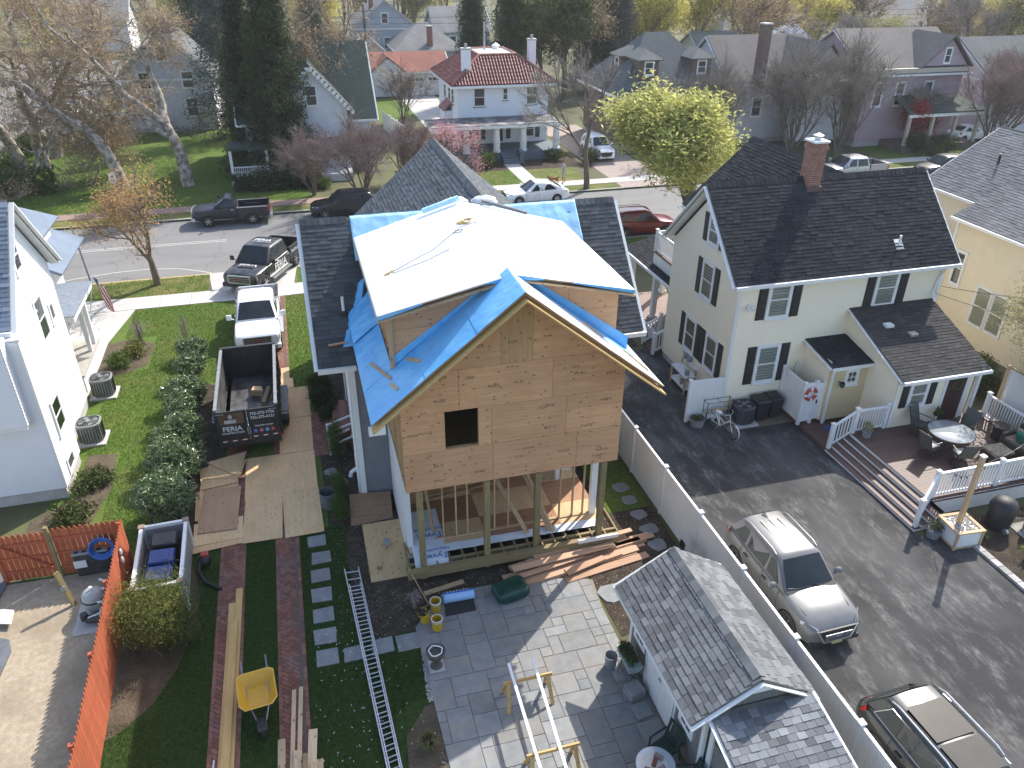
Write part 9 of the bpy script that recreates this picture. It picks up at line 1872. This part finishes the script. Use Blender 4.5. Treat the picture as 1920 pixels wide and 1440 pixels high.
for x, y, mt, lab in ((23.72,17.3,M_floral,'floral pillow on the wicker sofa'),(23.55,17.15,M_grn,'green pillow leaning on the wicker sofa')): o = solo('pillow', MB().bx(-.08,-.25,0,.08,.25,.42), mt, lab, 'pillow', (x,y,DZt+.49), bev=.07, world=False); o.rotation_euler = (0,-.3,R(5))
for x, y, lab in ((22.55,17.15,'large floral ottoman in front of the wicker sofa'),(22.9,16.35,'smaller floral ottoman beside the deck rail')):
 ot = thing('ottoman', lab, 'ottoman', (x,y,DZt)); k_ = .42 if 'large' in lab else .3; MB().bx(-k_,-k_*.8,0,k_,k_*.8,.3).build('base', M_wick, ot, bev=.04); MB().bx(-k_,-k_*.8,.3,k_,k_*.8,.42).build('cushion', M_floral, ot, bev=.05)
st_ = thing('wicker_side_table', 'round brown wicker side table near the deck railing', 'side table', (23.7,18.25,DZt)); MB().lathe([(.24,0),(.2,.25),(.26,.48)],(0,0,0),20,capb=True).build('base', M_wick, st_, smooth=40); MB().lathe([(0,.48),(.3,.48),(.3,.53),(0,.53)],(0,0,0),22).build('top', M_wick, st_)
solo('door_mat', MB().prism([(22.35+.45*math.cos(t)*.9,19.25+.3*math.sin(t),DZt+.002) for t in np.linspace(math.pi,2*math.pi,12)],(0,0,.012)), pm('mat_dark',(.04,.038,.035),(.06,.055,.05),scale=20,rough=.95), 'dark half-round mat before the red door', 'mat', (22.35,19.2,DZt))
# planter box with light pole
pb2 = thing('planter_box', 'white panelled planter box with pebbles and a raw wood frame', 'planter box', (18.78,14.55,.012), R(-4)); bw = .44
MB().bx(-bw,-bw,0,bw,bw,.62).build('box', M_vinyl, pb2)
for x in (-bw,bw):
 for y in (-bw,bw): MB().bx(x-.035,y-.035,0,x+.035,y+.035,.66).build('corner_trim', M_pineZ, pb2)
for s in (1,-1): MB().bx(-bw-.05,min(s*(bw-.06),s*(bw+.05)),.62,bw+.05,max(s*(bw-.06),s*(bw+.05)),.665).build('top_frame', M_pine, pb2); MB().bx(min(s*(bw-.06),s*(bw+.05)),-bw+.06,.621,max(s*(bw-.06),s*(bw+.05)),bw-.06,.664).build('top_frame', M_pine, pb2); MB().bx(-bw,min(s*bw,s*(bw+.02)),.02,bw,max(s*bw,s*(bw+.02)),.09).build('base_trim', M_pine, pb2); MB().bx(min(s*bw,s*(bw+.02)),-bw,.02,max(s*bw,s*(bw+.02)),bw,.09).build('base_trim', M_pine, pb2)
pbm = MB()
for i in range(420): r_ = U(.015,.03); pbm.ball((U(-bw+.08,bw-.08),U(-bw+.08,bw-.08),.625+U(0,.015)),(r_,r_,r_*.7),5,3)
pbm.build('pebbles', M_peb, pb2, kind='stuff')
pole = thing('string_light_pole', 'raw timber post rising from the white planter box', 'post', (18.72,14.6,.6)); MB().bx(-.065,-.065,0,.065,.065,2.55).build('post', M_pineZ, pole, bev=.006); MB().bx(-.08,-.08,2.55,.08,.08,2.6).build('cap', M_white, pole)
sl_ = thing('string_lights', 'drooping string of bulbs from the timber post to the lattice', 'string lights', (18.72,14.6,2.9), world=True)
def sag(a, b, s_, n=18): a, b = Vector(a), Vector(b); return [a.lerp(b, i/n)-Vector((0,0,4*s_*(i/n)*(1-i/n))) for i in range(n+1)]
for a, b, s_ in (((18.7,14.6,2.95),(20.6,15.85,1.75),.25),((20.6,15.85,1.75),(24.5,17.0,2.2),.3),((18.75,14.6,2.6),(19.2,15.85,1.7),.2)):
 pts = sag(a, b, s_); MB().tube(pts,.008,4).build('wire', M_black, sl_)
 for q in pts[2:-1:4]: MB().ball(q-Vector((0,0,.06)),(.025,.025,.035),8,5).build('bulb', M_glass if False else M_trim, sl_)
gc_ = gp(1848,995); gco = thing('covered_grill', 'dome-shaped black covered grill beside the deck skirt', 'grill', (20.55,14.75,.012)); MB().lathe([(0,0),(.33,.0),(.36,.1),(.40,.6),(.42,.8),(.34,1.0),(.18,1.1),(0,1.12)],(0,0,0),28).build('cover', pm('cover_black',(.02,.02,.022),(.035,.035,.038),scale=5,rough=.55,bump=.5,bscale=6), gco, smooth=50); MB().lathe([(.0,-.04),(.1,-.04),(.1,.04),(0,.04)],(-.1,-.42,.1),14,'x').build('wheel', M_alu, gco)
ps = thing('patio_sofa', 'cream cushioned patio sofa beside the covered grill', 'sofa', (22.0,14.2,.03), R(-70)); MB().bx(-.4,-.8,.28,.4,.8,.42).build('seat_cushion', M_cush, ps, bev=.05)
for y in (-.4,.4): MB().bx(-.5,y-.38,.42,-.3,y+.38,.95).build('back_cushion', M_cush, ps, bev=.06)
for s in (1,-1): MB().tube([(-.42,s*.85,.5),(.35,s*.86,.62),(.42,s*.85,.4),(.38,s*.82,0)],.025,6).build('arm_frame', pm('gold_frame',(.26,.2,.1),rough=.5), ps); MB().tube([(-.4,s*.8,0),(-.45,s*.8,.9)],.025,6).build('leg', MATS['gold_frame'], ps)
o = solo('pillow', MB().bx(-.07,-.22,0,.07,.22,.4), M_grn, 'green pillow on the cream patio sofa', 'pillow', (21.75,14.7,.46), bev=.06, world=False); o.rotation_euler = (.2,-.35,R(-70))
for x, y, lab in ((21.6,11.6,'pale flat boulder in the mulch bed'),(22.1,11.9,'second pale boulder beside the first in the mulch')): solo('boulder', MB().ball((0,0,.08),(.32,.22,.12),12,7,.06), pm('boulder',(.42,.33,.24),(.5,.41,.31),scale=5,rough=.9), lab, 'boulder', (x,y,.01), world=False, smooth=60)
# beside the shed
ps2 = thing('trough_planter', 'pale green trough planter on an iron stand by the shed window', 'planter', (6.62,12.35,.036)); MB().add([(-.14,-.36,.48),(.14,-.36,.48),(.14,.36,.48),(-.14,.36,.48),(-.2,-.42,.72),(.2,-.42,.72),(.2,.42,.72),(-.2,.42,.72)],[(3,2,1,0),(0,1,5,4),(1,2,6,5),(2,3,7,6),(3,0,4,7),(4,5,6,7)]).build('trough', pm('trough_green',(.24,.31,.29),(.29,.36,.34),scale=5,rough=.6), ps2, bev=.01); leaves([Vector((U(-.15,.15),U(-.36,.36),.74+U(0,.12))) for _ in range(60)], 700, .03, .05, L_dk2, 'foliage', parent=ps2)
for y in (-.3,.3): MB().tube([(-.2,y-.12,0),(0,y,.3),(.16,y+.05,.48)],.012,5).tube([(.2,y+.12,0),(0,y,.3),(-.16,y-.05,.48)],.012,5).build('leg', M_black, ps2)
bucket('grey metal bucket beside the trough planter', 6.32, 12.75, .036, (0,0,0), M_tub, 'metal_bucket', .16, .4); solo('stone_block', MB().bx(-.22,-.2,0,.22,.2,.3), M_blue, 'grey block beside the shed doors', 'block', (6.55,11.75,.036), bev=.04, world=False, rz=.2); solo('stone_block', MB().bx(-.22,-.22,0,.22,.22,.07), M_blue, 'flat grey slab on the patio at the shed doors', 'slab', (6.55,11.25,.036), bev=.03, world=False, rz=.1)
br = thing('barrel_table', 'old oak barrel table with a glass disc on top', 'table', (5.95,9.35,.036)); M_oak = woodmat('barrel_oak', (.13,.085,.05), (.19,.125,.075), axis=2, rnd=.1, knots=False); MB().lathe([(.28,0),(.34,.2),(.36,.42),(.34,.64),(.29,.84),(0,.84)],(0,0,0),28).build('barrel', M_oak, br, smooth=40)
for z in (.12,.3,.56,.74): MB().lathe([(.335 if z in (.3,.56) else .31,z-.02),(.365 if z in (.3,.56) else .335,z-.02),(.365 if z in (.3,.56) else .335,z+.02),(.33,z+.02)],(0,0,0),28).build('hoop', M_black, br)
MB().lathe([(0,.86),(.42,.86),(.43,.866),(.42,.872),(0,.872)],(0,0,0),36).build('glass_top', pm('disc_glass',(.42,.46,.47),(.5,.53,.54),scale=2,rough=.1), br); MB().lathe([(0,.874),(.30,.874),(0,.885)],(-.05,.0,0),24).build('crumbled_mortar', pm('mortar_dust',(.60,.56,.50),(.68,.64,.58),scale=20,rough=.95), br)
for i, (x, y, a, mt, lab) in enumerate(((-.22,-.12,-.6,M_redbrick,'red brick on the barrel toward the lawn'),(-.02,.02,.9,M_redbrick,'red brick in the middle of the barrel top'),(.12,.12,-.9,pm('brick_grey',(.22,.16,.14),(.28,.21,.18),scale=9,rough=.9),'greyish brick on the barrel toward the green chair'),(.05,-.16,.3,MATS['brick_grey'],'pinkish brick on the near edge of the barrel'))): solo('brick', MB().bx(-.1,-.048,0,.1,.048,.06), mt, lab, 'brick', (5.95+x,9.35+y,.925), bev=.004, world=False, rz=a)
M_gch = pm('green_resin', (.012,.035,.028), (.02,.05,.04), scale=6, rough=.45)
for x, y, rz, lab in ((6.5,9.95,R(200),'dark green resin chair beside the shed window'),(6.55,9.05,R(170),'dark green resin chair at the shed corner')):
 c_ = thing('resin_chair', lab, 'chair', (x,y,.036), rz); MB().bx(-.24,-.24,.38,.26,.24,.42).build('seat', M_gch, c_, bev=.015); mb = MB()
 for k in range(5): y_ = -.2+k*.1; mb.prism([(-.24,y_-.04,.42),(-.24,y_+.04,.42),(-.36,y_+.035,.9),(-.36,y_-.035,.9)],(.02,0,0))
 mb.beam((-.37,-.25,.88),(-.37,.25,.88),.03,.06); mb.build('backrest', M_gch, c_)
 for s in (1,-1): MB().tube([(-.3,s*.27,.62),(.2,s*.28,.62),(.25,s*.27,.0)],.025,6).build('armrest', M_gch, c_); MB().tube([(-.24,s*.23,.4),(-.28,s*.25,0)],.022,6).build('leg', M_gch, c_)
solo('covered_grill', MB().add([(-.5,-.35,0),(.5,-.35,0),(.5,.35,0),(-.5,.35,0),(-.52,-.36,.85),(.52,-.36,.85),(.52,.36,.85),(-.52,.36,.85),(-.38,-.2,1.15),(.38,-.2,1.15),(.38,.2,1.15),(-.38,.2,1.15)],[(0,1,5,4),(1,2,6,5),(2,3,7,6),(3,0,4,7),(4,5,9,8),(5,6,10,9),(6,7,11,10),(7,4,8,11),(8,9,10,11)]), pm('grey_cover',(.10,.10,.105),(.14,.14,.145),scale=4,rough=.6,bump=.5,bscale=6), 'grey covered grill on the patio near the barrel', 'grill', (4.85,9.0,.036), world=False, smooth=40, bev=.06)
for x, y, rz, lab in ((9.55,15.75,R(150),'black metal chair against the vinyl fence'),(9.5,15.1,R(170),'second black metal chair beside the shed gable')):
 c_ = thing('metal_chair', lab, 'chair', (x,y,.02), rz); MB().lathe([(0,.42),(.22,.42),(.23,.44),(0,.45)],(0,0,0),20).build('seat', M_black, c_); MB().lathe([(.25,.62),(.26,.85),(.24,.9)],(0,0,0),14,a0=2.0,a1=4.3).build('backrest', M_black, c_, smooth=60)
 for k in range(4): a = k*math.pi/2+.78; MB().tube([(.16*math.cos(a),.16*math.sin(a),.43),(.24*math.cos(a),.24*math.sin(a),0)],.014,5).build('leg', M_black, c_)
 for a in (2.2,3.14,4.1): MB().tube([(.2*math.cos(a),.2*math.sin(a),.43),(.26*math.cos(a),.26*math.sin(a),.88)],.012,5).build('back_bar', M_black, c_)
solo('fence_ball', MB().ball((9.75,10.9,1.15),(.12,.42,.42),18,12), pm('blue_disc',(.02,.03,.12),rough=.3), 'dark blue round sled leaning between shed and fence', 'sled', (9.75,10.9,.7), smooth=60)
# ---------------- street furniture, people
up2 = Vector((-11.32,44.0,0)); upo = thing('street_post', 'grey leaning sign post on the near verge', 'post', tuple(up2)); MB().tube([(0,0,-.05),(-.16,-.2,3.4)],.05,8).build('post', M_galv, upo)
sg = thing('parking_sign', 'small white parking sign on a post by the sycamore', 'sign', (-12.0,58.6,0)); MB().cyl((0,0,0),(0,0,2.3),.03,n=8).build('post', M_galv, sg); sp2 = MB().bx(-.22,-.03,1.75,.22,-.005,2.4).build('panel', M_white, sg); MB().cyl((0,-.032,2.2),(0,-.036,2.2),.11,n=16).build('symbol', pm('sign_red',(.4,.03,.03),rough=.5), sp2)
for k in range(3): MB().bx(-.14,-.036,1.83+k*.07,.14,-.031,1.86+k*.07).build('text_line', M_black, sp2)
for a, b, s_, lab in (((24.2,23.2,4.6),(30.5,17.5,5.4),.25,'black service wire from the lean-to roof toward the cream house'),((23.9,23.0,4.4),(29.2,16.0,4.4),.3,'lower black wire from the lean-to roof to the right')): solo('service_wire', MB().tube(sag(a,b,s_),.015,4), M_black, lab, 'wire', a)
for x0_, x1_, y, z in ((-60,140,100,8.6),(-60,140,100.6,9.2)): solo('power_line', MB().tube(sag((x0_,y,z),(x1_,y,z),.8,40),.03,4), M_black, 'lower of two thin power lines behind the tile house' if z < 9 else 'upper of two thin power lines behind the tile house', 'wire', (x0_,y,z))
uo = thing('utility_pole', 'dark wooden utility pole behind the gothic cottage', 'utility pole', (10.0,99.5,0)); MB().cyl((0,0,0),(0,0,10),.16,.12,n=10).build('pole', M_bark, uo); MB().beam((-1.1,0,9.3),(1.1,0,9.3),.1,.1).build('crossarm', M_bark, uo); MB().cyl((.3,-.25,7.6),(.3,-.25,8.6),.25,n=12).build('transformer', M_galv, uo)
# skinned figures
def figure(name, label, cat, loc, rz, verts, edges, mats, pick, parent_fn=None):
 me = bpy.data.meshes.new('body'); me.from_pydata([v[:3] for v in verts], edges, []); o = bpy.data.objects.new('body', me); C.objects.link(o)
 sk = o.modifiers.new('s', 'SKIN');
 for i, v in enumerate(verts): me.skin_vertices[0].data[i].radius = (v[3], v[4] if len(v) > 4 else v[3])
 me.skin_vertices[0].data[0].use_root = True
 sb = o.modifiers.new('u', 'SUBSURF'); sb.levels = 2; sb.render_levels = 2
 m2 = bpy.data.meshes.new_from_object(o.evaluated_get(bpy.context.evaluated_depsgraph_get())); o.modifiers.clear(); o.data = m2; m2.name = 'body'
 for m_ in mats: m2.materials.append(m_)
 for p_ in m2.polygons: p_.material_index = pick(p_.center); p_.use_smooth = True
 root = thing(name, label, cat, loc, rz); o.parent = root
 return root
M_skin = pm('skin', (.42,.25,.18), rough=.6); M_shirt = pm('shirt_grey', (.36,.36,.36), (.42,.42,.42), scale=9, rough=.9); M_short = pm('shorts_khaki', (.40,.36,.30), (.46,.42,.35), scale=9, rough=.9); M_shoe = pm('shoe_white', (.6,.6,.6), rough=.7); M_hair = pm('hair_dark', (.06,.04,.03), rough=.9)
V = [(0,0,.98,.15,.12),(0,0,1.15,.15,.11),(0,0,1.36,.18,.11),(0,0,1.48,.07),(0.02,0,1.56,.06),(.03,0,1.66,.105,.09),(.03,0,1.76,.08),
 (0,.2,1.42,.065),(-.06,.27,1.16,.048),(.1,.3,.98,.038),(.17,.31,.92,.035),(0,-.2,1.42,.065),(.08,-.28,1.17,.048),(.26,-.24,1.08,.038),(.34,-.22,1.08,.035),
 (0,.1,.9,.095),(.1,.11,.5,.068),(.02,.11,.09,.045),(.14,.11,.04,.04),(0,-.1,.9,.095),(-.06,-.11,.5,.066),(-.22,-.11,.12,.045),(-.12,-.11,.05,.04)]
Ed = [(0,1),(1,2),(2,3),(3,4),(4,5),(5,6),(2,7),(7,8),(8,9),(9,10),(2,11),(11,12),(12,13),(13,14),(0,15),(15,16),(16,17),(17,18),(0,19),(19,20),(20,21),(21,22)]
wk = figure('person', 'person in grey shirt and shorts walking a dog on the far sidewalk', 'person', (20.1,57.15,.03), math.pi, V, Ed, [M_skin,M_shirt,M_short,M_shoe,M_hair], lambda c: 3 if c.z < .12 else (2 if .5 < c.z < 1.0 and abs(c.y) < .24 else (1 if 1.0 <= c.z < 1.5 and abs(c.y) < .36 and not (c.x > .12 and c.z < 1.2) else (4 if c.z > 1.69 or (c.z > 1.6 and c.x < 0) else 0))))
V = [(0,0,.38,.10),(.18,0,.39,.11),(.34,0,.42,.09),(.44,0,.52,.06),(.52,0,.58,.065),(.62,0,.56,.035),(-.18,0,.38,.085),(-.3,0,.40,.07),(-.46,0,.52,.02),
 (.3,.07,.3,.04),(.3,.07,.14,.026),(.32,.07,.02,.026),(.3,-.07,.3,.04),(.36,-.07,.14,.026),(.34,-.07,.02,.026),(-.28,.07,.28,.05),(-.36,.07,.15,.028),(-.32,.07,.02,.026),(-.28,-.07,.28,.05),(-.26,-.07,.15,.028),(-.24,-.07,.02,.026),(.5,.05,.64,.02),(.5,-.05,.64,.02)]
Ed = [(0,1),(1,2),(2,3),(3,4),(4,5),(0,6),(6,7),(7,8),(2,9),(9,10),(10,11),(2,12),(12,13),(13,14),(7,15),(15,16),(16,17),(7,18),(18,19),(19,20),(4,21),(4,22)]
figure('dog', 'small red-brown dog walking on the far sidewalk', 'dog', (19.35,57.2,.03), math.pi+.1, V, Ed, [pm('dog_russet',(.25,.07,.04),(.32,.1,.06),scale=9,rough=.95), pm('dog_white',(.5,.46,.42),rough=.95)], lambda c: 1 if c.z < .1 or c.x > .58 else 0)
solo('dog_leash', MB().tube(sag((19.75,57.33,1.08),(19.0,57.2,.55),.12),.012,4), M_black, 'thin black leash between the walker and the dog', 'leash', (19.75,57.33,1.08))
# scattered scraps on the near lawn
scr = MB()
for i in range(150): x, y = U(-1.2,1.7), U(9.5,16); t = U(0,3.14); l_ = U(.01,.05); scr.beam((x,y,.03+U(0,.02)),(x+l_*math.cos(t),y+l_*math.sin(t),.05),.012,.004)
struct('white_scraps', scr, M_white, kind='stuff')
# ---------------- the spring haze in the air
hz = MB().bx(-400,-100,-1.2,500,330,20.5); ho = hz.build('haze', None); ho['kind'] = 'stuff'
hm = bpy.data.materials.new('haze'); hm.use_nodes = True; hn = hm.node_tree; hn.nodes.remove(hn.nodes['Principled BSDF']); hv = hn.nodes.new('ShaderNodeVolumePrincipled'); hv.inputs['Color'].default_value = (.93,.95,1,1); hv.inputs['Density'].default_value = .0003; hv.inputs['Anisotropy'].default_value = .3
hn.links.new(hv.outputs[0], hn.nodes['Material Output'].inputs['Volume']); ho.data.materials.append(hm)
